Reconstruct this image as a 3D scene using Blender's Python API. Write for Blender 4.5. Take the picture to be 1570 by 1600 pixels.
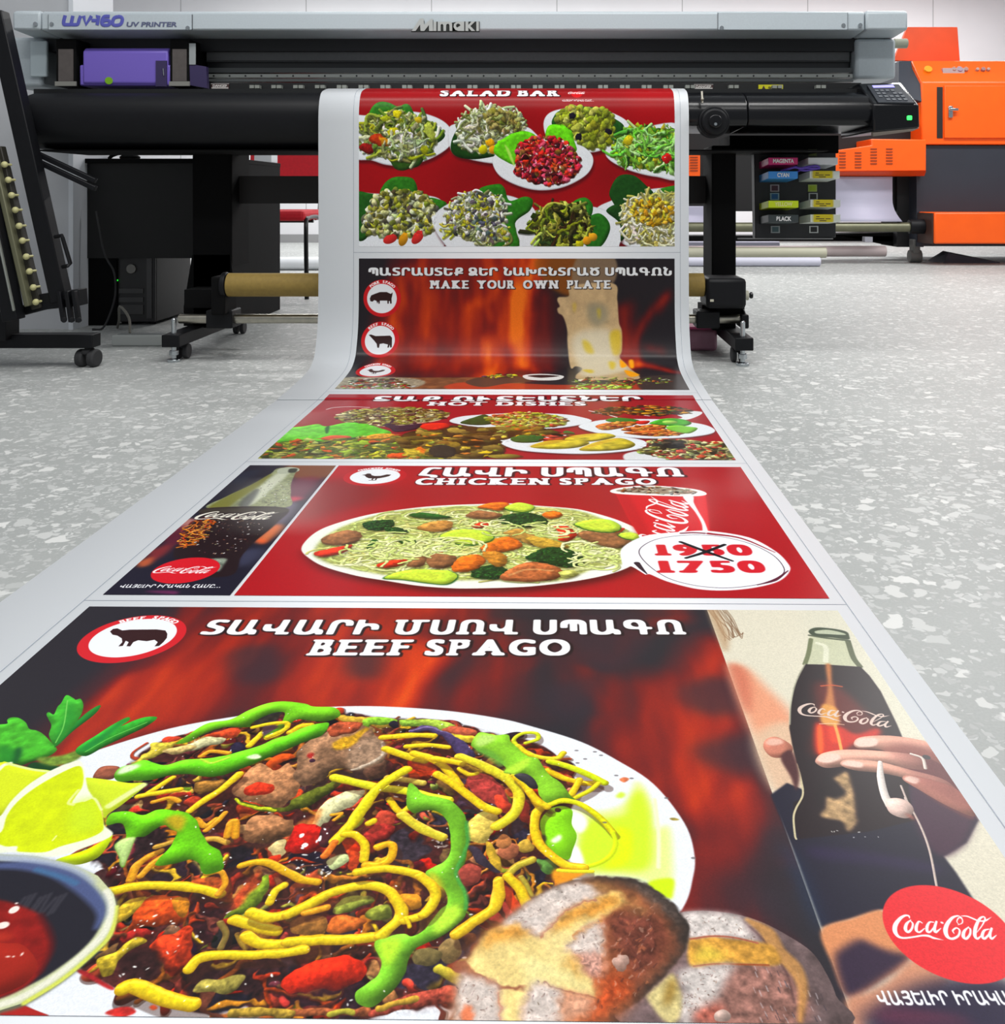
import bpy, bmesh, math, random
import numpy as np
from mathutils import Vector, Matrix

S = bpy.context.scene
for o in list(bpy.data.objects):
    bpy.data.objects.remove(o)
COL = S.collection

# ------------------------------------------------------------------ camera
cam = bpy.data.cameras.new('camera')
cam_o = bpy.data.objects.new('camera', cam); COL.objects.link(cam_o)
cam_o.location = (0, 0, .58); cam_o.rotation_euler = (math.pi / 2, 0, 0)
cam.sensor_fit = 'HORIZONTAL'; cam.sensor_width = 36.0
cam.lens = 36.0 * 1450 / 1570
cam.shift_x = -85 / 1570; cam.shift_y = -495 / 1570
cam.clip_start = .02; cam.clip_end = 60
S.camera = cam_o

# ------------------------------------------------------------------ light
S.view_settings.view_transform = 'Standard'; S.view_settings.look = 'None'
S.view_settings.gamma = 1.0; S.view_settings.use_curve_mapping = False
S.view_settings.exposure = 0.0
w = bpy.data.worlds.new('room_air'); S.world = w; w.use_nodes = True
w.node_tree.nodes['Background'].inputs[0].default_value = (.92, .96, 1.0, 1)
w.node_tree.nodes['Background'].inputs[1].default_value = .34

def lamp(name, loc, size, power, col=(1, .99, .97), rot=(0, 0, 0)):
    l = bpy.data.lights.new(name, 'AREA'); l.shape = 'RECTANGLE'; l.size, l.size_y = size; l.energy = power; l.color = col
    o = bpy.data.objects.new(name, l); COL.objects.link(o); o.location = loc; o.rotation_euler = rot
    return o

lamp('overhead_light', (.0, .6, 3.1), (3.2, .30), 40)
lamp('overhead_light', (.0, 2.0, 3.1), (3.4, .30), 74)
lamp('overhead_light', (3.4, 3.8, 3.1), (2.4, .30), 62)
lamp('overhead_light', (3.2, 6.4, 3.1), (2.6, .30), 95)
lamp('overhead_light', (-1.4, 7.2, 3.1), (2.6, .30), 80)
lamp('overhead_light', (.6, 9.9, 3.2), (9.0, .30), 265)  # wide strip added only to brighten the back wall, no fitting seen there
# ------------------------------------------------------------------ helpers
PI = math.pi
_mats = {}

def mat(name, col, rough=.5, metal=0.0, spec=.5, coat=0.0, noise=None, bump=None, emit=None, noise_col=None):
    """procedural material; col in 0..255 sRGB"""
    if name in _mats:
        return _mats[name]
    m = bpy.data.materials.new(name); m.use_nodes = True; nt = m.node_tree; b = nt.nodes['Principled BSDF']
    lin = [((c / 255) / 12.92 if c / 255 <= .04045 else ((c / 255 + .055) / 1.055) ** 2.4) for c in col]
    b.inputs['Base Color'].default_value = (*lin, 1); b.inputs['Roughness'].default_value = rough; b.inputs['Metallic'].default_value = metal
    b.inputs['Specular IOR Level'].default_value = spec; b.inputs['Coat Weight'].default_value = coat; b.inputs['Coat Roughness'].default_value = .15
    if noise:
        tc = nt.nodes.new('ShaderNodeTexCoord'); n = nt.nodes.new('ShaderNodeTexNoise'); n.inputs['Scale'].default_value = noise[0]; n.inputs['Detail'].default_value = 4
        r = nt.nodes.new('ShaderNodeValToRGB'); a = noise[1]
        c2 = lin if noise_col is None else [(c / 255) ** 2.2 for c in noise_col]
        r.color_ramp.elements[0].color = (*[c * (1 - a) for c in lin], 1); r.color_ramp.elements[1].color = (*[min(1, c * (1 + a)) for c in c2], 1)
        r.color_ramp.elements[0].position = .3; r.color_ramp.elements[1].position = .7
        nt.links.new(tc.outputs['Object'], n.inputs['Vector']); nt.links.new(n.outputs['Fac'], r.inputs[0]); nt.links.new(r.outputs[0], b.inputs['Base Color'])
        if bump:
            bp = nt.nodes.new('ShaderNodeBump'); bp.inputs['Strength'].default_value = bump; bp.inputs['Distance'].default_value = .002
            nt.links.new(n.outputs['Fac'], bp.inputs['Height']); nt.links.new(bp.outputs[0], b.inputs['Normal'])
    if emit:
        b.inputs['Emission Color'].default_value = (*lin, 1); b.inputs['Emission Strength'].default_value = emit
    _mats[name] = m
    return m

def at(x, y, Y):
    """point seen at photo position (x, y) at distance Y"""
    return Vector(((x - 870) * Y / 1450, Y, .58 + (305 - y) * Y / 1450))

def floor_at(x, y):
    Y = 1450 * .58 / (y - 305)
    return Vector(((x - 870) * Y / 1450, Y, 0))

class MB:
    """collects shapes into one mesh object"""
    def __init__(s):
        s.bm = bmesh.new()
    def box(s, c, d, rot=None, bev=0):
        r = bmesh.ops.create_cube(s.bm, size=1.0); vs = r['verts']
        M = Matrix.Translation(Vector(c)) @ ((rot.to_4x4() if rot else Matrix.Identity(4))) @ Matrix.Diagonal((*d, 1))
        bmesh.ops.transform(s.bm, matrix=M, verts=vs)
        if bev:
            es = list({e for v in vs for e in v.link_edges})
            bmesh.ops.bevel(s.bm, geom=es, offset=bev, segments=2, affect='EDGES', profile=.5)
        return s
    def span(s, x0, x1, y0, y1, z0, z1, bev=0):
        return s.box(((x0 + x1) / 2, (y0 + y1) / 2, (z0 + z1) / 2), (abs(x1 - x0), abs(y1 - y0), abs(z1 - z0)), None, bev)
    def cyl(s, a, b, r, n=20, r2=None, caps=True):
        a, b = Vector(a), Vector(b); d = b - a
        q = bmesh.ops.create_cone(s.bm, cap_ends=caps, cap_tris=False, segments=n, radius1=r, radius2=r if r2 is None else r2, depth=d.length)
        M = Matrix.Translation((a + b) / 2) @ Vector((0, 0, 1)).rotation_difference(d).to_matrix().to_4x4()
        bmesh.ops.transform(s.bm, matrix=M, verts=q['verts'])
        return s
    def ball(s, c, r, sc=(1, 1, 1), n=16):
        q = bmesh.ops.create_uvsphere(s.bm, u_segments=n, v_segments=n // 2 + 2, radius=r)
        bmesh.ops.transform(s.bm, matrix=Matrix.Translation(Vector(c)) @ Matrix.Diagonal((*sc, 1)), verts=q['verts'])
        return s
    def bar(s, a, b, wx, wz, up=(0, 0, 1), bev=0):
        """rectangular bar from a to b: wz thick along 'up', wx across"""
        a, b = Vector(a), Vector(b); d = (b - a).normalized(); sd = d.cross(Vector(up)).normalized(); u = sd.cross(d)
        R = Matrix((sd, d, u)).transposed()
        return s.box((a + b) / 2, (wx, (b - a).length, wz), R, bev)
    def tube(s, pts, r, n=10, smooth=5):
        P = [Vector(p) for p in catmull([tuple(p) for p in pts], smooth)] if smooth and len(pts) > 2 else [Vector(p) for p in pts]
        rings = []; prev = None
        for i, p in enumerate(P):
            t = (P[min(i + 1, len(P) - 1)] - P[max(i - 1, 0)]).normalized()
            u = t.orthogonal().normalized() if prev is None else (prev - t * prev.dot(t)).normalized()
            prev = u; v = t.cross(u)
            rings.append([s.bm.verts.new(p + (u * math.cos(2 * PI * k / n) + v * math.sin(2 * PI * k / n)) * r) for k in range(n)])
        for A, B in zip(rings, rings[1:]):
            for k in range(n):
                s.bm.faces.new((A[k], A[(k + 1) % n], B[(k + 1) % n], B[k]))
        s.bm.faces.new(rings[0][::-1]); s.bm.faces.new(rings[-1])
        return s
    def prism(s, prof, x0, x1):
        """closed (y, z) outline extruded along x"""
        A = [s.bm.verts.new((x0, y, z)) for y, z in prof]; B = [s.bm.verts.new((x1, y, z)) for y, z in prof]; n = len(prof)
        s.bm.faces.new(A); s.bm.faces.new(B[::-1])
        for k in range(n):
            s.bm.faces.new((A[k], B[k], B[(k + 1) % n], A[(k + 1) % n]))
        return s
    def slab(s, pts, off):
        """outline of 3-D points thickened by the vector off"""
        A = [s.bm.verts.new(p) for p in pts]; B = [s.bm.verts.new(Vector(p) + Vector(off)) for p in pts]; n = len(pts)
        s.bm.faces.new(A); s.bm.faces.new(B[::-1])
        for k in range(n):
            s.bm.faces.new((A[k], B[k], B[(k + 1) % n], A[(k + 1) % n]))
        return s
    def build(s, name, m, parent=None, bevel=0, smooth=False, sub=0):
        bmesh.ops.recalc_face_normals(s.bm, faces=s.bm.faces)
        me = bpy.data.meshes.new(name); s.bm.to_mesh(me); s.bm.free()
        o = bpy.data.objects.new(name, me); COL.objects.link(o); me.materials.append(m)
        if parent is not None:
            o.parent = parent; o.matrix_parent_inverse = pinv(parent)
        if smooth:
            for p in me.polygons:
                p.use_smooth = True
        if bevel:
            b = o.modifiers.new('edge', 'BEVEL'); b.width = bevel; b.segments = 2; b.limit_method = 'ANGLE'; b.angle_limit = .6
            for p in me.polygons:
                p.use_smooth = True
            me.set_sharp_from_angle(angle=.7) if hasattr(me, 'set_sharp_from_angle') else None
        elif smooth and hasattr(me, 'set_sharp_from_angle'):
            me.set_sharp_from_angle(angle=.8)
        return o

def pinv(p):
    return Matrix.Translation(-Vector(p.location)) if p.type == 'EMPTY' else Matrix.Identity(4)

def tag(o, label, cat, group=None):
    o['label'] = label; o['category'] = cat
    if group:
        o['group'] = group
    return o

def thing(name, loc, label, cat, group=None):
    o = bpy.data.objects.new(name, None); COL.objects.link(o); o.location = loc; o.empty_display_size = .1
    return tag(o, label, cat, group)

def struct(o):
    o['kind'] = 'structure'
    return o

def lab(o, t):
    o['label'] = t
    return o

def text_mesh(name, s, m, parent, loc, height, depth=.001, width=None, shear=0.0, offset=0.0, rot=(PI / 2, 0, 0), align='CENTER'):
    """raised lettering standing in the x-z plane, cap height and overall width in metres"""
    cu = bpy.data.curves.new(name, 'FONT'); cu.body = s; cu.size = height / .729; cu.extrude = depth / 2; cu.shear = shear; cu.offset = offset * height; cu.align_x = align
    t = bpy.data.objects.new(name + '_curve', cu); COL.objects.link(t)
    me = bpy.data.meshes.new_from_object(t.evaluated_get(bpy.context.evaluated_depsgraph_get()))
    bpy.data.objects.remove(t); bpy.data.curves.remove(cu)
    if width:
        xs = [v.co.x for v in me.vertices]; k = width / (max(xs) - min(xs))
        for v in me.vertices:
            v.co.x *= k
    me.transform(Matrix.Translation(Vector(loc)) @ Matrix.Rotation(rot[2], 4, 'Z') @ Matrix.Rotation(rot[0], 4, 'X'))
    me.materials.clear(); me.materials.append(m)
    o = bpy.data.objects.new(name, me); COL.objects.link(o)
    if parent is not None:
        o.parent = parent; o.matrix_parent_inverse = pinv(parent)
    return o
# ------------------------------------------------------------------ materials shared by many things
BLACK = mat('black_paint', (13, 14, 18), .5, spec=.25, noise=(60, .12))
BLACKM = mat('black_matt', (8, 8, 9), .8, spec=.15)
BLACKG = mat('black_plastic_gloss', (10, 11, 15), .25, spec=.3, coat=.12)
GREY = mat('light_grey_shell', (186, 196, 202), .42, noise=(180, .03))
STEEL = mat('brushed_steel', (176, 172, 160), .3, 1.0, noise=(40, .12))
CHROME = mat('bright_screw', (190, 196, 200), .22, 1.0)
RUBBER = mat('grey_rubber', (52, 52, 54), .8)
ORANGE = mat('orange_enamel', (255, 96, 10), .36, noise=(8, .04))
WHITEP = mat('white_plastic', (226, 230, 234), .5)

# ------------------------------------------------------------------ the room
def floor_material():
    m = bpy.data.materials.new('terrazzo'); m.use_nodes = True; nt = m.node_tree; N = nt.nodes; L = nt.links
    b = N['Principled BSDF']; tc = N.new('ShaderNodeTexCoord')
    def mathn(op, a, b_=None):
        n = N.new('ShaderNodeMath'); n.operation = op
        for i, v in enumerate((a, b_)):
            if v is None:
                continue
            if isinstance(v, (int, float)):
                n.inputs[i].default_value = v
            else:
                L.new(v, n.inputs[i])
        return n.outputs[0]
    wob = N.new('ShaderNodeTexNoise'); wob.inputs['Scale'].default_value = 45; L.new(tc.outputs['Object'], wob.inputs['Vector'])
    mx = N.new('ShaderNodeMixRGB'); mx.blend_type = 'LINEAR_LIGHT'; mx.inputs[0].default_value = .012
    L.new(tc.outputs['Object'], mx.inputs[1]); L.new(wob.outputs['Color'], mx.inputs[2])
    def chips(scale, keep, size):
        v = N.new('ShaderNodeTexVoronoi'); v.inputs['Scale'].default_value = scale; v.inputs['Randomness'].default_value = .95; L.new(mx.outputs[0], v.inputs['Vector'])
        e = N.new('ShaderNodeTexVoronoi'); e.feature = 'DISTANCE_TO_EDGE'; e.inputs['Scale'].default_value = scale; e.inputs['Randomness'].default_value = .95; L.new(mx.outputs[0], e.inputs['Vector'])
        sep = N.new('ShaderNodeSeparateColor'); L.new(v.outputs['Color'], sep.inputs[0])
        k = mathn('GREATER_THAN', sep.outputs[0], keep)
        r = N.new('ShaderNodeValToRGB'); r.color_ramp.elements[0].position = size; r.color_ramp.elements[1].position = size + .05; L.new(e.outputs['Distance'], r.inputs[0])
        return mathn('MULTIPLY', k, r.outputs[0]), sep.outputs[1]
    c1, t1 = chips(30, .62, .12); c2, t2 = chips(66, .60, .10); c3, t3 = chips(130, .72, .12)
    big = N.new('ShaderNodeTexNoise'); big.inputs['Scale'].default_value = .9; big.inputs['Detail'].default_value = 5; L.new(tc.outputs['Object'], big.inputs['Vector'])
    fine = N.new('ShaderNodeTexNoise'); fine.inputs['Scale'].default_value = 260; L.new(tc.outputs['Object'], fine.inputs['Vector'])
    base = N.new('ShaderNodeValToRGB'); base.color_ramp.elements[0].color = (.30, .315, .31, 1); base.color_ramp.elements[1].color = (.43, .445, .435, 1)
    base.color_ramp.elements[0].position = .3; base.color_ramp.elements[1].position = .7
    L.new(mathn('ADD', mathn('MULTIPLY', big.outputs['Fac'], .75), mathn('MULTIPLY', fine.outputs['Fac'], .25)), base.inputs[0])
    def layer(prev, c, tone, lo, hi):
        ch = N.new('ShaderNodeValToRGB'); ch.color_ramp.elements[0].color = (*lo, 1); ch.color_ramp.elements[1].color = (*hi, 1); L.new(tone, ch.inputs[0])
        x = N.new('ShaderNodeMixRGB'); L.new(c, x.inputs[0]); L.new(prev, x.inputs[1]); L.new(ch.outputs[0], x.inputs[2]); return x.outputs[0]
    o = layer(base.outputs[0], c3, t3, (.38, .39, .385), (.52, .53, .525)); o = layer(o, c2, t2, (.42, .43, .425), (.58, .59, .58)); o = layer(o, c1, t1, (.42, .435, .43), (.66, .665, .65))
    L.new(o, b.inputs['Base Color']); b.inputs['Roughness'].default_value = .5; b.inputs['Specular IOR Level'].default_value = .22
    return m

f = MB(); f.span(-6.5, 7.5, -2.0, 11.5, -.12, 0); struct(f.build('floor', floor_material()))

def wall_material(name, c, joint=1.2):
    m = bpy.data.materials.new(name); m.use_nodes = True; nt = m.node_tree; N = nt.nodes; L = nt.links; b = N['Principled BSDF']
    tc = N.new('ShaderNodeTexCoord'); sep = N.new('ShaderNodeSeparateXYZ'); L.new(tc.outputs['Object'], sep.inputs[0])
    a = N.new('ShaderNodeMath'); a.operation = 'PINGPONG'; a.inputs[1].default_value = joint / 2; L.new(sep.outputs[0], a.inputs[0])
    g = N.new('ShaderNodeMath'); g.operation = 'LESS_THAN'; g.inputs[1].default_value = .006; L.new(a.outputs[0], g.inputs[0])
    n = N.new('ShaderNodeTexNoise'); n.inputs['Scale'].default_value = 3; L.new(tc.outputs['Object'], n.inputs['Vector'])
    r = N.new('ShaderNodeValToRGB'); r.color_ramp.elements[0].color = (*[v * .93 for v in c], 1); r.color_ramp.elements[1].color = (*c, 1); L.new(n.outputs['Fac'], r.inputs[0])
    x = N.new('ShaderNodeMixRGB'); x.inputs[2].default_value = (*[v * .55 for v in c], 1); L.new(g.outputs[0], x.inputs[0]); L.new(r.outputs[0], x.inputs[1]); L.new(x.outputs[0], b.inputs['Base Color'])
    b.inputs['Roughness'].default_value = .7
    return m

WALL = wall_material('white_panelled_wall', (.80, .80, .83), 1.54)
b = MB(); b.span(-6.5, 7.5, 11.4, 11.6, 0, 3.6); struct(b.build('wall_back', WALL))
b = MB(); b.span(-6.6, -6.5, -2, 11.5, 0, 3.6); struct(b.build('wall_left', WALL))
b = MB(); b.span(7.5, 7.6, -2, 11.5, 0, 3.6); struct(b.build('wall_right', WALL))
b = MB(); b.span(-6.5, 7.5, 11.36, 11.4, 0, .10); struct(b.build('baseboard_back', mat('skirting', (150, 150, 152), .5)))
PILLAR = mat('plastered_pillar', (196, 198, 202), .75, noise=(4, .05))
b = MB(); b.span(-3.6, -2.105, 4.02, 4.34, 0, 3.6); b.build('pillar_plaster', PILLAR); struct(COL.objects['pillar_plaster']).name = 'wall_pier'
b = MB(); b.span(-2.105, -2.085, 4.0, 4.36, 0, 3.6); struct(b.build('pier_side_1', mat('pier_side_lit', (222, 226, 232), .5)))  # pier's lit side face, its light put in as a paler colour
# ---------------------------------------------------------------------------
# PRINT ARTWORK: a small scan-line painter (numpy) that inks each printed panel
# of the banner into an image.  Traced outlines are turned into positions on the
# vinyl (metres across / along the sheet) by banner_at() before anything is inked.
# ---------------------------------------------------------------------------
FPX, PX, PY, CAMZ = 1450.0, 870.0, 305.0, 0.58
# side profile of the sheet: (distance from camera, height), from the print head to the floor
PROFILE_KEYS = [(3.36, .951), (3.29, .954), (3.245, .9525), (3.198, .947), (3.155, .938), (3.117, .9265), (3.095, .908), (3.083, .885), (3.076, .855), (3.074, .80), (3.0755, .55),
                (3.075, .30), (3.068, .172), (3.043, .091), (3.003, .042), (2.904, .018), (2.635, .0045), (2.4, .0025), (.40, .0025)]

def catmull(P, n=8, closed=False):
    P = np.asarray(P, float)
    m = len(P)
    if m < 3 and not closed:
        t = np.linspace(0, 1, n + 1)[:, None]
        return P[0] * (1 - t) + P[-1] * t
    if closed:
        Q = np.vstack([P[-1:], P, P[:2]])
    else:
        Q = np.vstack([2 * P[0] - P[1], P, 2 * P[-1] - P[-2]])
    t = np.linspace(0, 1, n, endpoint=False)[:, None]
    out = []
    for i in range(1, len(Q) - 2):
        p0, p1, p2, p3 = Q[i - 1], Q[i], Q[i + 1], Q[i + 2]
        out.append(.5 * (2 * p1 + (p2 - p0) * t + (2 * p0 - 5 * p1 + 4 * p2 - p3) * t * t + (3 * p1 - p0 - 3 * p2 + p3) * t ** 3))
    if not closed:
        out.append(P[-1:])
    return np.vstack(out)

PROF = catmull(PROFILE_KEYS, 24)
_d = np.hypot(np.diff(PROF[:, 0]), np.diff(PROF[:, 1]))
PROF_S = np.concatenate([[0], np.cumsum(_d)])                 # arc length along the sheet
PROF_Y = PY + FPX * (CAMZ - PROF[:, 1]) / PROF[:, 0]
_k0 = int(np.argmin(PROF_Y[:120])); _mono = np.maximum.accumulate(PROF_Y[_k0:])

def skew(s):                                                  # the far roll sits a touch askew to the floor run
    return np.interp(s, [0, .80, 1.25, 99], [0, 0, .0124, .0124])

def banner_at(x, y):
    """traced point -> (metres across, metres along) on the sheet"""
    x = np.asarray(x, float); y = np.asarray(y, float)
    s = np.interp(y, _mono, PROF_S[_k0:])
    d = np.interp(s, PROF_S, PROF[:, 0])
    X = (x - PX) * d / FPX
    return X, s - skew(s) * (X + .13)

def view(ox, oy, k):
    def f(*c):
        c = np.asarray(c, float).reshape(-1, 2)
        return np.stack([ox + c[:, 0] / k, oy + c[:, 1] / k], 1)
    return f

ph = view(0, 0, 1)
RNG = np.random.default_rng(7)

def fbm(h, w, scale, octv=3, seed=0, aspect=1.0):
    r = np.random.default_rng(seed)
    out = np.zeros((h, w), np.float32); amp = 1.0; tot = 0
    for o in range(octv):
        sy, sx = max(scale * aspect, 1.5), max(scale, 1.5)
        gh, gw = int(h / sy) + 3, int(w / sx) + 3
        g = r.random((gh, gw), dtype=np.float32)
        yy = np.arange(h) / sy; xx = np.arange(w) / sx
        yi = yy.astype(int); xi = xx.astype(int)
        fy = (yy - yi); fx = (xx - xi)
        fy = (fy * fy * (3 - 2 * fy)).astype(np.float32)[:, None]; fx = (fx * fx * (3 - 2 * fx)).astype(np.float32)[None]
        row0 = g[yi][:, xi] * (1 - fx) + g[yi][:, xi + 1] * fx
        row1 = g[yi + 1][:, xi] * (1 - fx) + g[yi + 1][:, xi + 1] * fx
        out += amp * (row0 * (1 - fy) + row1 * fy); tot += amp
        amp *= .5; scale *= .5
    return out / tot

def blur(a, r):
    r = int(round(r))
    if r < 1:
        return a
    for _ in range(2):
        for ax in (0, 1):
            n = a.shape[ax]
            pad = [(0, 0)] * a.ndim; pad[ax] = (r + 1, r)
            c = np.cumsum(np.pad(a, pad, mode='edge'), axis=ax, dtype=np.float64)
            hi = [slice(None)] * a.ndim; lo = list(hi)
            hi[ax] = slice(2 * r + 1, 2 * r + 1 + n); lo[ax] = slice(0, n)
            a = ((c[tuple(hi)] - c[tuple(lo)]) / (2 * r + 1)).astype(np.float32)
    return a

def edge_mask(A, B, x0, y0, w, h, ss=3):
    ys = (y0 + (np.arange(h * ss) + .5) / ss)[:, None]
    ay, by = A[None, :, 1], B[None, :, 1]
    up = (ay <= ys) & (by > ys); dn = (by <= ys) & (ay > ys)
    r, e = np.nonzero(up | dn)
    t = (ys[r, 0] - A[e, 1]) / (B[e, 1] - A[e, 1])
    x = np.clip(A[e, 0] + t * (B[e, 0] - A[e, 0]) - x0, 0, w)
    sg = np.where(up[r, e], 1.0, -1.0)
    i = np.floor(x).astype(int); f = x - i
    acc = np.zeros((h * ss, w + 2))
    np.add.at(acc, (r, i), sg * (1 - f)); np.add.at(acc, (r, i + 1), sg * f)
    cov = np.clip(np.abs(np.cumsum(acc, 1))[:, :w], 0, 1)
    return cov.reshape(h, ss, w).mean(1).astype(np.float32)

def rgb(c):
    return np.asarray(c, np.float32) / 255.0

class Pic:
    """one printed panel: W x H pixels between X0..X1 across and S0..S1 along the sheet"""
    def __init__(self, X0, X1, S0, S1, W):
        self.X0, self.X1, self.S0, self.S1 = X0, X1, S0, S1
        self.W = W; self.ppm = W / (X1 - X0)
        self.H = int(round((S1 - S0) * self.ppm))
        self.a = np.ones((self.H, W, 3), np.float32)

    def px(self, P):
        P = np.asarray(P, float)
        X, s = banner_at(P[:, 0], P[:, 1])
        return np.stack([(X - self.X0) * self.ppm, (s - self.S0) * self.ppm], 1)

    def scale(self, p):                       # panel pixels per traced pixel (across) at p
        s = np.interp(p[1], _mono, PROF_S[_k0:])
        return np.interp(s, PROF_S, PROF[:, 0]) / FPX * self.ppm

    def win(self, x0, y0, x1, y1):
        x0 = max(int(np.floor(x0)), 0); y0 = max(int(np.floor(y0)), 0)
        x1 = min(int(np.ceil(x1)) + 1, self.W); y1 = min(int(np.ceil(y1)) + 1, self.H)
        return x0, y0, x1, y1

    def comp(self, x0, y0, m, col):
        h, w = m.shape
        d = self.a[y0:y0 + h, x0:x0 + w]
        d += (col - d) * m[..., None]

    def mask(self, Q, soft=0, ss=3):
        x0, y0, x1, y1 = self.win(Q[:, 0].min() - 3 * soft - 1, Q[:, 1].min() - 3 * soft - 1, Q[:, 0].max() + 3 * soft + 1, Q[:, 1].max() + 3 * soft + 1)
        if x1 - x0 < 1 or y1 - y0 < 1:
            return None
        m = edge_mask(Q, np.roll(Q, -1, 0), x0, y0, x1 - x0, y1 - y0, ss)
        if soft:
            m = blur(m, soft)
        return x0, y0, m

    def shade(self, m, col, bulge, r, tex, tscale, seed, spec=0):
        h, w = m.shape
        c = np.broadcast_to(col, (h, w, 3)).astype(np.float32).copy()
        if bulge and min(h, w) > 2:
            g = blur(m, r)
            gy, gx = np.gradient(g)
            l = (gx * .5 + gy * .85) * r * 2.2
            c *= (1 + bulge * np.clip(l, -1, 1))[..., None]
            c *= (1 - .35 * bulge * (1 - np.clip((g - .5) * 2, 0, 1)))[..., None]
            if spec:
                c += (spec * np.clip(l - .35, 0, 1))[..., None]
        if tex:
            n = fbm(h, w, tscale, 3, seed) - .5
            c *= (1 + tex * 2 * n)[..., None]
        return np.clip(c, 0, 1)

    # -- traced filled shape (photo points)
    def poly(self, P, col, smooth=True, alpha=1.0, soft=0, bulge=0, r=8, tex=0, tscale=10, px=False, spec=0):
        Q = np.asarray(P, float) if px else self.px(P)
        if smooth:
            Q = catmull(Q, 6, True)
        k = self.mask(Q, soft)
        if k is None:
            return
        x0, y0, m = k
        self.comp(x0, y0, m * alpha, self.shade(m, rgb(col), bulge, r, tex, tscale, int(abs(Q[0, 0] * 7 + Q[0, 1])), spec))

    def ell(self, c, rx, ry, col, rot=0, alpha=1.0, soft=1.0, bulge=.35, px=True):
        """small ellipse in panel pixels with a rounded look"""
        R = max(rx, ry) + soft + 1
        x0, y0, x1, y1 = self.win(c[0] - R, c[1] - R, c[0] + R, c[1] + R)
        if x1 - x0 < 1 or y1 - y0 < 1:
            return
        yy, xx = np.mgrid[y0:y1, x0:x1].astype(np.float32)
        dx, dy = xx + .5 - c[0], yy + .5 - c[1]
        cs, sn = math.cos(rot), math.sin(rot)
        u, v = (dx * cs + dy * sn) / rx, (-dx * sn + dy * cs) / ry
        q = np.sqrt(u * u + v * v)
        m = np.clip((1 - q) * min(rx, ry) / max(soft, .5) + .5, 0, 1) * alpha
        l = -(dx * .5 + dy * .85) / max(rx, ry)
        col = rgb(col) * (1 + bulge * np.clip(l, -1, 1) - .25 * bulge * q)[..., None]
        self.comp(x0, y0, m, np.clip(col, 0, 1))

    def circle(self, p, rad_m, col, soft=1.0, alpha=1.0, ry=None, bulge=0):
        """disc of real radius (metres) about a traced centre"""
        c = self.px(np.array([p]))[0]
        self.ell(c, rad_m * self.ppm, (ry or rad_m) * self.ppm, col, bulge=bulge, soft=soft, alpha=alpha)

    # -- traced round strand
    def stroke(self, P, w, col, px=False, smooth=True, tube=.4, alpha=1.0, soft=.8, spec=0, tex=0, n=7, edge=None):
        Q = np.asarray(P, float) if px else self.px(P)
        k = 1.0 if px else self.scale(np.asarray(P, float)[len(P) // 2])
        w = np.asarray(w, float) * k * .5
        if smooth:
            t = np.linspace(0, 1, len(Q)); Qs = catmull(Q, n)
            ws = np.interp(np.linspace(0, 1, len(Qs)), t, np.broadcast_to(w, len(Q)))
        else:
            Qs = Q; ws = np.broadcast_to(w, len(Q))
        R = ws.max() + soft + 1
        x0, y0, x1, y1 = self.win(Qs[:, 0].min() - R, Qs[:, 1].min() - R, Qs[:, 0].max() + R, Qs[:, 1].max() + R)
        if x1 - x0 < 1 or y1 - y0 < 1:
            return
        D = np.full((y1 - y0, x1 - x0), 9.0, np.float32); L = np.zeros_like(D); S = np.ones_like(D)
        for i in range(len(Qs) - 1):
            a, b = Qs[i], Qs[i + 1]; r = max(ws[i], ws[i + 1]) + soft + 1
            u0, v0, u1, v1 = self.win(min(a[0], b[0]) - r, min(a[1], b[1]) - r, max(a[0], b[0]) + r, max(a[1], b[1]) + r)
            u0, v0, u1, v1 = max(u0, x0), max(v0, y0), min(u1, x1), min(v1, y1)
            if u1 <= u0 or v1 <= v0:
                continue
            yy, xx = np.mgrid[v0:v1, u0:u1].astype(np.float32)
            xx += .5; yy += .5
            dx, dy = b - a; l2 = dx * dx + dy * dy + 1e-9
            t = np.clip(((xx - a[0]) * dx + (yy - a[1]) * dy) / l2, 0, 1)
            ex, ey = xx - a[0] - t * dx, yy - a[1] - t * dy
            ww = ws[i] + (ws[i + 1] - ws[i]) * t + 1e-6
            q = np.sqrt(ex * ex + ey * ey) / ww
            sl = (slice(v0 - y0, v1 - y0), slice(u0 - x0, u1 - x0))
            nb = q < D[sl]
            D[sl] = np.where(nb, q, D[sl]); S[sl] = np.where(nb, ww, S[sl])
            L[sl] = np.where(nb, -(ex * .45 + ey * .9) / ww, L[sl])
        m = np.clip((1 - D) * S / soft + .5, 0, 1)
        c = np.broadcast_to(rgb(col), D.shape + (3,)).astype(np.float32).copy()
        if edge is not None:
            e = np.clip(D, 0, 1)[..., None] ** 2
            c = c * (1 - e) + rgb(edge) * e
        c *= (1 + tube * np.clip(L, -1, 1) - .3 * tube * np.clip(D, 0, 1) ** 2)[..., None]
        if tex:
            c *= (1 + tex * (2 * fbm(D.shape[0], D.shape[1], 6, 2, len(Qs)) - 1))[..., None]
        if spec:
            c += (spec * np.clip(1 - np.abs(L - .45) * 4, 0, 1))[..., None]
        self.comp(x0, y0, m * alpha, np.clip(c, 0, 1))

    def noise(self, amt, scale, seed=1):
        self.a *= (1 + amt * (2 * fbm(self.H, self.W, scale, 2, seed) - 1))[..., None]

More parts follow.
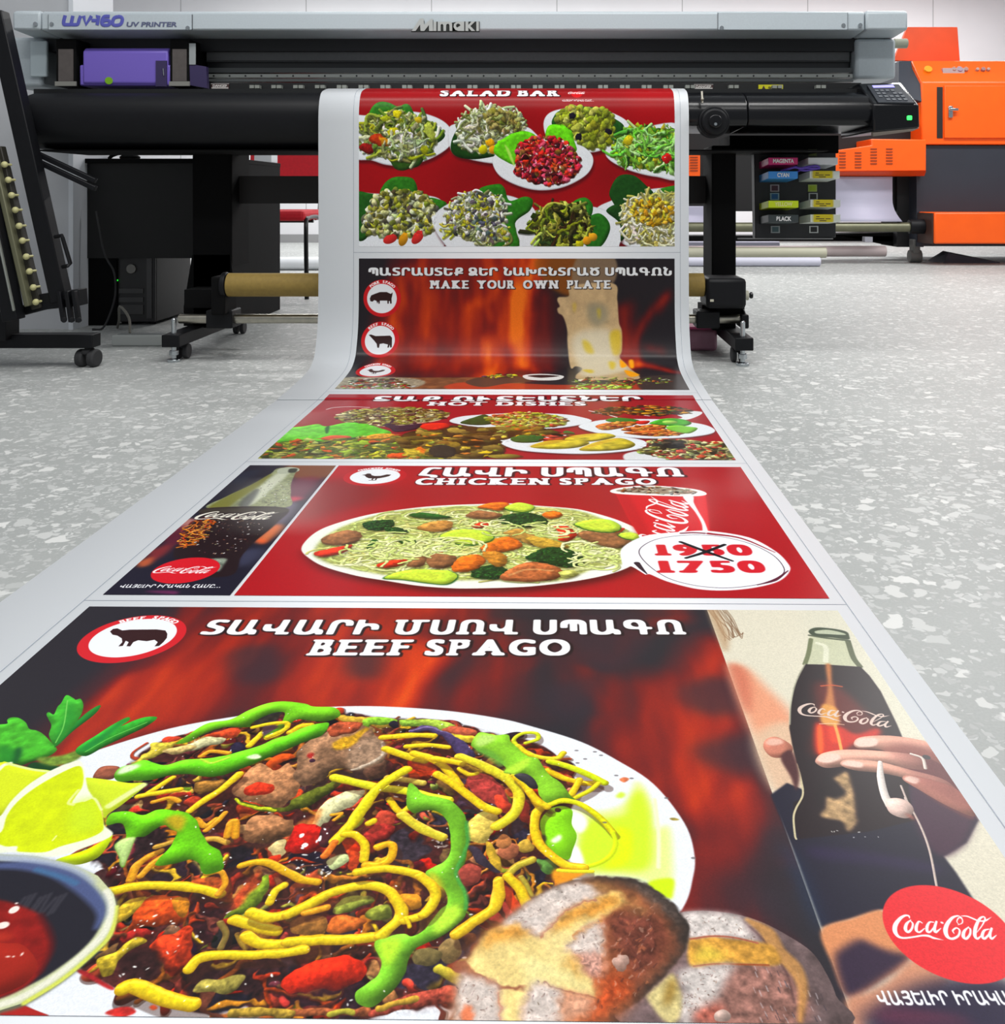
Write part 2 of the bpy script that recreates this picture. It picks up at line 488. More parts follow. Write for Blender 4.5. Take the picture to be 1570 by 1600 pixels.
    def warp(self, amp, scale, seed=1, P=None):
        """let the ink wander a little, like soft food edges in a real photograph"""
        if P is None:
            x0, y0, x1, y1 = 0, 0, self.W, self.H; m = 1.0
        else:
            k = self.mask(catmull(self.px(P), 6, True), 4)
            x0, y0, m = k; y1, x1 = y0 + m.shape[0], x0 + m.shape[1]
        h, w = y1 - y0, x1 - x0
        dx = (fbm(h, w, scale, 2, seed) - .5) * 2.6 * amp * m; dy = (fbm(h, w, scale, 2, seed + 77) - .5) * 2.6 * amp * m
        yy, xx = np.mgrid[0:h, 0:w].astype(np.float32)
        u = np.clip(xx + dx, 0, w - 1.001); v = np.clip(yy + dy, 0, h - 1.001)
        ui, vi = u.astype(int), v.astype(int); fu, fv = (u - ui)[..., None], (v - vi)[..., None]
        a = self.a[y0:y1, x0:x1]
        un, vn = np.minimum(ui + 1, w - 1), np.minimum(vi + 1, h - 1)
        self.a[y0:y1, x0:x1] = (a[vi, ui] * (1 - fu) + a[vi, un] * fu) * (1 - fv) + (a[vn, ui] * (1 - fu) + a[vn, un] * fu) * fv

    def grain(self, P, amt, scale, seed=1):
        k = self.mask(catmull(self.px(P), 6, True), 3); x0, y0, m = k
        n = 1 + amt * (2 * fbm(m.shape[0], m.shape[1], scale, 3, seed) - 1) * m
        self.a[y0:y0 + m.shape[0], x0:x0 + m.shape[1]] *= n[..., None]
        np.clip(self.a, 0, 1, out=self.a)

    # -- lettering
    def glyphs(self, M, frame, col, alpha=1.0):
        """M: mask (h,w); frame: (origin, ux, uy) in panel pixels: top-left corner, full width vector, full height vector"""
        o, ux, uy = [np.asarray(v, float) for v in frame]
        C = np.array([o, o + ux, o + ux + uy, o + uy])
        x0, y0, x1, y1 = self.win(C[:, 0].min() - 1, C[:, 1].min() - 1, C[:, 0].max() + 1, C[:, 1].max() + 1)
        if x1 - x0 < 1 or y1 - y0 < 1:
            return
        yy, xx = np.mgrid[y0:y1, x0:x1].astype(np.float32)
        dx, dy = xx + .5 - o[0], yy + .5 - o[1]
        det = ux[0] * uy[1] - ux[1] * uy[0]
        u = (dx * uy[1] - dy * uy[0]) / det * M.shape[1] - .5
        v = (-dx * ux[1] + dy * ux[0]) / det * M.shape[0] - .5
        pre = min(M.shape[0] / max(np.hypot(*uy), 1), M.shape[1] / max(np.hypot(*ux), 1))
        Mb = blur(M, pre * .35) if pre > 1.5 else M
        ui = np.clip(np.floor(u), -1, M.shape[1]).astype(int); vi = np.clip(np.floor(v), -1, M.shape[0]).astype(int)
        fu = np.clip(u - ui, 0, 1); fv = np.clip(v - vi, 0, 1)
        Z = np.pad(Mb, ((1, 2), (1, 2)))
        m = (Z[vi + 1, ui + 1] * (1 - fu) + Z[vi + 1, ui + 2] * fu) * (1 - fv) + (Z[vi + 2, ui + 1] * (1 - fu) + Z[vi + 2, ui + 2] * fu) * fv
        self.comp(x0, y0, m * alpha, rgb(col))

    def text(self, s, xl, xr, yt, yb, col=(240, 241, 244), shadow=None, style='slab', skewx=0.0):
        """text between traced xl..xr; yt / yb: cap top and baseline rows"""
        M = text_mask(s, style)
        a = self.px(np.array([[xl, yb], [xr, yb], [(xl + xr) / 2, yt]]))
        hh = a[0, 1] - a[2, 1]
        if abs(a[1, 1] - a[0, 1]) > hh:
            a[1, 1] = a[0, 1]
        full = hh * M.shape[0] / TXT_CAP
        top = hh * TXT_TOP / TXT_CAP
        uy = np.array([-skewx * full, full])
        o = np.array([a[0, 0], a[0, 1] - hh - top]); ux = np.array([a[1, 0] - a[0, 0], a[1, 1] - a[0, 1]])
        if shadow is not None:
            d = hh * .10
            for k in ((d, d), (d, 0), (-d * .4, d * .6)):
                self.glyphs(M, (o + k, ux, uy), shadow, .8)
        self.glyphs(M, (o, ux, uy), col)

    def arc_text(self, s, p, rad_m, h_m, span, col=(240, 240, 240), mid=-90):
        c = self.px(np.array([p]))[0]; n = len(s)
        for i, ch in enumerate(s):
            if ch == ' ':
                continue
            a = math.radians(mid + span * ((i + .5) / n - .5))
            M = text_mask(ch, 'slab'); hp = h_m * self.ppm
            er = np.array([math.cos(a), math.sin(a)]); et = np.array([-er[1], er[0]])
            full = hp * M.shape[0] / TXT_CAP; wd = full * M.shape[1] / M.shape[0]
            o = c + er * (rad_m * self.ppm + hp * (1 + TXT_TOP / TXT_CAP)) - et * wd / 2
            self.glyphs(M, (o, et * wd, -er * full), col)

TXT_CAP, TXT_TOP = 60, 14            # raster height of a capital, margin above it
_txt = {}

def text_mask(s, style='slab'):
    """rasterise lettering with Blender's own built-in font, fattened and given slab feet"""
    if (s, style) in _txt:
        return _txt[(s, style)]
    parts = []
    for ch in s:
        if ch == ' ':
            parts.append(np.zeros((TXT_CAP + 2 * TXT_TOP + 10, 26), np.float32)); continue
        cu = bpy.data.curves.new('glyph', 'FONT'); cu.body = ch; cu.size = 1.0; cu.fill_mode = 'NONE'
        ob = bpy.data.objects.new('glyph', cu); bpy.context.scene.collection.objects.link(ob)
        dg = bpy.context.evaluated_depsgraph_get()
        me = ob.evaluated_get(dg).to_mesh()
        co = np.array([v.co[:2] for v in me.vertices]); nv = len(co)
        E = np.array([(e.vertices[0], e.vertices[1]) if e.vertices[1] == e.vertices[0] + 1 else (max(e.vertices), min(e.vertices)) for e in me.edges])
        bpy.data.objects.remove(ob); bpy.data.curves.remove(cu)
        cap = .729
        k = TXT_CAP / cap
        ext = 12
        x0 = co[:, 0].min()
        Q = np.stack([(co[:, 0] - x0) * k + ext, TXT_TOP + TXT_CAP - co[:, 1] * k], 1)
        w = int(Q[:, 0].max()) + ext + 1; h = TXT_CAP + 2 * TXT_TOP + 10
        M = edge_mask(Q[E[:, 0]], Q[E[:, 1]], 0, 0, w, h, 2)
        if style in ('slab', 'bold'):
            hor, ver = (5, 2) if style == 'slab' else (3, 2)
            if ch in 'BRPA':
                hor = 4
            M = dilate(M, hor, ver)
            if style == 'slab' and ch in 'BEFPHIKRTLDAMNYVW17ՈՄԱՏ':
                rows = np.nonzero(M.max(1) > .5)[0]; t, b = rows[0], rows[-1]
                tk = 7 if ch in 'BRP' else 10
                top = dilate(M[t:t + tk], 6, 0); bot = dilate(M[b - tk:b + 1], 6, 0)
                if ch not in 'AԱՈՏ147':
                    M[t:t + tk] = np.maximum(M[t:t + tk], top)
                if ch not in 'ՏՄԱV':
                    M[b - tk:b + 1] = np.maximum(M[b - tk:b + 1], bot)
            M = np.clip((blur(M, 2) - .5) * 3 + .5, 0, 1)
        cols = np.nonzero(M.max(0) > .3)[0]
        M = M[:, max(cols[0] - 2, 0):cols[-1] + 3]
        parts.append(M)
        parts.append(np.zeros((h, 3 if style != 'plain' else 6), np.float32))
    M = np.concatenate(parts[:-1] if len(parts) > 1 else parts, 1)
    _txt[(s, style)] = M
    return M

def dilate(M, rx, ry):
    out = M.copy()
    for dx in range(1, rx + 1):
        for sgn in (-1, 1):
            out = np.maximum(out, np.pad(M, ((0, 0), (rx, rx)))[:, rx + sgn * dx: rx + sgn * dx + M.shape[1]])
    M2 = out.copy()
    for dy in range(1, ry + 1):
        for sgn in (-1, 1):
            out = np.maximum(out, np.pad(M2, ((ry, ry), (0, 0)))[ry + sgn * dy: ry + sgn * dy + M.shape[0]])
    return out

# flowing script wordmark: strokes in a box 1570 units wide, as traced from its largest copy
SCRIPT = [
    ([(405, 455), (395, 425), (350, 420), (290, 460), (235, 540), (225, 620), (260, 690), (330, 715), (440, 705), (560, 685), (640, 690), (700, 715), (820, 742)], [10, 26, 30, 40, 52, 56, 44, 30, 24, 26, 38, 34, 3]),
    ([(420, 480), (370, 530), (355, 600), (385, 640), (430, 600), (445, 530), (415, 490)], [14, 34, 44, 34, 26, 24, 14]),
    ([(560, 520), (520, 500), (490, 560), (490, 620), (530, 640), (590, 590)], [16, 22, 36, 38, 26, 10]),
    ([(700, 510), (650, 510), (620, 570), (625, 635), (665, 630), (720, 550)], [14, 24, 36, 36, 22, 14]),
    ([(735, 500), (712, 590), (725, 640), (790, 590)], [26, 36, 34, 8]),
    ([(800, 515), (806, 517)], [32, 32]),
    ([(1010, 540), (985, 500), (1010, 450), (1050, 470), (1050, 520), (1000, 545)], [8, 14, 16, 16, 14, 8]),
    ([(1050, 455), (1000, 425), (930, 450), (870, 530), (845, 620), (870, 700), (930, 725), (1000, 690), (1020, 620), (980, 585), (935, 620), (950, 655)], [12, 22, 34, 46, 54, 48, 36, 26, 24, 22, 22, 14]),
    ([(1130, 570), (1075, 630), (1065, 700), (1100, 725), (1145, 670), (1150, 600), (1120, 580)], [12, 34, 44, 32, 26, 24, 14]),
    ([(1040, 425), (1110, 430), (1180, 460), (1250, 490), (1330, 490), (1410, 440)], [10, 24, 28, 24, 26, 3]),
    ([(1225, 650), (1290, 560), (1330, 470), (1310, 435), (1260, 470), (1215, 580), (1205, 680), (1235, 725), (1290, 680)], [8, 14, 20, 22, 30, 42, 42, 32, 8]),
    ([(1380, 600), (1320, 620), (1295, 690), (1320, 725), (1370, 680), (1400, 620)], [14, 28, 38, 32, 22, 14]),
    ([(1412, 590), (1390, 670), (1410, 725), (1470, 680)], [26, 34, 32, 8])]
_lg = view(1370, 1380, 7.85)
_lgP = None

def wordmark(pic, box, col, wk=1.0, ux=None, uy=None, cut=None):
    """ink the script wordmark in panel pixels; box=(x,y,width) of its left-middle, or frame vectors"""
    global _lgP
    if _lgP is None:                                           # undo the slant of the traced copy: metres on the sheet
        _lgP = []
        for P, w in SCRIPT:
            q = _lg(*[c for p in P for c in p])
            X, s = banner_at(q[:, 0], q[:, 1]); _lgP.append((np.stack([X, s], 1), np.asarray(w, float)))
        allp = np.vstack([p for p, _ in _lgP]); lo = allp.min(0); wd = np.ptp(allp[:, 0]); mid = (allp[:, 1].min() + allp[:, 1].max()) / 2
        _lgP = [((p - [lo[0], mid]) / wd, w / 7.85 * (.58 / 1155) / wd) for p, w in _lgP]
    x, y, W = box
    ux = np.array([W, 0.]) if ux is None else np.asarray(ux, float)
    uy = np.array([0., W]) if uy is None else np.asarray(uy, float)
    for P, w in _lgP:
        Q = np.array([x, y]) + P[:, :1] * ux + P[:, 1:] * uy
        if cut is not None and P[:, 0].max() > cut:
            continue
        pic.stroke(Q, w * np.hypot(*ux) * wk, col, px=True, tube=0, n=5, soft=.9)

def chunks(pic, P, n, size, palette, kind='blob', seed=1, asp=(1, 2.2), dark=.35, px=False, jit=28, bulge=.5, dens=None):
    """scatter rough cut pieces inside a traced outline"""
    r = np.random.default_rng(seed)
    Q = np.asarray(P, float) if px else pic.px(P)
    if kind == 'blob' and size[1] <= 10 and n > 40:
        n, size = int(n * 1.7), (size[0] * .72, size[1] * .72)
    Qs = catmull(Q, 6, True)
    k = pic.mask(Qs)
    if k is None:
        return
    x0, y0, m = k
    ys, xs = np.nonzero(m > .5)
    if len(xs) == 0:
        return
    sc = pic.scale(np.asarray(P, float).mean(0)) if not px else 1.0
    order = r.integers(0, len(xs), n)
    for t in order:
        c = np.array([xs[t] + x0, ys[t] + y0], float)
        s = r.uniform(size[0], size[1]) * sc
        col = np.clip(np.asarray(palette[r.integers(len(palette))], float) + r.normal(0, jit * .5) + r.normal(0, jit * .25, 3), 0, 255)
        a = r.uniform(0, math.pi); ar = r.uniform(*asp)
        if kind == 'blob':
            pic.ell(c + [s * .12, s * .18], s * ar ** .5, s / ar ** .5, col * dark, a, .55, 1.5, 0)
            pic.ell(c, s * ar ** .5 * .9, s / ar ** .5 * .9, col, a, 1, 1.0, bulge)
        elif kind == 'shred':
            L = s * ar; b = r.normal(0, .5)
            p = np.array([[-L, 0], [-.3 * L, b * s], [.3 * L, b * s * .8], [L, -b * s * .6]])
            R = np.array([[math.cos(a), -math.sin(a)], [math.sin(a), math.cos(a)]])
            q = c + p @ R.T
            pic.stroke(q + [s * .1, s * .16], s * .55, col * dark, px=True, tube=0, alpha=.5, n=3)
            pic.stroke(q, s * .42, col, px=True, tube=bulge * .8, n=3)
        elif kind == 'poly':
            m_ = r.integers(4, 7); th = np.sort(r.uniform(0, 2 * math.pi, m_)); rr = r.uniform(.6, 1.2, m_)[:, None]
            q = c + np.stack([np.cos(th) * s * ar ** .5, np.sin(th) * s / ar ** .5], 1) * rr @ np.array([[math.cos(a), -math.sin(a)], [math.sin(a), math.cos(a)]])
            pic.poly(q + [s * .1, s * .15], col * dark, False, .5, px=True)
            pic.poly(q, col, False, 1, bulge=bulge, r=max(2, s * .3), px=True)

def glints(pic, P, n, size, seed=1, col=(245, 245, 240), alpha=.9):
    r = np.random.default_rng(seed)
    Q = pic.px(P); k = pic.mask(catmull(Q, 6, True))
    if k is None:
        return
    x0, y0, m = k; ys, xs = np.nonzero(m > .5); sc = pic.scale(np.asarray(P, float).mean(0))
    for t in r.integers(0, len(xs), n):
        s = r.uniform(size[0], size[1]) * sc
        pic.ell((xs[t] + x0, ys[t] + y0), s * r.uniform(.8, 1.6), s * .7, col, r.uniform(0, 3), alpha, 1, 0)

def flames(pic, strokes, dark, seed, warp=26, ramp=None, gain=1.0):
    """blurred tongues of fire: strokes (photo points, width, heat) over a dark ground"""
    H, W = pic.H // 4 + 1, pic.W // 4 + 1
    heat = Pic.__new__(Pic); heat.__dict__.update(pic.__dict__); heat.W, heat.H, heat.ppm = W, H, pic.ppm / 4
    heat.a = np.zeros((H, W, 3), np.float32)
    for P, w, hgt, sf in strokes:
        heat.stroke(P, w, (255 * hgt,) * 3, tube=0, soft=max(2, w * sf), alpha=.75)
    f = blur(heat.a[..., 0], 3)
    n1 = fbm(H, W, warp * 3.2, 3, seed, 1.8) - .5; n2 = fbm(H, W, warp * 3.2, 3, seed + 1, 1.8) - .5
    yy, xx = np.mgrid[0:H, 0:W]
    xi = np.clip((xx + n1 * warp * 2.4).astype(int), 0, W - 1); yi = np.clip((yy + n2 * warp * 2.4).astype(int), 0, H - 1)
    f = f[yi, xi]
    f = f * (.40 + .70 * fbm(H, W, warp * 1.6, 4, seed + 2, 2.6) + .50 * fbm(H, W, warp * .8, 4, seed + 5, 5.0) + .55 * (fbm(H, W, warp * .34, 3, seed + 9, 7.0) - .5)) * gain
    f = blur(f, 1)
    yq = np.clip((np.arange(pic.H) + .5) / 4 - .5, 0, H - 1.001); xq = np.clip((np.arange(pic.W) + .5) / 4 - .5, 0, W - 1.001)
    yi, xi = yq.astype(int), xq.astype(int); fy, fx = (yq - yi)[:, None], (xq - xi)[None]
    F = (f[yi][:, xi] * (1 - fx) + f[yi][:, xi + 1] * fx) * (1 - fy) + (f[yi + 1][:, xi] * (1 - fx) + f[yi + 1][:, xi + 1] * fx) * fy
    stops = ramp or [(0, dark), (.16, (70, 36, 40)), (.32, (112, 32, 30)), (.5, (158, 40, 26)), (.72, (204, 60, 22)), (.98, (238, 104, 28))]
    for c in range(3):
        pic.a[..., c] = np.interp(F, [s[0] for s in stops], [s[1][c] / 255 for s in stops])
PANEL_X = (-.656, .390)

def span(y0, y1):
    s0 = np.interp(y0, _mono, PROF_S[_k0:]); s1 = np.interp(y1, _mono, PROF_S[_k0:])
    return float(s0), float(s1)

YEL, LIME, GRN = (236, 208, 24), (196, 232, 40), (112, 214, 28)
MAROON, BEAN, DKB = (96, 28, 26), (34, 24, 36), (58, 36, 30)

def cow(pic, f, col=(52, 26, 26)):
    pic.poly(f(450, 150, 462, 140, 480, 138, 500, 146, 530, 143, 640, 142, 676, 146, 684, 160, 682, 178, 668, 196, 650, 212, 632, 214, 645, 196, 632, 186,
               600, 192, 565, 188, 545, 196, 532, 214, 517, 213, 526, 196, 514, 190, 502, 212, 484, 214, 500, 196, 498, 180, 480, 168, 460, 164), col, False)

def hen(pic, ctr, r, col=(52, 26, 26)):
    c = pic.px(np.array([ctr]))[0]; k = r * pic.ppm
    P = np.array([(-.95, -.30), (-.72, -.40), (-.66, -.58), (-.50, -.62), (-.36, -.50), (-.30, -.25), (-.05, -.08), (.35, -.10), (.70, -.42), (1.0, -.40), (.92, -.05), (.66, .22), (.35, .42), (0, .50), (-.35, .42), (-.58, .15), (-.70, -.15)])
    pic.poly(c + P * k, col, False, px=True)
    for dx in (-.05, .18):
        pic.stroke(c + np.array([(dx, .45), (dx, .82), (dx - .16, .86)]) * k, k * .10, col, px=True, smooth=False, tube=0)

def beef_panel():
    s0, s1 = span(952, 1596.5)
    p = Pic(PANEL_X[0], PANEL_X[1], s0, s1, 2400)
    dark = (42, 39, 45)
    F = lambda pts, w, h, sf=.45: (ph(*pts), w, h, sf)
    flames(p, [
        F((60, 1320, 140, 1200, 230, 1080, 330, 960), 120, .50), F((120, 1220, 190, 1120, 240, 1050), 46, .62), F((235, 1120, 330, 1030, 440, 950), 70, .62),
        F((270, 1140, 380, 1040, 520, 950), 60, .75), F((330, 1120, 420, 1060, 470, 960), 130, .45), F((430, 1110, 480, 1050, 520, 1000), 90, .50),
        F((470, 1110, 560, 1000, 590, 950), 90, .55), F((560, 1110, 590, 1040, 640, 950), 100, .66), F((600, 1110, 625, 1060, 660, 1020), 60, .95),
        F((500, 970, 620, 960, 740, 955), 60, .55), F((720, 1110, 760, 1050, 730, 960), 90, .48), F((780, 1120, 770, 1040, 800, 970), 60, .40),
        F((960, 1140, 990, 1100, 1000, 1060), 90, .62), F((1000, 1200, 1050, 1120, 1080, 1060, 1130, 1010), 80, .68), F((1060, 1240, 1110, 1170, 1120, 1100), 90, .75),
        F((1100, 1330, 1150, 1280, 1160, 1210), 110, .44), F((1180, 1330, 1190, 1290, 1160, 1240), 50, .75), F((1110, 1420, 1100, 1370, 1090, 1330), 50, .8),
        F((1140, 1440, 1180, 1380, 1190, 1310), 110, .26), F((1270, 1540, 1240, 1480, 1220, 1440), 60, .5), F((900, 1060, 940, 1090, 960, 1060), 40, .42),
        F((1290, 1520, 1300, 1560, 1320, 1590), 30, .6), F((950, 1010, 1010, 970, 1080, 960), 40, .4), F((0, 1560, 60, 1560, 120, 1600), 120, .6)], dark, 11, gain=.9)
    B = view(1070, 930, 3.14); R = view(1070, 1250, 3.14)
    for q in (B(-40, 480, 60, 420, 200, 410, 300, 560, 160, 600, 20, 560), B(40, 760, 200, 700, 350, 720, 400, 860, 240, 880, 100, 830), R(380, 150, 470, 120, 520, 300, 430, 320), R(280, 470, 420, 440, 560, 560, 420, 620), ph(560, 1000, 600, 1000, 590, 1060, 540, 1050), ph(890, 970, 1000, 960, 1010, 1020, 930, 1050), ph(850, 1080, 930, 1060, 920, 1120, 860, 1120), ph(360, 1020, 430, 1010, 440, 1060, 370, 1070)):
        p.poly(q, (52, 42, 50), soft=24, alpha=.7)
    # --- right strip: a hand holding a bottle
    p.poly(np.vstack([B(105, 65, 1500, 65), R(2600, 1120, 832, 1120)]), (213, 207, 187), False)
    p.poly(B(600, 60, 1500, 60, 1500, 800, 900, 500), (205, 203, 184), soft=30, alpha=.6)
    p.poly(B(215, 345, 300, 360, 400, 460, 520, 580, 560, 700, 420, 730, 345, 700, 280, 560), (222, 152, 118), soft=16)
    p.poly(B(212, 352, 300, 372, 330, 500, 300, 580), (196, 108, 84), soft=12, alpha=.8)
    p.poly(B(340, 700, 540, 640, 560, 960, 430, 960), (214, 180, 150), soft=14)
    for i in range(16):
        a = 105 + i * 6; q = RNG.normal(0, 8, 4)
        p.stroke(B(a, 66, a + 40 + q[0], 120, a + 80 + q[1], 190 + q[2] * 2, a + 100 + q[3], 230 - i * 3), 1.6, (112, 78, 52), tube=0, alpha=.6)
    p.poly(B(105, 66, 150, 66, 215, 200, 190, 280), (176, 142, 106), soft=8, alpha=.7)
    p.poly(np.vstack([B(420, 990, 500, 930, 570, 960, 640, 1000, 1140, 760, 1240, 800, 1440, 1110), R(1380, 220, 1270, 290, 1330, 370, 1420, 500, 960, 545, 672, 640, 560, 330)]), (35, 33, 48), False, soft=2)
    p.poly(np.vstack([B(1130, 800, 1260, 860, 1430, 1100), R(1424, 100, 1375, 218, 1262, 290, 1170, 200, 1100, 20)]), (66, 40, 58), soft=8)
    p.poly(R(620, 240, 900, 270, 1230, 330, 1230, 370, 900, 330, 640, 300), (46, 36, 66), soft=10, alpha=.8)
    p.poly(R(480, 250, 620, 600, 690, 640, 560, 300), (34, 48, 74), soft=14, alpha=.7)
    # bottle
    glass = (150, 156, 124)
    p.poly(B(612, 205, 800, 215, 830, 300, 862, 352, 590, 345, 600, 290), (190, 192, 162), False, soft=2)
    p.stroke(B(618, 220, 606, 290, 588, 342), 7, (110, 116, 84), tube=0, soft=3); p.stroke(B(800, 232, 826, 310, 858, 352), 9, (92, 98, 74), tube=0, soft=3)
    p.stroke(B(650, 240, 690, 260, 690, 330), 8, (214, 214, 190), tube=0, soft=4)
    p.poly(B(606, 180, 640, 162, 720, 166, 790, 180, 806, 205, 800, 222, 720, 212, 640, 206), (64, 74, 58), soft=1)
    p.poly(B(640, 178, 700, 172, 770, 186, 786, 198, 700, 194, 645, 190), (178, 184, 158), soft=1)
    p.stroke(B(610, 200, 690, 214, 806, 228), 5, (84, 92, 72), tube=0)
    body = np.vstack([B(588, 342, 700, 344, 862, 354, 905, 400, 960, 478, 1005, 565, 1040, 640, 1066, 705, 1090, 800, 1100, 1000, 1130, 1110), R(900, 160, 560, 200, 530, 110, 532, 20),
                      B(575, 1010, 582, 960, 566, 880, 545, 820, 526, 740, 512, 660, 516, 560, 534, 460, 560, 390)])
    p.poly(body, (38, 28, 31), False, soft=1)
    p.stroke(B(588, 342, 545, 430, 520, 530, 514, 640), 3, (196, 196, 168), tube=0, alpha=.6)
    p.stroke(np.vstack([B(548, 830, 570, 920, 578, 990, 545, 1055, 533, 1100), R(540, 180, 546, 200)]), 3.2, (200, 188, 150), tube=0)
    p.poly(B(640, 440, 760, 460, 940, 640, 950, 760, 640, 800, 650, 600), (92, 34, 30), soft=14)
    p.poly(B(640, 640, 700, 645, 760, 650, 840, 690, 945, 660, 945, 700, 840, 730, 760, 775, 650, 785), (196, 42, 24), soft=6)
    p.poly(B(648, 660, 670, 650, 680, 760, 655, 780), (238, 96, 40), soft=3); p.poly(B(705, 660, 745, 655, 770, 720, 720, 730), (220, 62, 30), soft=4)
    p.poly(B(690, 348, 716, 348, 722, 440, 740, 560, 752, 640, 690, 640, 676, 580, 700, 460), (186, 116, 66), soft=4)
    p.poly(B(676, 540, 745, 560, 752, 640, 686, 640, 664, 610), (214, 150, 72), soft=4)
    p.stroke(B(735, 640, 752, 700, 768, 770), 5, (244, 160, 80), tube=0, soft=3)
    p.stroke(B(668, 452, 720, 448, 770, 455), 3, (196, 90, 50), tube=0, soft=3)
    p.stroke(B(660, 638, 720, 636, 780, 642), 2.4, (236, 200, 170), tube=0, alpha=.7)
    p.poly(np.vstack([B(690, 1050, 700, 940, 770, 880, 800, 880, 830, 1000, 838, 1090), R(845, 110, 800, 160, 770, 110, 670, 90, 680, 60)]), (172, 140, 100), soft=4, tex=.35, tscale=14)
    p.poly(B(690, 900, 730, 910, 790, 980, 740, 1010, 690, 1000, 660, 1060, 640, 980), (36, 28, 30), soft=5)
    glints(p, R(700, 150, 900, 160, 960, 200, 720, 190), 7, (1.2, 2), 3, alpha=.7)
    # script on the glass, bending round it
    c0 = p.px(B(560, 565)); c1 = p.px(B(1036, 646))
    wordmark(p, (c0[0, 0], c0[0, 1] - 6, c1[0, 0] - c0[0, 0]), (212, 190, 178), 1.0, uy=None, ux=(c1[0, 0] - c0[0, 0], c1[0, 1] - c0[0, 1] - 8))
    # hand
    sk, sk2 = (204, 148, 128), (158, 92, 78)
    p.poly(B(385, 755, 398, 716, 450, 704, 520, 742, 522, 782, 470, 802, 420, 796), (196, 122, 100), bulge=.4, r=10)
    p.poly(B(395, 735, 420, 712, 470, 715, 480, 735, 430, 745), (226, 178, 158), soft=3)
    p.poly(B(470, 802, 522, 770, 560, 880, 545, 970, 520, 900), (78, 44, 46), soft=3)
    p.poly(B(1180, 735, 1240, 800, 1420, 1090, 1300, 1060, 1150, 960, 1050, 800), (92, 52, 58), soft=4)
    p.poly(B(828, 732, 866, 704, 1000, 697, 1140, 716, 1196, 738, 1262, 830, 1180, 800, 1040, 790, 960, 766, 850, 758), sk, bulge=.5, r=16)
    p.poly(B(960, 760, 1080, 745, 1200, 770, 1240, 810, 1060, 790), sk2, soft=6, alpha=.7)
    p.poly(B(640, 812, 680, 780, 800, 764, 1000, 774, 1120, 790, 1185, 832, 1180, 862, 1060, 850, 1000, 832, 800, 842, 700, 852, 652, 834), (212, 156, 136), bulge=.5, r=16)
    p.poly(B(762, 832, 800, 810, 950, 820, 1100, 860, 1260, 908, 1330, 966, 1240, 950, 1000, 886, 830, 864), sk, bulge=.5, r=14)
    p.poly(B(1068, 912, 1100, 890, 1230, 920, 1340, 968, 1424, 1090, 1300, 1050, 1150, 966), (184, 118, 102), bulge=.5, r=14)
    for q in (B(832, 734, 860, 712, 940, 712, 935, 745, 860, 752), B(648, 812, 690, 786, 752, 786, 760, 808, 700, 826), B(770, 832, 800, 815, 870, 825, 860, 850), B(1076, 912, 1100, 895, 1150, 910, 1130, 935)):
        p.poly(q, (236, 200, 184), soft=2)
    p.poly(B(1000, 740, 1220, 760, 1300, 900, 1420, 1080, 1260, 1000, 1100, 880), (112, 62, 60), soft=18, alpha=.5)
    p.stroke(B(1110, 785, 1165, 805, 1180, 855), 5, (216, 200, 190), tube=.4); p.circle(B(1185, 800)[0], .004, (60, 56, 60))
    p.stroke(np.vstack([B(1060, 945, 1110, 1070), R(1080, 0, 1150, 120, 1200, 260, 1236, 440)]), 3.6, (198, 180, 170), tube=.3)
    p.stroke(B(958, 822, 960, 900, 980, 990, 1010, 1045), [7, 12, 13, 16], (226, 214, 206), tube=.3)
    p.poly(B(985, 1020, 1030, 1005, 1090, 1020, 1122, 1060, 1100, 1098, 1050, 1096, 1000, 1070), (222, 190, 178), bulge=.4, r=12)
    p.poly(np.vstack([B(1080, 1080, 1120, 1090, 1120, 1110)]), (160, 96, 84), soft=4)
    # lower arm
    p.poly(R(668, 652, 820, 590, 965, 545, 1000, 640, 1100, 790, 960, 900, 800, 970, 720, 820), (212, 138, 92), soft=3)
    p.poly(R(735, 800, 780, 740, 860, 700, 905, 720, 1000, 760, 1110, 790, 960, 900, 880, 950, 796, 985), (52, 38, 58), soft=8)
    p.poly(R(790, 985, 900, 950, 1000, 900, 1130, 795, 1260, 880, 1300, 900, 1200, 1000, 1000, 1070, 835, 1120), (204, 140, 108), soft=6)
    p.poly(R(960, 1000, 1200, 900, 1570, 890, 1700, 1120, 900, 1120), (44, 38, 60), soft=16)
    p.poly(R(1000, 1020, 1300, 1060, 1400, 1110, 960, 1110), (96, 44, 66), soft=10, alpha=.8)
    p.circle((1482, 1460), .0487, (222, 44, 50), 2)
    e0 = p.px(view(1370, 1380, 7.85)(200, 575)); e1 = p.px(view(1370, 1380, 7.85)(1480, 575))
    wordmark(p, (e0[0, 0], e0[0, 1], e1[0, 0] - e0[0, 0]), (244, 238, 240))
    p.text('ՎԱՅԵԼԻՐ ԻՐԱԿԱՆ ՀԱՄԸ…', 1374, 1700, 1553, 1571, style='bold')
    p.noise(.05, 3, 5)
    # --- plate
    p.poly(ph(38, 1571, -60, 1500, -120, 1380, -20, 1260, 92, 1199, 150, 1175, 264, 1141, 366, 1121, 450, 1110, 534, 1105, 610, 1105.5, 700, 1111.5, 780, 1124, 830, 1137, 906, 1161, 964, 1189,
              1021, 1228, 1069, 1287, 1085, 1340, 1082, 1378, 1067, 1420, 1010, 1500, 880, 1640, 400, 1700, 150, 1640, 90, 1597), (228, 232, 238), soft=1)
    p.poly(ph(-20, 1580, 38, 1573, 92, 1597, -20, 1610), (170, 34, 30), False)
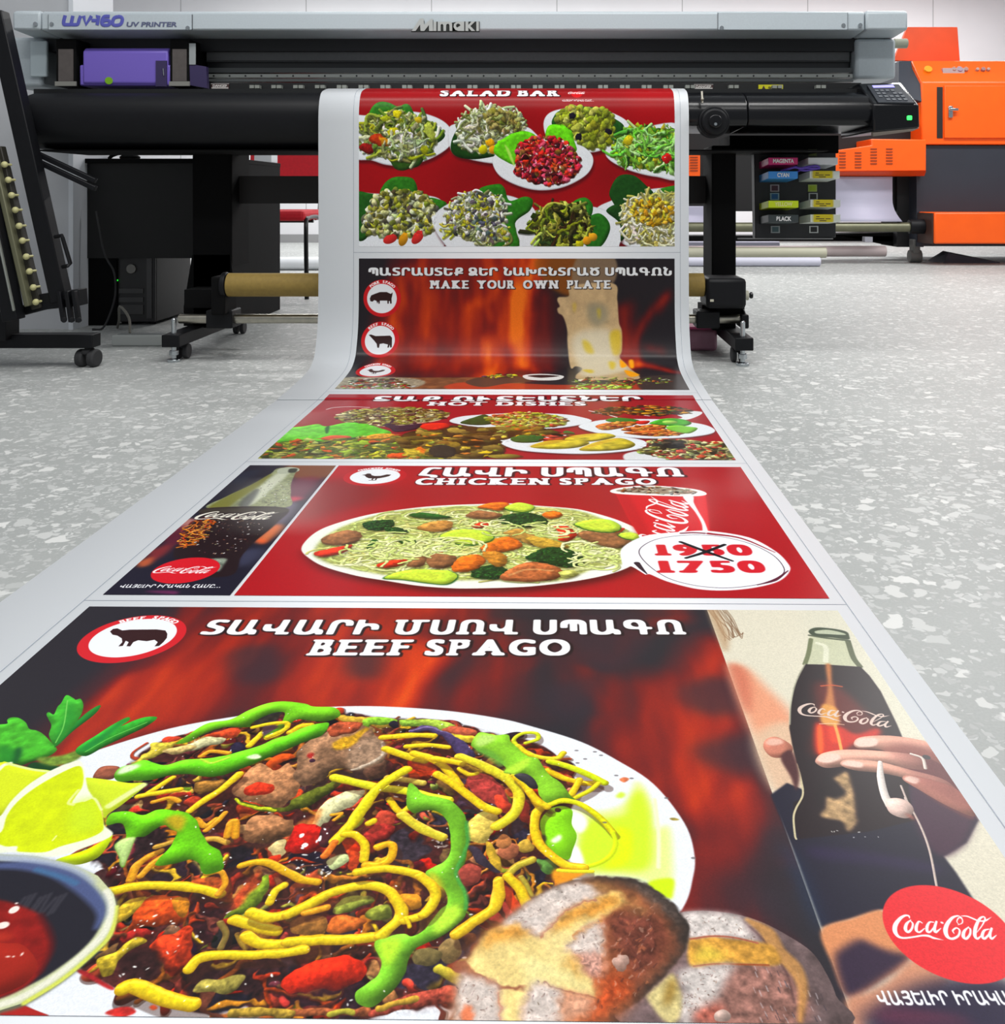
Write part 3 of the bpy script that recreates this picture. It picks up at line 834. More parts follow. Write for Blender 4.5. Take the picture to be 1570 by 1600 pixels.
    V1, V2, V3, V4, V5 = view(0, 1060, 5.2333), view(150, 1080, 5.2333), view(400, 1080, 5.2333), view(650, 1080, 5.2333), view(830, 1130, 5.2333)
    W1, W2, W3, W4, W5 = view(0, 1300, 5.2333), view(200, 1300, 5.2333), view(450, 1300, 5.2333), view(700, 1300, 5.2333), view(1000, 1300, 5.2333)
    food = ph(203, 1193, 250, 1162, 330, 1140, 420, 1110, 530, 1113, 600, 1123, 690, 1128, 780, 1150, 840, 1165, 880, 1195, 900, 1235, 880, 1290, 870, 1340, 880, 1400, 760, 1540, 730, 1574, 620, 1588, 560, 1594, 450, 1595,
              380, 1590, 310, 1582, 250, 1570, 190, 1548, 125, 1524, 140, 1460, 160, 1400, 140, 1330, 150, 1260, 190, 1220)
    p.poly(food, (66, 30, 28), soft=3, tex=.4, tscale=26)
    pal = [(120, 44, 30), (86, 30, 28), (150, 60, 34), (178, 54, 28), (60, 36, 30), (34, 24, 34), (28, 20, 30), (142, 110, 60), (104, 66, 40), (160, 110, 50), (190, 40, 24), (110, 30, 36)]
    chunks(p, food, 330, (9, 26), pal, 'blob', 3, (1, 2.0), .3, jit=20, bulge=.6)
    chunks(p, food, 320, (5, 13), pal + [(196, 150, 40), (120, 130, 40)], 'blob', 4, (1, 2.4), .3, jit=24, bulge=.6)
    for q, c in ((V1(880, 1190, 1010, 1180, 1020, 1300, 930, 1360, 1000, 1500, 800, 1560, 760, 1520, 880, 1330), (34, 26, 34)), (V2(460, 1130, 640, 1160, 600, 1300, 450, 1370, 300, 1450, 300, 1320), (44, 28, 30)),
                 (V2(480, 1450, 760, 1400, 840, 1500, 700, 1568, 420, 1568), (40, 26, 34)), (V2(1140, 1280, 1360, 1290, 1330, 1380, 1150, 1460, 1080, 1460), (30, 24, 30)),
                 (W2(520, 590, 760, 600, 800, 720, 700, 860, 650, 1000, 540, 900, 520, 700), (52, 24, 28)), (W2(560, 1130, 900, 1090, 1300, 1080, 1250, 1230, 1050, 1380, 900, 1420, 560, 1450, 480, 1300), (44, 24, 26)),
                 (W2(560, 1350, 900, 1330, 1000, 1300, 900, 1440, 760, 1500, 580, 1460), (26, 22, 32)), (W3(0, 1340, 300, 1310, 520, 1310, 560, 1420, 400, 1470, 0, 1450), (40, 24, 32)),
                 (W3(1100, 950, 1400, 830, 1568, 740, 1568, 1050, 1400, 1120, 1250, 1200, 1200, 1290, 920, 1340, 1010, 1080), (44, 38, 52)), (V3(1380, 1000, 1520, 1020, 1568, 1110, 1500, 1160, 1400, 1080), (44, 38, 54)),
                 (V4(20, 1030, 120, 995, 220, 1040, 265, 1100, 230, 1160, 120, 1100), (46, 40, 52)), (V4(760, 1110, 920, 1080, 930, 1200, 820, 1260, 740, 1170), (42, 36, 50)), (V4(820, 1480, 960, 1380, 1120, 1480, 1140, 1568, 860, 1568), (36, 32, 44)),
                 (V3(200, 1430, 330, 1360, 480, 1320, 600, 1370, 600, 1480, 560, 1560, 420, 1540, 300, 1480), (30, 22, 36)), (V3(1130, 1180, 1330, 1180, 1420, 1280, 1350, 1400, 1140, 1430), (52, 42, 50)),
                 (V2(510, 800, 640, 720, 740, 750, 640, 820, 480, 840), (36, 26, 36)), (V3(0, 260, 120, 190, 240, 165, 130, 260, 20, 300), (40, 36, 40)), (V4(330, 650, 420, 760, 700, 940, 480, 950, 330, 860), (66, 46, 60))):
        p.poly(q, c, soft=2, tex=.35, tscale=12)
    chunks(p, food, 90, (7, 15), [(170, 60, 36), (190, 46, 26), (140, 90, 50), (96, 40, 36)], 'blob', 8, (1, 2), .3, jit=20, bulge=.6)
    under = [(196, 120, 30), (150, 80, 30), (206, 160, 30), (120, 60, 30), (90, 40, 30), (176, 60, 30)]
    chunks(p, food, 170, (10, 22), under, 'shred', 61, (1.2, 2.6), .3, jit=16)
    chunks(p, food, 150, (5, 13), [(170, 46, 28), (60, 32, 34), (30, 22, 34), (190, 60, 30), (120, 110, 40)], 'poly', 62, (1, 2.4), .3, jit=16)
    p.warp(20, 50, 3, food); p.warp(6, 24, 5, food); p.grain(food, .34, 9, 7)
    glints(p, food, 120, (1.0, 2.6), 6)
    # rim pieces
    for q, c in ((V1(760, 830, 800, 750, 870, 720, 980, 735, 930, 830, 840, 840), (150, 84, 62)), (V2(280, 590, 430, 500, 450, 440, 560, 430, 660, 440, 560, 520, 420, 570), (206, 186, 60)),
                 (V2(700, 470, 900, 390, 1050, 370, 1050, 430, 860, 480, 700, 500), (206, 200, 150)), (V2(900, 380, 1100, 320, 1200, 330, 1150, 390, 1000, 390), (206, 70, 34)),
                 (V2(560, 500, 760, 450, 820, 470, 640, 530), (210, 180, 110)), (V3(700, 200, 900, 220, 1100, 230, 1120, 300, 900, 300, 700, 250), (200, 160, 50)),
                 (V3(860, 250, 1000, 220, 1150, 240, 1110, 280, 960, 290, 900, 330), (140, 196, 50)), (V3(1180, 240, 1400, 240, 1540, 260, 1400, 300, 1200, 290), (140, 180, 60)),
                 (V4(0, 240, 200, 250, 340, 310, 250, 330, 100, 300), (170, 200, 70)), (V4(220, 310, 320, 300, 480, 330, 500, 370, 380, 390, 260, 350), (190, 90, 60)),
                 (V4(240, 360, 460, 390, 480, 430, 330, 420), (232, 200, 50)), (V2(1080, 490, 1120, 440, 1180, 430, 1230, 480, 1120, 530), (40, 34, 56)), (V3(1090, 290, 1130, 250, 1170, 290, 1140, 305), (38, 32, 46))):
        p.poly(q, c, bulge=.45, r=8, tex=.2, tscale=8)
    # --- meats and big pieces
    p.poly(V2(820, 760, 1000, 740, 1080, 760, 880, 860, 830, 850), (150, 104, 44), bulge=.5, r=10, tex=.4)
    p.poly(V3(-200, 850, -120, 720, 20, 590, 140, 650, 260, 600, 330, 700, 350, 820, 290, 900, 200, 970, 60, 950, -60, 910), (192, 132, 88), bulge=.5, r=20, tex=.35, tscale=16)
    p.poly(V3(-80, 800, 20, 760, 130, 770, 110, 850, 0, 860, -90, 850), (206, 52, 26), bulge=.5, r=8, tex=.3)
    p.poly(V3(90, 600, 200, 520, 320, 540, 220, 590, 110, 640), (226, 84, 24), bulge=.4, r=8)
    p.poly(V3(380, 850, 600, 700, 700, 650, 800, 680, 1060, 560, 1070, 690, 920, 745, 640, 705, 560, 780, 400, 870), (52, 34, 30), soft=3)
    p.poly(V3(900, 640, 1050, 570, 1060, 680, 960, 740, 890, 700), (88, 58, 44), bulge=.4, r=10, tex=.3)
    p.poly(V3(260, 960, 300, 900, 450, 840, 600, 750, 640, 730, 690, 770, 560, 880, 400, 960, 250, 995, 100, 1000, -60, 970, -150, 930, -140, 900, 60, 960), (92, 100, 28), bulge=.5, r=12, tex=.3)
    p.stroke(V2(1145, 905, 1230, 950, 1350, 970, 1450, 990), 6, (190, 200, 30), tube=.3)
    p.poly(V3(340, 500, 420, 430, 560, 350, 700, 290, 850, 290, 980, 370, 1060, 460, 1060, 560, 1000, 600, 900, 640, 790, 668, 700, 640, 600, 680, 540, 740, 400, 806, 340, 780, 305, 700, 330, 600), (142, 104, 76), bulge=.5, r=26, tex=.4, tscale=22)
    p.poly(V3(780, 655, 740, 560, 800, 450, 900, 390, 1000, 390, 1060, 470, 1040, 570, 900, 635), (160, 128, 102), soft=8, tex=.25, tscale=10)
    p.stroke(V3(1030, 440, 1040, 500, 990, 570, 880, 625, 790, 655), 6, (206, 188, 166), tube=.3, soft=3, alpha=.8)
    p.poly(V3(590, 320, 700, 260, 850, 280, 840, 330, 740, 360, 640, 380), (176, 78, 46), tex=.4, bulge=.5)
    p.poly(V3(630, 450, 740, 390, 900, 320, 870, 375, 760, 470, 650, 490), (214, 160, 30), soft=3, tex=.3)
    p.poly(V3(420, 520, 500, 515, 460, 560), (170, 40, 34), soft=2); p.ell(p.px(V3(455, 580))[0], 8, 8, (66, 32, 52))
    p.poly(V2(1195, 1160, 1260, 1060, 1300, 1030, 1420, 1022, 1568, 1045, 1620, 1070, 1580, 1180, 1460, 1245, 1310, 1262, 1220, 1235), (170, 116, 76), bulge=.6, r=22, tex=.35, tscale=14)
    p.poly(V2(1180, 1240, 1310, 1262, 1460, 1250, 1400, 1300, 1220, 1300), (70, 38, 32), soft=4)
    p.poly(V3(460, 1065, 520, 950, 640, 880, 800, 820, 890, 825, 850, 900, 700, 990, 560, 1090, 490, 1150, 420, 1150), (216, 212, 160), bulge=.35, r=14)
    p.poly(V3(320, 1120, 440, 1040, 520, 960, 540, 1010, 480, 1100, 490, 1160, 400, 1160), (232, 130, 60), soft=5, alpha=.8)
    p.poly(V3(255, 1250, 300, 1130, 330, 1105, 450, 1090, 560, 1160, 530, 1290, 380, 1355, 265, 1335), (196, 30, 22), bulge=.6, r=14, tex=.3)
    p.poly(V3(520, 1150, 600, 1110, 640, 1200, 560, 1300, 510, 1280), (76, 36, 40), bulge=.5)
    for c, a, b in (((355, 1196), 16, 12), ((390, 1270), 26, 18), ((520, 1215), 14, 18), ((375, 1300), 14, 8), ((560, 1130), 8, 8), ((580, 1165), 7, 7), ((490, 1240), 8, 14)):
        p.ell(p.px(V3(*c))[0], a * .32, b * .42, (244, 240, 240), bulge=0)
    p.poly(V3(1000, 1010, 1090, 990, 1140, 1060, 1080, 1120, 960, 1110), (186, 66, 46), bulge=.5, tex=.3); p.poly(V3(900, 1180, 1000, 1090, 1150, 1110, 1100, 1200, 960, 1260, 920, 1240), (172, 48, 40), bulge=.5, tex=.3)
    p.poly(V4(-20, 590, 90, 585, 200, 680, 150, 705, 20, 655), (218, 62, 26), bulge=.5, tex=.3)
    p.poly(V4(400, 745, 520, 680, 650, 740, 750, 865, 775, 960, 720, 1005, 640, 940, 500, 880), (178, 62, 56), bulge=.4, r=14, tex=.35)
    p.poly(V4(640, 870, 720, 880, 770, 940, 720, 1000, 660, 950), (226, 70, 44), bulge=.5); p.poly(V4(850, 920, 920, 940, 930, 1060, 840, 1060), (190, 52, 40), bulge=.4)
    p.poly(V4(430, 1200, 450, 1060, 560, 985, 650, 1020, 650, 1120, 560, 1250, 450, 1235), (234, 204, 92), bulge=.4, r=12, tex=.2)
    p.stroke(V4(-20, 340, 60, 318, 150, 330, 250, 380, 330, 440, 420, 520), [10, 14, 16, 16, 20, 26], (74, 58, 100), tube=.5, spec=.25)
    p.ell(p.px(V4(890, 1285))[0], 17, 22, (196, 156, 56)); p.ell(p.px(V4(760, 1330))[0], 22, 24, (176, 100, 66)); p.ell(p.px(V4(715, 1250))[0], 14, 22, (190, 120, 66))
    p.poly(V4(560, 1260, 620, 1250, 690, 1440, 690, 1500, 620, 1460), (212, 170, 46), bulge=.4); p.poly(V4(430, 1280, 520, 1320, 620, 1450, 690, 1500, 600, 1490, 480, 1400), (60, 48, 62), bulge=.4, spec=.2)
    p.ell(p.px(W4(170, 370))[0], 24, 30, (150, 62, 50)); p.poly(W4(750, 240, 850, 260, 890, 330, 800, 360, 740, 320), (86, 130, 56), bulge=.4)
    p.poly(W4(860, 370, 930, 310, 1040, 370, 960, 440, 880, 455), (230, 118, 30), bulge=.5); p.poly(W4(460, 470, 520, 500, 605, 600, 560, 675, 470, 560), (222, 66, 28), bulge=.5)
    # reds at the near edge of the plate
    p.poly(W1(1150, 600, 1250, 520, 1400, 525, 1540, 560, 1545, 720, 1400, 780, 1200, 800, 1020, 850, 1080, 760), (216, 76, 24), bulge=.6, r=16, tex=.5, tscale=14)
    p.poly(W1(1420, 560, 1500, 540, 1555, 570, 1540, 690, 1450, 690, 1410, 620), (224, 138, 30), bulge=.6, tex=.3)
    p.poly(W1(1230, 950, 1400, 860, 1550, 790, 1570, 1000, 1540, 1120, 1400, 1190, 1250, 1030), (198, 56, 24), bulge=.6, r=14, tex=.55, tscale=12)
    p.poly(W1(1000, 1040, 1250, 1000, 1320, 1150, 1200, 1250, 1000, 1190), (48, 26, 26), soft=4, tex=.4)
    p.poly(W1(950, 650, 1050, 565, 1190, 540, 1110, 690, 960, 790, 885, 890, 870, 840), (200, 164, 40), bulge=.5, tex=.4)
    p.poly(W1(800, 1070, 950, 1000, 1100, 900, 1180, 935, 1000, 1040, 930, 1190, 820, 1190), (186, 160, 40), bulge=.5, tex=.4)
    p.poly(W2(890, 600, 1050, 440, 1145, 380, 1130, 520, 1000, 650, 800, 710), (122, 150, 34), bulge=.5, tex=.2); p.poly(W2(820, 600, 1000, 400, 1090, 330, 1040, 450, 900, 620), (190, 70, 34), soft=5, tex=.4)
    p.poly(W2(540, 420, 700, 380, 830, 420, 840, 560, 760, 560, 560, 480), (190, 80, 32), bulge=.5, tex=.5)
    p.poly(W3(370, 660, 450, 560, 650, 530, 705, 585, 560, 655, 400, 695), (142, 150, 56), bulge=.5, tex=.35); p.poly(W3(640, 700, 720, 620, 840, 610, 850, 690, 700, 740), (136, 144, 50), bulge=.5, tex=.2)
    p.poly(W3(305, 815, 380, 712, 580, 718, 650, 770, 500, 845, 330, 850), (212, 106, 40), bulge=.5, tex=.3); p.poly(W3(930, 520, 1060, 520, 1090, 600, 960, 640), (232, 150, 36), bulge=.5)
    p.poly(W3(20, 760, 150, 700, 300, 720, 280, 850, 40, 860), (158, 104, 46), bulge=.4, tex=.3)
    p.poly(W2(550, 1320, 620, 1240, 800, 1215, 955, 1205, 880, 1310, 700, 1335), (160, 146, 66), bulge=.5, tex=.4)
    p.poly(W3(-70, 1290, 0, 1190, 80, 1130, 250, 1070, 450, 1050, 600, 1080, 645, 1150, 600, 1230, 450, 1290, 300, 1312, 100, 1330), (238, 46, 18), bulge=.55, r=26)
    p.poly(W3(-20, 1320, 150, 1320, 420, 1290, 560, 1240, 500, 1330, 200, 1380, 0, 1380), (52, 22, 30), soft=8, alpha=.9)
    p.stroke(W3(0, 1490, 200, 1480, 450, 1490, 650, 1480), 15, (150, 80, 46), tube=.4, tex=.4); p.stroke(W3(350, 1500, 450, 1480, 520, 1490), 13, (168, 160, 50), tube=.4)
    p.stroke(W3(700, 1490, 1000, 1400, 1380, 1340), [14, 26, 34], (160, 66, 50), tube=.4, tex=.4); p.stroke(W3(750, 1440, 900, 1410, 1050, 1380), 12, (190, 150, 50), tube=.4)
    p.stroke(W2(850, 1500, 1000, 1490, 1350, 1500), 16, (160, 130, 46), tube=.4, tex=.3)
    p.stroke(W3(1240, 1150, 1320, 1190, 1400, 1220), 22, (190, 172, 50), tube=.5); p.ell(p.px(W3(1320, 1000))[0], 22, 26, (136, 110, 66)); p.ell(p.px(W3(1130, 1050))[0], 24, 20, (120, 104, 60))
    p.poly(V3(580, 1400, 710, 1340, 762, 1400, 612, 1492), (198, 210, 146), bulge=.3, r=8); p.poly(V3(110, 1310, 230, 1230, 240, 1330, 180, 1380), (214, 190, 130), bulge=.3); p.poly(V3(100, 1380, 190, 1350, 200, 1400, 150, 1440), (216, 52, 22), bulge=.4)
    p.poly(V3(705, 1215, 800, 1200, 850, 1260, 830, 1340, 740, 1310), (234, 54, 14), bulge=.4); p.poly(V3(740, 1320, 830, 1340, 840, 1460, 780, 1490), (214, 70, 28), bulge=.5, tex=.3)
    glints(p, V3(250, 1380, 600, 1340, 620, 1540, 420, 1530), 22, (1.2, 2.4), 9); glints(p, V4(150, 1210, 270, 1220, 260, 1300, 160, 1290), 16, (1.2, 3), 10); glints(p, W1(950, 1200, 1300, 1150, 1560, 800, 1300, 640, 1200, 640), 20, (1, 2.6), 12)
    p.warp(5, 26, 9, food); p.grain(food, .24, 7, 8)
    # --- strands, back to front
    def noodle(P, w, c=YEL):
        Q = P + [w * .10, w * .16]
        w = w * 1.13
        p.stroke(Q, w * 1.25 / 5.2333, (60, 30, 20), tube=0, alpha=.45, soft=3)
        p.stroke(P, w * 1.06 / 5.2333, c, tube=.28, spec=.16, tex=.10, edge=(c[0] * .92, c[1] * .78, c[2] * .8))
    ORG = (226, 160, 30)
    for P, w, *c in (
        (V2(410, 860, 520, 790, 630, 720), 45), (V2(340, 880, 500, 850, 680, 822), 50), (V2(470, 920, 600, 890, 680, 920), 40, ORG), (V2(280, 1565, 330, 1450, 420, 1380, 530, 1330), 60, ORG), (V2(360, 1535, 450, 1440, 560, 1372), 55, ORG), (V2(490, 1290, 560, 1270, 610, 1250), 50, (190, 150, 50)),
        (V2(820, 1060, 900, 1110, 990, 1060), 50, ORG), (V2(900, 1150, 1000, 1070, 1060, 1010), 40, ORG), (V2(900, 1225, 980, 1222, 1065, 1255), 50, (214, 170, 60)), (V2(1070, 1200, 1100, 1090, 1140, 1080, 1140, 1200), 55, ORG), (V2(770, 990, 900, 900, 1050, 800, 1170, 690), 60),
        (V2(860, 540, 930, 505, 1080, 515), 45, ORG), (V2(1250, 460, 1400, 330, 1540, 290), 50), (V2(1400, 400, 1500, 360, 1568, 280), 40),
        (V3(1040, 390, 1250, 375, 1445, 375), 60), (V3(1230, 465, 1400, 455, 1568, 472), 50), (V3(1060, 480, 1200, 530, 1380, 570), 70), (V3(1080, 720, 1200, 740, 1360, 770), 60, (206, 186, 70)),
        (V4(-20, 515, 130, 560, 260, 660, 360, 790), 64), (V4(170, 690, 300, 770, 430, 870, 560, 960, 660, 995), 70), (V4(150, 560, 280, 580, 380, 600), 60), (V4(350, 640, 430, 690, 500, 680), 40), (V4(360, 540, 520, 600, 650, 670, 760, 740, 840, 850, 830, 960, 770, 1040, 660, 1110), 84, (226, 216, 40)),
        (V4(810, 700, 900, 800, 960, 880, 1020, 970), 62), (V3(620, 1020, 700, 1010, 640, 1060), 30, ORG), (V3(1090, 900, 1180, 1000, 1280, 940), 50), (V3(1190, 1020, 1350, 1120, 1520, 1205), 78, (222, 208, 50)), (V3(740, 1170, 830, 1100, 860, 1060), 40, (170, 190, 40)),
        (V3(640, 718, 800, 758, 1000, 802, 1220, 832, 1420, 880, 1568, 905), 76, (226, 226, 30)), (V3(1235, 645, 1060, 760, 960, 850, 850, 1000, 730, 1150, 640, 1245), 84, (230, 220, 24)), (V3(640, 1250, 590, 1330, 560, 1370), 60, (232, 120, 30)),
        (V3(720, 1180, 820, 1190, 890, 1280, 880, 1400), 66), (V3(900, 1440, 1010, 1440, 1100, 1390, 1120, 1300, 1080, 1270, 1000, 1300), 64, (236, 180, 20)), (V3(920, 1090, 960, 1070), 60),
        (V4(830, 470, 800, 410, 870, 360, 980, 358, 995, 405, 900, 440), 34, (206, 220, 30)), (V4(830, 460, 900, 510, 1000, 545, 1150, 555, 1205, 515), 46, (228, 210, 30)), (V4(1080, 655, 1200, 720, 1350, 765, 1470, 770), 56, (236, 200, 16)), (V4(1100, 580, 1250, 625, 1400, 690, 1540, 765), 60, (206, 226, 20)), (V4(1335, 740, 1270, 860), 56), (V4(1300, 890, 1420, 830, 1490, 770), 40, (222, 220, 20)),
        (W1(900, 500, 1100, 467, 1350, 455, 1570, 470, 1800, 520), 82), (W1(1010, 1300, 1080, 1275, 1250, 1340, 1400, 1385, 1570, 1415), 118), (W2(640, 360, 760, 350, 790, 440, 740, 520), 46, ORG),
        (W2(1150, 590, 1200, 500, 1280, 450), 60), (W2(930, 300, 1050, 268, 1160, 280, 1300, 350, 1430, 412, 1545, 432), 66, (226, 176, 20)), (W2(900, 860, 930, 930, 960, 980), 40, (150, 120, 40)), (W2(760, 760, 800, 860, 760, 980), 50, (130, 110, 50)),
        (W2(870, 735, 1000, 770, 1120, 810, 1210, 835), 92), (W2(975, 870, 1050, 930, 1200, 952, 1400, 922, 1570, 905), 92), (W3(-10, 925, 300, 907, 500, 912, 700, 890), 86), (W2(500, 1150, 570, 1075, 700, 1042, 950, 1036, 1200, 1030, 1440, 985), 80),
        (W2(1000, 670, 1150, 717, 1300, 690, 1450, 625, 1600, 545), 82), (W3(0, 690, 150, 605, 350, 512, 550, 462, 700, 460, 830, 512, 920, 620, 918, 720, 840, 800, 750, 880), 82),
        (W3(570, 352, 700, 326, 900, 332, 1080, 382, 1190, 470, 1200, 570, 1100, 690, 960, 745), 76), (W3(960, 720, 990, 805), 30), (W3(150, 670, 250, 640, 320, 620), 60, ORG),
        (W4(60, 870, 250, 722, 370, 625, 410, 520, 412, 420), 88, (232, 196, 30)), (W4(480, 385, 550, 312, 690, 252), 62, (196, 180, 50)), (W4(600, 390, 680, 530), 44, (170, 156, 50)), (W4(490, 380, 580, 480, 655, 610), 78, (232, 204, 24)),
    ):
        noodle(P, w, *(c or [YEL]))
    # --- green pepper strips
    GP = dict(bulge=.55, r=20, tex=.08, tscale=24, spec=.10)
    p.poly(V3(230, 92, 400, 110, 470, 132, 640, 140, 692, 200, 600, 250, 480, 255, 350, 242, 280, 275, 215, 330, 150, 370, 60, 400, 120, 330, 200, 270, 240, 180, 150, 182, 0, 250, -40, 300, 20, 300, -110, 310, -260, 310, -410, 360, -540, 425, -650, 442, -560, 375, -400, 275, -210, 240, -60, 160, 90, 108), (116, 200, 28), **GP)
    p.poly(V3(-10, 262, 90, 215, 215, 180, 130, 270, 30, 300), (46, 40, 34), soft=1, tex=.4); p.poly(V3(60, 310, 130, 290, 180, 300, 120, 350, 60, 380), (84, 64, 80), soft=2)
    noodle(V3(-20, 310, 110, 280, 240, 270, 240, 320, 100, 390), 40); noodle(V3(280, 350, 370, 300, 440, 290), 60, (226, 190, 20))
    p.poly(V2(150, 692, 200, 630, 300, 598, 400, 568, 550, 610, 700, 568, 850, 562, 1000, 545, 1150, 510, 1300, 470, 1500, 390, 1560, 375, 1710, 305, 1878, 265, 1905, 292, 1850, 370, 1708, 425, 1500, 512, 1300, 592, 1100, 680, 950, 716, 850, 702, 740, 690, 600, 702, 450, 746, 320, 742, 230, 760, 165, 742), (98, 196, 24), **GP)
    p.poly(V2(172, 690, 220, 624, 330, 598, 352, 622, 260, 672), (222, 236, 200), soft=4); p.poly(V2(1230, 545, 1300, 525, 1350, 545, 1300, 562, 1240, 560), (226, 240, 200), soft=2); p.stroke(V2(860, 565, 950, 590, 1080, 550), 5, (190, 236, 60), tube=.2, soft=3)
    p.poly(V2(80, 1060, 130, 1008, 250, 1000, 380, 1022, 500, 985, 650, 990, 760, 1010, 830, 1080, 870, 1180, 920, 1270, 1012, 1322, 1042, 1400, 1030, 1482, 900, 1520, 850, 1490, 830, 1430, 760, 1400, 640, 1430, 490, 1446, 510, 1400, 600, 1310, 640, 1230, 655, 1160, 610, 1140, 550, 1100, 480, 1140, 400, 1200, 320, 1212, 310, 1260, 260, 1380, 232, 1460, 200, 1450, 190, 1380, 150, 1280, 240, 1212, 230, 1110, 170, 1088, 90, 1100), (106, 200, 18), **GP)
    p.poly(V2(150, 1282, 240, 1215, 320, 1220, 260, 1380, 232, 1456, 202, 1446, 190, 1380), (198, 230, 140), soft=2, bulge=.3); p.poly(V2(570, 1060, 660, 1020, 740, 1060, 680, 1150, 620, 1130), (206, 160, 30), soft=6, alpha=.85)
    p.poly(V4(450, 440, 520, 352, 650, 372, 752, 370, 780, 430, 900, 530, 1000, 560, 1080, 680, 1180, 760, 1250, 860, 1290, 910, 1100, 942, 1050, 930, 1010, 870, 990, 800, 900, 692, 800, 690, 720, 682, 730, 630, 640, 560, 560, 520, 480, 480), (140, 208, 46), **GP)
    p.poly(V4(800, 700, 880, 686, 960, 730, 1000, 805, 940, 810, 870, 760), (58, 54, 60), bulge=.5, spec=.3); p.poly(V4(470, 480, 620, 500, 700, 570, 730, 600, 680, 620, 600, 560), (104, 170, 60), soft=4, alpha=.7)
    p.poly(V4(715, 660, 800, 600, 930, 545, 900, 620, 800, 690), (182, 232, 60), soft=4); p.poly(V4(480, 430, 540, 370, 650, 390, 600, 440, 520, 470), (186, 226, 110), soft=5)
    p.poly(np.vstack([V4(-60, 780, 0, 800, 60, 860, 260, 900, 350, 970, 410, 1050, 432, 1200, 420, 1320), W3(1440, 280, 1380, 370, 1440, 480, 1470, 620, 1430, 730, 1300, 850, 1150, 930, 1040, 990, 990, 1080, 950, 1200, 850, 1320, 700, 1440, 600, 1430, 550, 1380, 560, 1320, 650, 1260, 740, 1180, 760, 1090, 720, 1010, 710, 930, 780, 900, 860, 870, 960, 860, 1020, 880, 1120, 820, 1180, 730, 1250, 640, 1305, 590, 1270, 480, 1160, 420, 1128, 350, 1200, 310, 1270, 270, 1330, 160),
                       V4(272, 1130, 262, 1080, 200, 1010, 80, 992, -20, 1010, -80, 940)]), (122, 196, 44), **GP)
    p.poly(W3(1180, 760, 1260, 660, 1380, 600, 1420, 680, 1330, 790, 1200, 860), (186, 236, 60), soft=6); p.poly(W3(730, 950, 850, 890, 930, 930, 880, 1060, 800, 1120), (184, 234, 50), soft=6); p.stroke(np.vstack([V4(420, 1080, 428, 1250), W3(1440, 200, 1375, 370, 1450, 520, 1460, 640)]), 7, (66, 160, 70), tube=.2, soft=4, alpha=.7)
    p.poly(W3(1160, 350, 1250, 420, 1270, 560, 1190, 470), (222, 204, 40), soft=5, alpha=.8)
    noodle(W3(1080, 382, 1190, 470, 1200, 570, 1100, 690), 76)
    # leaf-green paint of lettuce on the right of the plate, ring of pasta
    p.poly(V5(330, 730, 600, 730, 790, 650, 850, 490, 930, 550, 985, 700, 1000, 870, 1130, 850, 1160, 1180, 1150, 1380, 1120, 1445, 950, 1320, 700, 1272, 450, 1255, 380, 1180, 420, 1000, 360, 900), (222, 246, 130), soft=8, alpha=.9)
    p.poly(V5(400, 1170, 380, 1000, 470, 800, 580, 790, 760, 760, 800, 650, 880, 560, 960, 690, 990, 900, 960, 1200, 700, 1230, 500, 1220), (204, 242, 44), soft=9)
    p.poly(V5(690, 860, 820, 900, 800, 1150, 600, 1200, 700, 1050), (222, 242, 16), soft=7); p.poly(V5(950, 1330, 1150, 1290, 1160, 1390, 1120, 1446), (204, 242, 20), soft=3); p.poly(V5(690, 620, 730, 580, 770, 600, 740, 630), (206, 240, 70), soft=3); p.stroke(V5(1010, 640, 1040, 900, 1040, 1200), 6, (232, 246, 190), tube=0, soft=5)
    p.poly(V5(330, 735, 420, 760, 460, 830, 400, 910, 330, 830), (238, 242, 240), soft=4); p.poly(V5(300, 1145, 370, 1020, 430, 1170), (240, 243, 240), soft=3)
    p.poly(V5(80, 800, 150, 720, 250, 690, 335, 730, 330, 830, 372, 930, 340, 1050, 300, 1140, 190, 1085, 120, 1010, 80, 900), (140, 222, 24), bulge=.3, r=16)
    p.poly(V5(160, 970, 230, 920, 245, 960, 190, 1000), (240, 248, 230), soft=3); p.poly(V5(80, 920, 115, 930, 118, 980, 90, 970), (60, 60, 40), soft=2); p.ell(p.px(V5(220, 722))[0], 7, 7, (60, 50, 30))
    noodle(V5(130, 690, 250, 650, 360, 665, 460, 712, 580, 800, 665, 900), 50, (222, 226, 16)); p.stroke(V5(665, 900, 690, 1000, 650, 1100, 560, 1165, 430, 1205), 8, (216, 236, 20), tube=.2, soft=4)
    noodle(V5(430, 1205, 280, 1182, 150, 1092, 60, 990, 25, 880, 40, 760, 95, 695), 70, (238, 206, 24)); noodle(V5(-10, 580, 60, 660, 130, 700), 60)
    p.poly(V5(170, 1230, 280, 1215, 450, 1235, 340, 1300, 210, 1345), (238, 150, 30), soft=3); p.stroke(V5(220, 1225, 350, 1235, 500, 1235), 7, (236, 222, 40), tube=.2)
    for q, c in ((V5(720, 475, 760, 455, 800, 470, 760, 500), (206, 110, 70)), (V5(1130, 790, 1170, 785, 1210, 800, 1160, 805), (150, 130, 50)), (W1(860, 1500, 950, 1450, 1060, 1440, 1110, 1490, 1000, 1530), (204, 44, 40)), (W1(1220, 1440, 1260, 1420, 1290, 1450, 1250, 1470), (216, 80, 40)), (W1(620, 1160, 700, 1160, 800, 1220, 930, 1290, 880, 1300), (170, 36, 40))):
        p.poly(q, c, soft=1, tex=.3)
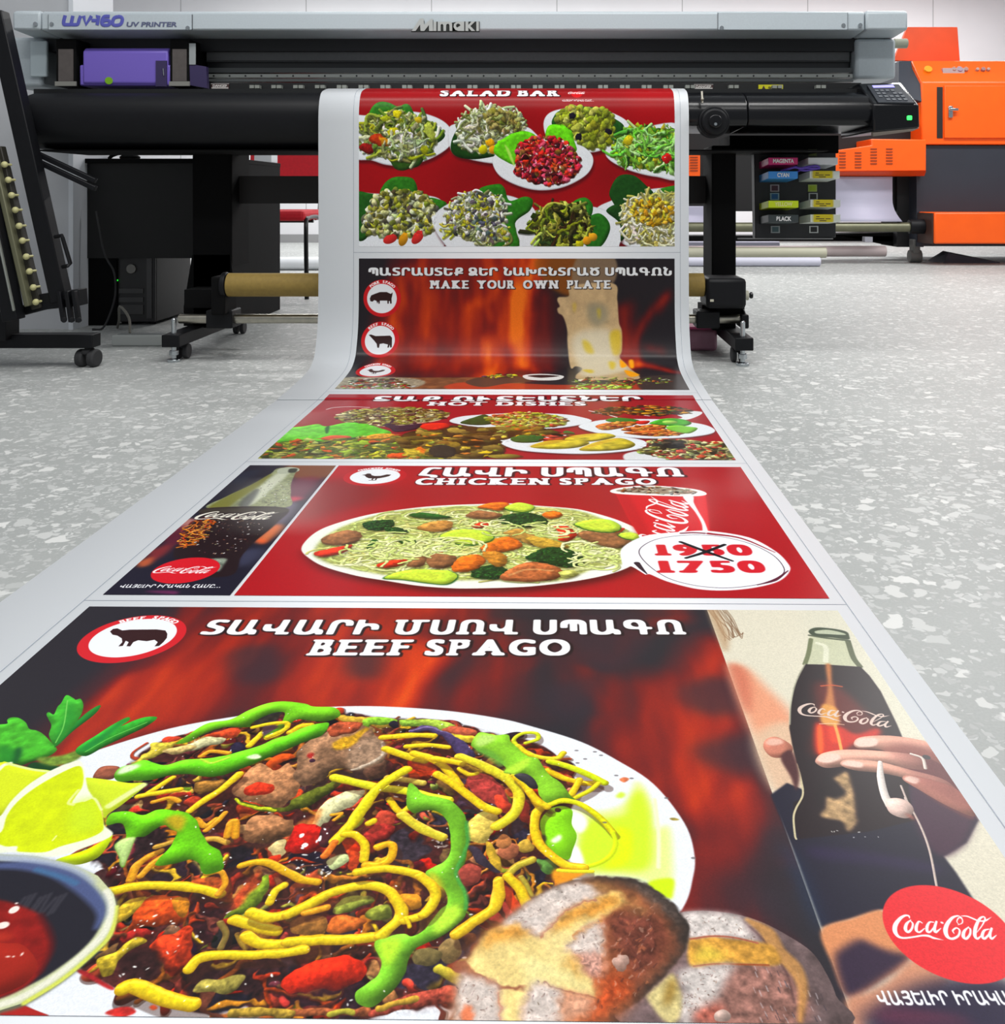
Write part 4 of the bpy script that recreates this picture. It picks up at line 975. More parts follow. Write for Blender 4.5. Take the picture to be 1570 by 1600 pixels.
    for q in ((370, 235), (570, 272), (378, 330), (520, 245), (695, 440), (820, 465), (1105, 630), (1325, 1125), (600, 820), (440, 300)):
        p.ell(p.px(V5(*q))[0], 5, 3, (110, 104, 106), bulge=0, alpha=.8)
    glints(p, food, 110, (.9, 2.0), 16)
    p.warp(2.2, 34, 12, food); p.grain(food, .10, 5, 9)
    # --- herb leaves and lemon
    LF = dict(bulge=.5, r=12, tex=.22, tscale=18)
    p.poly(V1(230, 715, 300, 690, 500, 730, 400, 772, 250, 755), (22, 66, 30), soft=2)
    p.poly(V1(-60, 400, 0, 388, 60, 380, 58, 350, 90, 328, 150, 330, 210, 370, 240, 425, 300, 440, 360, 475, 450, 570, 462, 602, 390, 650, 250, 690, 175, 715, 130, 700, -60, 690), (72, 176, 44), **LF)
    p.poly(V1(100, 620, 160, 570, 180, 620, 130, 700, 90, 690), (24, 84, 40), soft=5); p.poly(V1(0, 560, 120, 600, 100, 690, 0, 690), (36, 130, 40), soft=6, alpha=.8)
    p.poly(V1(300, 660, 500, 640, 640, 600, 660, 650, 560, 700, 400, 720), (110, 140, 50), soft=4, tex=.3)
    p.poly(V1(450, 562, 560, 430, 700, 292, 800, 230, 822, 240, 760, 312, 600, 442, 470, 562), (34, 128, 44), bulge=.4, r=8)
    p.poly(V1(442, 562, 400, 480, 420, 400, 400, 350, 380, 300, 400, 280, 440, 300, 470, 240, 500, 210, 542, 148, 600, 172, 620, 185, 660, 178, 682, 232, 655, 320, 560, 450, 462, 552), (66, 176, 48), **LF)
    p.poly(V1(440, 560, 470, 440, 540, 300, 560, 190, 620, 300, 560, 430, 480, 545), (40, 140, 46), soft=8, alpha=.8)
    p.poly(V1(620, 592, 800, 470, 920, 390, 1040, 326, 1060, 348, 990, 402, 1100, 352, 1200, 322, 1285, 328, 1200, 402, 1000, 502, 850, 572, 700, 645), (50, 164, 44), **LF); p.poly(V1(650, 590, 830, 470, 1000, 350, 1040, 340, 900, 470, 740, 590), (26, 124, 52), soft=6, alpha=.8)
    p.stroke(V1(455, 540, 520, 400, 552, 190), 2, (120, 206, 90), tube=0, alpha=.8); p.stroke(V1(700, 610, 900, 500, 1200, 370), 2, (120, 210, 90), tube=0, alpha=.7)
    LEM = (206, 222, 8)
    p.poly(V1(-80, 740, 20, 690, 60, 690, 250, 742, 420, 772, 300, 880, 100, 1060, -80, 1150), (212, 226, 30), bulge=.2, r=12); p.stroke(V1(-20, 765, 30, 715, 80, 700), 8, (236, 240, 210), tube=0, soft=4); p.stroke(V1(60, 700, 250, 750, 420, 776), 5, (222, 236, 150), tube=0, soft=3)
    p.poly(V1(690, 842, 780, 830, 1050, 870, 1192, 882, 1010, 1040, 900, 1112, 850, 1150, 820, 1040, 740, 990), (206, 226, 40), bulge=.2, r=12); p.stroke(V1(1170, 890, 1050, 960, 890, 1060), 12, (226, 236, 150), tube=0, soft=6)
    p.poly(V1(450, 1512, 700, 1422, 860, 1330, 922, 1296, 860, 1420, 780, 1500, 620, 1548), (190, 214, 6), bulge=.4, r=12)
    p.poly(V1(-60, 1440, -60, 1240, 20, 1120, 100, 1010, 240, 880, 420, 760, 560, 700, 650, 678, 690, 740, 700, 820, 720, 920, 760, 985, 830, 1080, 850, 1200, 920, 1292, 700, 1400, 450, 1480, 250, 1470, 100, 1440), (234, 240, 214), soft=1)
    p.poly(V1(-60, 1330, 20, 1250, 60, 1130, 150, 1020, 290, 910, 470, 800, 640, 722, 680, 790, 672, 900, 620, 980, 590, 1040, 700, 1020, 770, 1000, 820, 1080, 845, 1190, 830, 1260, 700, 1330, 500, 1390, 370, 1440, 200, 1440, 140, 1430, 140, 1390, 40, 1390), LEM, soft=1, tex=.07, tscale=20)
    p.poly(V1(600, 1050, 760, 1000, 820, 1080, 840, 1200, 700, 1290, 560, 1240), (196, 226, 40), soft=14, alpha=.7); p.stroke(V1(600, 1050, 560, 1030, 640, 930), 5, (226, 236, 130), tube=0, soft=3); p.stroke(V1(690, 1020, 770, 1000, 830, 1090), 4, (224, 236, 150), tube=0, soft=3); p.stroke(V1(430, 1340, 460, 1300), 3, (240, 244, 170), tube=0, alpha=.8)
    # --- steel bowl of red sauce
    bowl_o = W1(-200, 200, 0, 200, 300, 218, 600, 290, 800, 380, 930, 520, 952, 620, 900, 860, 750, 1030, 500, 1232, 200, 1402, 0, 1472, -200, 1500)
    p.poly(bowl_o + [2, 4], (96, 100, 80), soft=3); p.poly(bowl_o, (196, 202, 158), False)
    p.poly(W1(-200, 200, 0, 202, 300, 222, 560, 285, 700, 350, 780, 450, 500, 330, 0, 270, -200, 270), (166, 176, 192), soft=5); p.stroke(W1(950, 620, 905, 860, 750, 1035, 500, 1235, 200, 1405), 8, (206, 214, 90), tube=0, soft=4)
    p.stroke(W1(870, 500, 910, 620, 860, 830, 700, 1010, 450, 1210, 180, 1360, 0, 1420), 12, (226, 226, 206), tube=0, soft=6)
    p.poly(W1(-200, 272, 0, 262, 300, 288, 550, 345, 720, 440, 830, 560, 856, 660, 790, 850, 640, 1020, 400, 1192, 200, 1292, 0, 1372, -200, 1400), (34, 33, 42), soft=2)
    p.stroke(W1(-60, 300, 200, 300, 450, 350, 620, 430, 780, 560, 830, 680, 790, 800), [14, 18, 22, 26, 22, 14, 8], (86, 100, 150), tube=0, soft=12, alpha=.8); p.stroke(W1(300, 330, 500, 390, 620, 440), 10, (60, 120, 160), tube=0, soft=8, alpha=.5)
    for k in range(9):
        p.stroke(W1(540 - k * 42, 520 + (k % 3) * 14, 430 - k * 40, 670 + (k % 2) * 20), 5, (92, 90, 98), tube=0, soft=6, alpha=.35)
    p.poly(W1(-200, 560, 0, 568, 150, 602, 320, 690, 400, 850, 420, 1000, 330, 1180, 200, 1290, 0, 1365, -200, 1380), (138, 26, 22), soft=3, tex=.2, tscale=20)
    p.poly(W1(-200, 960, 60, 940, 180, 950, 280, 1050, 300, 1150, 150, 1290, -200, 1360), (156, 36, 24), bulge=.3, r=20); p.poly(W1(-60, 860, 60, 840, 110, 890, 0, 930, -60, 930), (170, 42, 28), soft=5); p.stroke(W1(330, 700, 410, 850, 420, 1000, 330, 1170), 10, (84, 20, 24), tube=0, soft=10, alpha=.7)
    for c in ((115, 645, 26, 22), (25, 785, 32, 20), (180, 1030, 6, 8), (65, 1050, 10, 4), (135, 590, 8, 5), (110, 1050, 6, 4)):
        p.ell(p.px(W1(c[0], c[1]))[0], c[2] * .34, c[3] * .42, (240, 226, 218), bulge=0, soft=3)
    # --- loaves
    def flour(P, seed):
        p.poly(P, (214, 206, 200), soft=7, tex=.16, tscale=8, alpha=.9)
        chunks(p, P, 40, (.5, 1.4), [(150, 126, 116), (172, 146, 134), (110, 88, 82)], 'blob', seed, (1, 4), 1, jit=12, bulge=0)
        p.grain(P, .10, 16, seed)
    b2 = W5(200, 700, 350, 664, 550, 655, 800, 690, 1000, 760, 1200, 870, 1400, 1010, 1520, 1180, 1600, 1350, 1640, 1620, -100, 1620, -60, 1100)
    p.poly(b2, (112, 92, 92), bulge=.35, r=50, tex=.3, tscale=26)
    p.poly(W5(640, 1300, 760, 1120, 1100, 1120, 1300, 1250, 1350, 1568, 500, 1568), (150, 104, 92), soft=10, tex=.45, tscale=12, alpha=.9); p.poly(W5(430, 1460, 560, 1400, 700, 1470, 640, 1568, 430, 1568), (178, 96, 80), soft=8, tex=.4)
    for k in range(60):
        a = RNG.uniform(900, 1560), RNG.uniform(900, 1560)
        if a[1] > 760 + (a[0] - 900) * .8:
            p.stroke(W5(a[0], a[1], a[0] + 18, a[1] + 40), RNG.uniform(1, 2.6), (190, 180, 184) if k % 3 else (60, 52, 60), tube=0, alpha=.5)
    p.stroke(W5(880, 740, 1040, 850, 1120, 1010, 1260, 1140, 1330, 1300, 1310, 1568), [10, 26, 30, 26, 16, 8], (196, 140, 74), tube=.2, soft=8, alpha=.8)
    p.stroke(W5(840, 750, 980, 880, 1080, 1010, 1200, 1190, 1260, 1400), 4, (84, 56, 56), tube=0, soft=4, alpha=.6)
    flour(W5(330, 690, 550, 662, 800, 700, 870, 800, 962, 935, 840, 900, 600, 885, 390, 890), 21)
    p.poly(W5(395, 920, 480, 900, 580, 885, 720, 900, 900, 920, 1080, 960, 1150, 1080, 1100, 1120, 900, 1110, 600, 1108, 470, 1140, 400, 1100), (206, 150, 60), soft=3, tex=.35, tscale=16)
    p.poly(W5(520, 960, 640, 1000, 700, 1060, 560, 1090, 430, 1080), (222, 196, 70), soft=8, alpha=.8); p.stroke(W5(440, 1128, 600, 1110, 800, 1112, 1050, 1118), 3, (150, 74, 40), tube=0, soft=2); p.stroke(W5(410, 905, 580, 880, 760, 890, 960, 938), 3, (166, 90, 70), tube=0, soft=2)
    flour(W5(300, 1180, 420, 1140, 600, 1125, 770, 1110, 700, 1230, 640, 1340, 560, 1400, 380, 1330), 22); flour(W5(340, 1330, 560, 1400, 440, 1480, 420, 1568, 330, 1568), 23)
    p.poly(W5(55, 1350, 150, 1270, 260, 1180, 300, 1260, 340, 1360, 310, 1560, 200, 1568, 110, 1450), (206, 190, 130), soft=3, tex=.15); p.poly(W5(190, 1400, 230, 1250, 290, 1230, 280, 1350, 220, 1430), (150, 118, 50), soft=6)
    p.poly(W5(610, 1500, 680, 1462, 740, 1510, 720, 1568, 620, 1568), (196, 168, 156), bulge=.4)
    b1 = np.vstack([W4(70, 1350, 100, 1170, 92, 1110, 180, 1035, 260, 900, 330, 830, 430, 782, 600, 615, 800, 498, 1000, 425, 1250, 384, 1400, 388, 1568, 412), W5(150, 502, 300, 620, 382, 750, 402, 850, 380, 970, 280, 1120, 150, 1250, 0, 1380), W4(1500, 1425, 1360, 1535, 1290, 1620, 100, 1620, 66, 1450)])
    p.poly(b1, (54, 46, 42), soft=2)
    p.poly(np.vstack([W4(60, 1360, 100, 1120, 330, 830, 600, 620, 900, 480, 1200, 420, 1400, 450), W5(60, 560, 220, 740, 270, 900, 260, 1020, 100, 1190, -40, 1330), W4(1440, 1440, 1280, 1560, 100, 1620)]), (166, 94, 56), soft=14, tex=.4, tscale=20)
    p.poly(np.vstack([W4(1300, 700, 1500, 640), W5(100, 640, 240, 860, 220, 1040, 60, 1180), W4(1450, 1350, 1480, 1200, 1350, 1000)]), (104, 54, 44), soft=14, tex=.5, tscale=12, alpha=.9); p.poly(W4(1220, 1300, 1350, 1150, 1480, 1200, 1480, 1350, 1300, 1500, 1150, 1560, 1050, 1500), (176, 72, 34), soft=14, tex=.4, tscale=10)
    for k in range(140):
        a = RNG.uniform(1150, 1700), RNG.uniform(560, 1450)
        q = W4(a[0], a[1], a[0] - 14, a[1] + 22)
        if 700 < a[1] + (a[0] - 1150) * .9 < 1700:
            p.stroke(q, RNG.uniform(1, 3), [(206, 160, 140), (70, 40, 40), (190, 110, 70)][k % 3], tube=0, alpha=.45)
    p.poly(np.vstack([W4(1100, 430, 1300, 440, 1500, 560), W5(0, 600, 100, 700), W4(1480, 640, 1250, 540)]), (150, 112, 66), soft=10, alpha=.7, tex=.3)
    p.poly(W4(100, 1130, 190, 1040, 270, 920, 340, 845, 450, 790, 600, 782, 720, 890, 765, 890, 900, 722, 1050, 615, 1250, 540, 1370, 500, 1460, 560, 1330, 660, 1200, 762, 1080, 852, 962, 960, 1060, 1070, 1160, 1220, 1215, 1370, 1080, 1350, 950, 1315, 780, 1240, 650, 1290, 620, 1400, 600, 1620, 450, 1620, 415, 1400, 440, 1292, 300, 1222, 150, 1162), (232, 206, 132), False, soft=5, tex=.14, tscale=20)
    for q, a in ((W4(330, 850, 450, 792, 600, 785, 680, 860, 600, 900, 400, 930, 260, 1020), .9), (W4(760, 888, 900, 725, 1050, 618, 1300, 530, 1440, 560, 1250, 680, 1000, 760, 880, 860), .95), (W4(940, 1000, 1040, 1080, 1060, 1230, 1010, 1250), .8)):
        p.poly(q, (204, 138, 54), soft=9, alpha=a, tex=.35, tscale=14)
    p.poly(W4(780, 880, 900, 830, 1000, 860, 940, 960, 1000, 1060, 900, 1100, 800, 1000), (230, 208, 140), soft=10); p.poly(W4(620, 1060, 800, 1080, 1000, 1180, 1180, 1340, 800, 1230, 640, 1280), (232, 218, 150), soft=10)
    p.stroke(W4(95, 1130, 170, 1165, 300, 1225, 440, 1285, 600, 1300), [24, 18, 9, 8, 6], (150, 84, 60), tube=0, soft=5, alpha=.85); p.stroke(W4(755, 890, 900, 722, 1050, 612, 1200, 560), 4, (176, 96, 54), tube=0, soft=2); p.stroke(W4(1030, 890, 1130, 830, 1240, 750), 7, (190, 110, 40), tube=0, soft=4); p.stroke(W4(790, 1245, 950, 1318, 1210, 1372), 3, (150, 90, 60), tube=0, soft=2); p.stroke(W4(420, 1330, 415, 1420, 430, 1560), 4, (206, 104, 60), tube=0, soft=3)
    flour(W4(440, 785, 600, 622, 800, 506, 1000, 440, 1150, 440, 1200, 500, 1270, 525, 1050, 605, 900, 715, 765, 880, 720, 880, 600, 780), 24)
    flour(W4(965, 965, 1080, 860, 1240, 745, 1260, 900, 1300, 1010, 1180, 1060, 1080, 1040), 25); p.poly(W4(1050, 1060, 1250, 1010, 1300, 1150, 1200, 1230, 1120, 1150), (196, 146, 130), soft=7, tex=.4, tscale=6)
    flour(W4(104, 1180, 300, 1235, 432, 1298, 412, 1400, 425, 1620, 90, 1620, 74, 1350), 26); flour(W4(650, 1300, 780, 1250, 930, 1322, 950, 1450, 900, 1620, 615, 1620), 27); p.poly(W4(950, 1330, 1190, 1380, 1150, 1500, 930, 1560), (206, 150, 120), soft=8, tex=.35)
    p.poly(W4(110, 1500, 150, 1410, 210, 1460, 215, 1560, 120, 1560), (224, 124, 84), soft=3); p.ell(p.px(W4(1405, 1100))[0], 13, 16, (190, 160, 148), alpha=.8); p.poly(np.vstack([W4(1480, 430, 1568, 450), W5(150, 530, 280, 650, 330, 760, 240, 700, 60, 560)]), (110, 96, 90), soft=8, alpha=.45, tex=.5, tscale=8)
    p.warp(5, 14, 30, b1); p.grain(b1, .10, 6, 31); p.grain(b2, .12, 6, 32)
    p.noise(.05, 2.2, 8)
    # --- badge and headings
    ctr = (207.5, 998)
    p.circle(ctr, .0652, (206, 34, 42), 2); p.circle((208.5, 997), .0527, (232, 235, 240), 2)
    cow(p, view(0, 930, 2.617))
    p.arc_text('BEEF SPAGO', ctr, .0546, .0088, 84)
    p.text('ՏԱՎԱՐԻ ՄՍՈՎ ՍՊԱԳՈ', 310, 1073, 972, 991.5, shadow=(38, 26, 28))
    p.text('BEEF SPAGO', 476, 893, 1001, 1025, shadow=(38, 26, 28))
    return p
PLATE = (224, 229, 234)

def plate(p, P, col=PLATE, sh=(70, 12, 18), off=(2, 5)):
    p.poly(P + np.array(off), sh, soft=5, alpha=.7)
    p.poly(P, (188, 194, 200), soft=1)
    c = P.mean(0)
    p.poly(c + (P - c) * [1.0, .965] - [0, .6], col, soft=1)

def curls(p, P, n, size, w, cols, seed=1):
    """curled strands of thin pasta strewn inside an outline"""
    r = np.random.default_rng(seed)
    k = p.mask(catmull(p.px(P), 6, True)); x0, y0, m = k
    ys, xs = np.nonzero(m > .5); sc = p.scale(np.asarray(P).mean(0))
    for t in r.integers(0, len(xs), n):
        c = np.array([xs[t] + x0, ys[t] + y0], float); s = r.uniform(*size) * sc
        a0 = r.uniform(0, 6.3); sp = r.uniform(1.2, 4.2) * r.choice([-1, 1]); th = np.linspace(a0, a0 + sp, 6)
        q = c + np.stack([np.cos(th) * s, np.sin(th) * s * r.uniform(.5, 1)], 1)
        col = np.asarray(cols[r.integers(len(cols))], float) + r.normal(0, 8)
        p.stroke(q + [1, 1.6], w * sc * 1.2, (70, 70, 30), px=True, tube=0, alpha=.4, n=4)
        p.stroke(q, w * sc, np.clip(col, 0, 255), px=True, tube=.25, n=4)

def salad_panel():
    s0, s1 = span(137, 385)
    s0 = float(s0) - .02
    p = Pic(PANEL_X[0], PANEL_X[1], s0, s1, 1300)
    p.a[:] = rgb((150, 14, 20))
    p.a *= (.86 + .28 * fbm(p.H, p.W, 260, 2, 4))[..., None]
    C = view(480, 120, 2.532); S1, S3 = view(560, 130, 5.815), view(800, 130, 5.815)
    LD, LM, LB = (24, 62, 18), (44, 112, 26), (96, 200, 22)
    lf = dict(bulge=.45, r=8, tex=.18, tscale=10)
    G = [(150, 165, 60), (110, 140, 40), (190, 196, 110), (80, 100, 30), (206, 214, 170), (170, 176, 40)]
    Wt = [(206, 210, 186), (164, 174, 124), (132, 142, 80), (226, 228, 216), (112, 122, 60), (190, 200, 150)]
    # top row
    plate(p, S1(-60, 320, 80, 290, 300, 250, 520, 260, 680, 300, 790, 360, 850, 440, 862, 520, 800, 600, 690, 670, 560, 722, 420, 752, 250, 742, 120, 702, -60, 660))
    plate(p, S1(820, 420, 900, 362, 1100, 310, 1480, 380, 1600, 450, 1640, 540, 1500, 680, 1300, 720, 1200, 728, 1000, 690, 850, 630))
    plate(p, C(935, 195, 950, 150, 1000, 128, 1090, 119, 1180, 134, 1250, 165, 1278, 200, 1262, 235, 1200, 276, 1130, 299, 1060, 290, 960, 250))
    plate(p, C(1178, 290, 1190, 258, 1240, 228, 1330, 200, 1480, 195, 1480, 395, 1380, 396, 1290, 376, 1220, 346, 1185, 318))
    p.poly(S1(88, 310, 110, 240, 150, 190, 205, 168, 280, 178, 360, 212, 430, 188, 480, 220, 505, 330, 400, 380, 150, 380), LM, **lf)
    p.poly(S1(590, 335, 680, 370, 770, 440, 782, 490, 710, 545, 620, 520), (36, 92, 28), **lf); p.poly(S1(210, 640, 280, 700, 330, 775, 400, 795, 470, 775, 550, 750, 592, 670, 500, 600, 300, 600), (48, 84, 24), **lf)
    m1 = S1(10, 560, 60, 460, 50, 380, 90, 310, 200, 300, 320, 240, 400, 260, 470, 270, 560, 330, 640, 350, 700, 440, 700, 520, 640, 560, 640, 640, 500, 660, 400, 700, 250, 660, 150, 640, 40, 600)
    p.poly(m1, (86, 100, 36), tex=.3, soft=2); chunks(p, m1, 230, (3.5, 8), G, 'blob', 31, (1, 2.2), .35, jit=24); chunks(p, m1, 130, (6, 12), Wt + G, 'shred', 32, (1, 1.8), .35, jit=20)
    p.poly(S1(95, 500, 150, 465, 200, 470, 260, 510, 305, 560, 220, 578, 140, 545), (172, 52, 18), bulge=.5); p.poly(S1(190, 500, 250, 500, 300, 560, 220, 565), (206, 140, 20), bulge=.3, soft=2); p.poly(S1(365, 540, 400, 502, 470, 545, 525, 590, 450, 602, 380, 592), (216, 56, 18), bulge=.5)
    p.poly(S1(5, 580, 80, 545, 135, 590, 110, 645, 50, 625), (140, 26, 22), bulge=.5)
    for c, rx, ry, col in (((362, 278), 18, 16, (204, 192, 20)), ((305, 440), 20, 15, (198, 190, 18)), ((595, 610), 19, 17, (160, 166, 20)), ((250, 320), 20, 14, (170, 180, 30)), ((545, 335), 16, 14, (196, 170, 30))):
        p.ell(p.px(S1(*c))[0], rx, ry, col)
    p.poly(S1(590, 390, 650, 360, 700, 480, 690, 525, 640, 500), (176, 190, 70), bulge=.5)
    chunks(p, S1(330, 480, 470, 470, 560, 560, 480, 640, 380, 620, 260, 640, 150, 590, 180, 570, 330, 590), 50, (5, 10), Wt, 'shred', 33, (1, 1.8), .4)
    p.poly(S1(838, 600, 862, 480, 940, 388, 1000, 560, 1060, 580, 1200, 640, 1270, 655, 1060, 692, 900, 670), LD, **lf)
    m2 = S1(940, 560, 930, 400, 960, 330, 1080, 240, 1130, 228, 1250, 250, 1350, 260, 1440, 300, 1482, 380, 1460, 440, 1340, 480, 1250, 560, 1050, 578)
    p.poly(m2, (120, 126, 76), tex=.3); chunks(p, m2, 300, (5, 11), Wt, 'shred', 34, (1, 1.7), .45, jit=18); chunks(p, S1(1150, 260, 1400, 270, 1480, 370, 1440, 440, 1250, 420), 60, (3, 8), [(120, 116, 50), (140, 130, 60), (160, 160, 90)], 'blob', 35)
    for c, col in (((1130, 605), (196, 190, 14)), ((1195, 540), (226, 160, 14)), ((1225, 605), (216, 150, 18))):
        p.ell(p.px(S1(*c))[0], 18, 18, col)
    p.poly(C(968, 190, 975, 158, 1000, 134, 1080, 118, 1165, 126, 1205, 158, 1250, 190, 1246, 218, 1195, 240, 1000, 230), (30, 78, 26), **lf)
    m4 = C(985, 180, 1020, 128, 1100, 124, 1170, 130, 1205, 160, 1208, 230, 1180, 276, 1120, 280, 1080, 262, 1040, 220)
    p.poly(m4, (104, 110, 34), tex=.3); chunks(p, m4, 170, (5, 9.5), [(166, 176, 52), (186, 190, 84), (136, 146, 30), (116, 126, 40), (152, 164, 40)], 'blob', 36, (1, 1.4), .4, jit=16)
    for c in ((1047, 156), (1190, 216), (1076, 240)):
        p.ell(p.px(C(*c))[0], 17, 14, (26, 22, 34))
    p.ell(p.px(C(1040, 126))[0], 12, 12, (170, 150, 60))
    m5 = C(1212, 290, 1222, 240, 1270, 208, 1330, 198, 1400, 203, 1480, 220, 1480, 365, 1390, 370, 1300, 360, 1230, 335)
    p.poly(m5, (50, 90, 24), tex=.3); chunks(p, m5, 300, (4, 9), [(84, 156, 34), (124, 184, 54), (166, 192, 34), (58, 112, 22), (156, 214, 120), (192, 192, 44), (40, 80, 20)], 'poly', 37, (1, 2), .4, jit=20); chunks(p, m5, 60, (5, 10), [(110, 190, 60), (170, 220, 130)], 'shred', 38)
    p.poly(C(1250, 260, 1262, 232, 1285, 232, 1280, 265), (206, 190, 24), bulge=.4); p.ell(p.px(C(1422, 325))[0], 20, 21, (200, 26, 24)); p.ell(p.px(C(1418, 320))[0], 4, 3, (250, 220, 210), bulge=0)
    # centre plate of diced beetroot
    plate(p, C(734, 345, 742, 310, 800, 272, 930, 250, 1060, 265, 1112, 292, 1131, 332, 1110, 382, 1050, 422, 980, 445, 900, 448, 820, 426, 760, 391))
    p.poly(C(740, 302, 745, 268, 780, 242, 820, 220, 870, 216, 905, 240, 850, 280, 825, 345, 780, 332), LB, **lf); p.poly(C(780, 270, 800, 290, 820, 345, 812, 345), (170, 226, 90), soft=2); p.poly(C(945, 240, 955, 194, 1000, 190, 1042, 205, 1055, 250, 1066, 290, 1040, 300, 1000, 260), (104, 212, 22), **lf)
    m3 = C(822, 300, 830, 275, 880, 245, 950, 238, 1010, 250, 1052, 290, 1080, 330, 1070, 370, 1030, 410, 960, 426, 900, 416, 842, 396, 820, 380, 830, 340)
    p.poly(m3, (70, 16, 22), tex=.3); chunks(p, m3, 420, (3.4, 6.4), [(204, 40, 50), (172, 30, 40), (220, 64, 96), (120, 20, 30), (60, 20, 25), (190, 84, 40), (212, 74, 110), (230, 50, 30), (130, 90, 40)], 'blob', 39, (1, 1.5), .35, jit=16); glints(p, m3, 40, (.8, 1.8), 40)
    # bottom row
    plate(p, C(180, 480, 280, 462, 480, 470, 540, 500, 562, 560, 545, 640, 500, 700, 180, 700))
    plate(p, C(1140, 540, 1210, 486, 1260, 462, 1480, 455, 1480, 700, 1260, 668))
    p.poly(C(190, 470, 240, 460, 290, 490, 240, 632, 190, 632), (34, 88, 26), **lf); p.poly(C(290, 470, 300, 430, 330, 402, 370, 395, 420, 405, 432, 460, 360, 490), LM, **lf); p.poly(C(480, 480, 530, 488, 552, 505, 520, 540, 490, 530), LM, **lf)
    m6 = C(222, 602, 240, 520, 290, 462, 350, 450, 430, 455, 490, 490, 512, 540, 500, 600, 440, 628, 300, 628)
    p.poly(m6, (110, 112, 60), tex=.3); chunks(p, m6, 360, (4, 8.5), [(152, 152, 60), (192, 196, 132), (122, 126, 50), (216, 220, 194), (80, 80, 62), (174, 174, 50), (204, 206, 160)], 'blob', 41, (1, 1.8), .4, jit=20)
    for c, col, ro in (((328, 642), (206, 44, 40), -.4), ((380, 642), (206, 142, 20), -1.2), ((436, 638), (208, 46, 42), -.8)):
        p.ell(p.px(C(*c))[0], 30, 18, col, ro)
    plate(p, C(495, 572, 515, 532, 580, 492, 680, 466, 800, 470, 890, 515, 905, 580, 860, 650, 800, 700, 600, 700, 530, 645))
    p.poly(C(675, 455, 750, 424, 780, 440, 800, 490, 860, 474, 892, 488, 880, 530, 822, 580, 850, 662, 780, 670, 690, 668, 760, 560), (42, 116, 24), **lf)
    m7 = C(540, 602, 560, 540, 590, 482, 640, 455, 700, 470, 750, 480, 790, 520, 772, 580, 802, 640, 740, 656, 640, 652, 600, 632)
    p.poly(m7, (120, 120, 86), tex=.3); chunks(p, m7, 260, (4, 9), Wt + [(180, 180, 40), (206, 206, 60), (100, 96, 80), (226, 226, 226)], 'shred', 42, (1, 1.7), .45, jit=22); chunks(p, m7, 70, (3, 6), [(170, 170, 50), (230, 230, 222), (90, 90, 96)], 'blob', 43)
    plate(p, C(828, 592, 860, 550, 930, 524, 1100, 510, 1200, 540, 1245, 600, 1236, 660, 1190, 700, 880, 700, 838, 642))
    p.poly(C(1035, 530, 1055, 492, 1100, 478, 1130, 510, 1112, 560), (44, 118, 30), **lf); p.poly(C(1105, 570, 1150, 540, 1188, 566, 1197, 610, 1160, 672, 1100, 665), (36, 106, 26), **lf)
    m8 = C(878, 592, 910, 540, 960, 505, 1030, 500, 1090, 520, 1120, 580, 1130, 610, 1090, 640, 1060, 690, 920, 690, 905, 630)
    p.poly(m8, (60, 66, 22), tex=.3); chunks(p, m8, 230, (4, 9), [(152, 162, 34), (100, 110, 22), (60, 70, 20), (184, 190, 54), (122, 132, 40), (200, 206, 90), (40, 46, 20)], 'poly', 44, (1, 2.2), .35, jit=18); chunks(p, m8, 60, (6, 11), [(170, 180, 60), (120, 130, 40), (50, 50, 20)], 'shred', 45)
    for c, col in (((1076, 662), (190, 184, 20)), ((1106, 648), (220, 150, 24)), ((1130, 634), (222, 160, 30))):
        p.ell(p.px(C(*c))[0], 18, 17, col)
    p.poly(C(1196, 452, 1230, 394, 1290, 390, 1340, 430, 1368, 466, 1300, 500, 1250, 545, 1205, 490), (26, 70, 22), **lf); p.poly(C(1182, 530, 1240, 508, 1262, 610, 1240, 650, 1235, 580), (26, 66, 22), **lf); p.poly(C(1368, 475, 1400, 442, 1480, 432, 1480, 490), LM, **lf)
    m9 = C(1240, 560, 1260, 510, 1310, 470, 1380, 465, 1480, 470, 1480, 650, 1380, 673, 1290, 652, 1260, 602)
    p.poly(m9, (150, 146, 90), tex=.3); chunks(p, m9, 330, (4, 9), [(204, 204, 134), (218, 218, 184), (194, 184, 90), (228, 228, 210), (156, 152, 84)], 'shred', 46, (1, 1.6), .5, jit=16); chunks(p, C(1310, 490, 1420, 490, 1450, 560, 1360, 590, 1290, 560), 60, (3, 6.5), [(206, 160, 30), (190, 140, 24), (214, 190, 60)], 'blob', 47)
    for i, m in enumerate((m1, m2, m4, m5, m3, m6, m7, m8, m9)):
        p.warp(3.4, 8, 70 + i, m); p.warp(6, 20, 90 + i, m); p.grain(m, .22, 6, i)
    # heading at the roll-over
    p.noise(.05, 2.2, 3)
    p.circle((901, 147), .0182, (206, 18, 24), 2)
    a = p.px(ph(888, 145, 915, 145)); wordmark(p, (a[0, 0], a[0, 1], a[1, 0] - a[0, 0]), (244, 230, 230), 1.3)
    p.text('ՎԱՅԵԼԻՐ ԻՐԱԿԱՆ ՀԱՄԸ…', 878, 928, 155.5, 158.5, style='bold')
    p.text('SALAD BAR', 686, 875, 141.8, 150.0, shadow=(40, 16, 20))
    return p

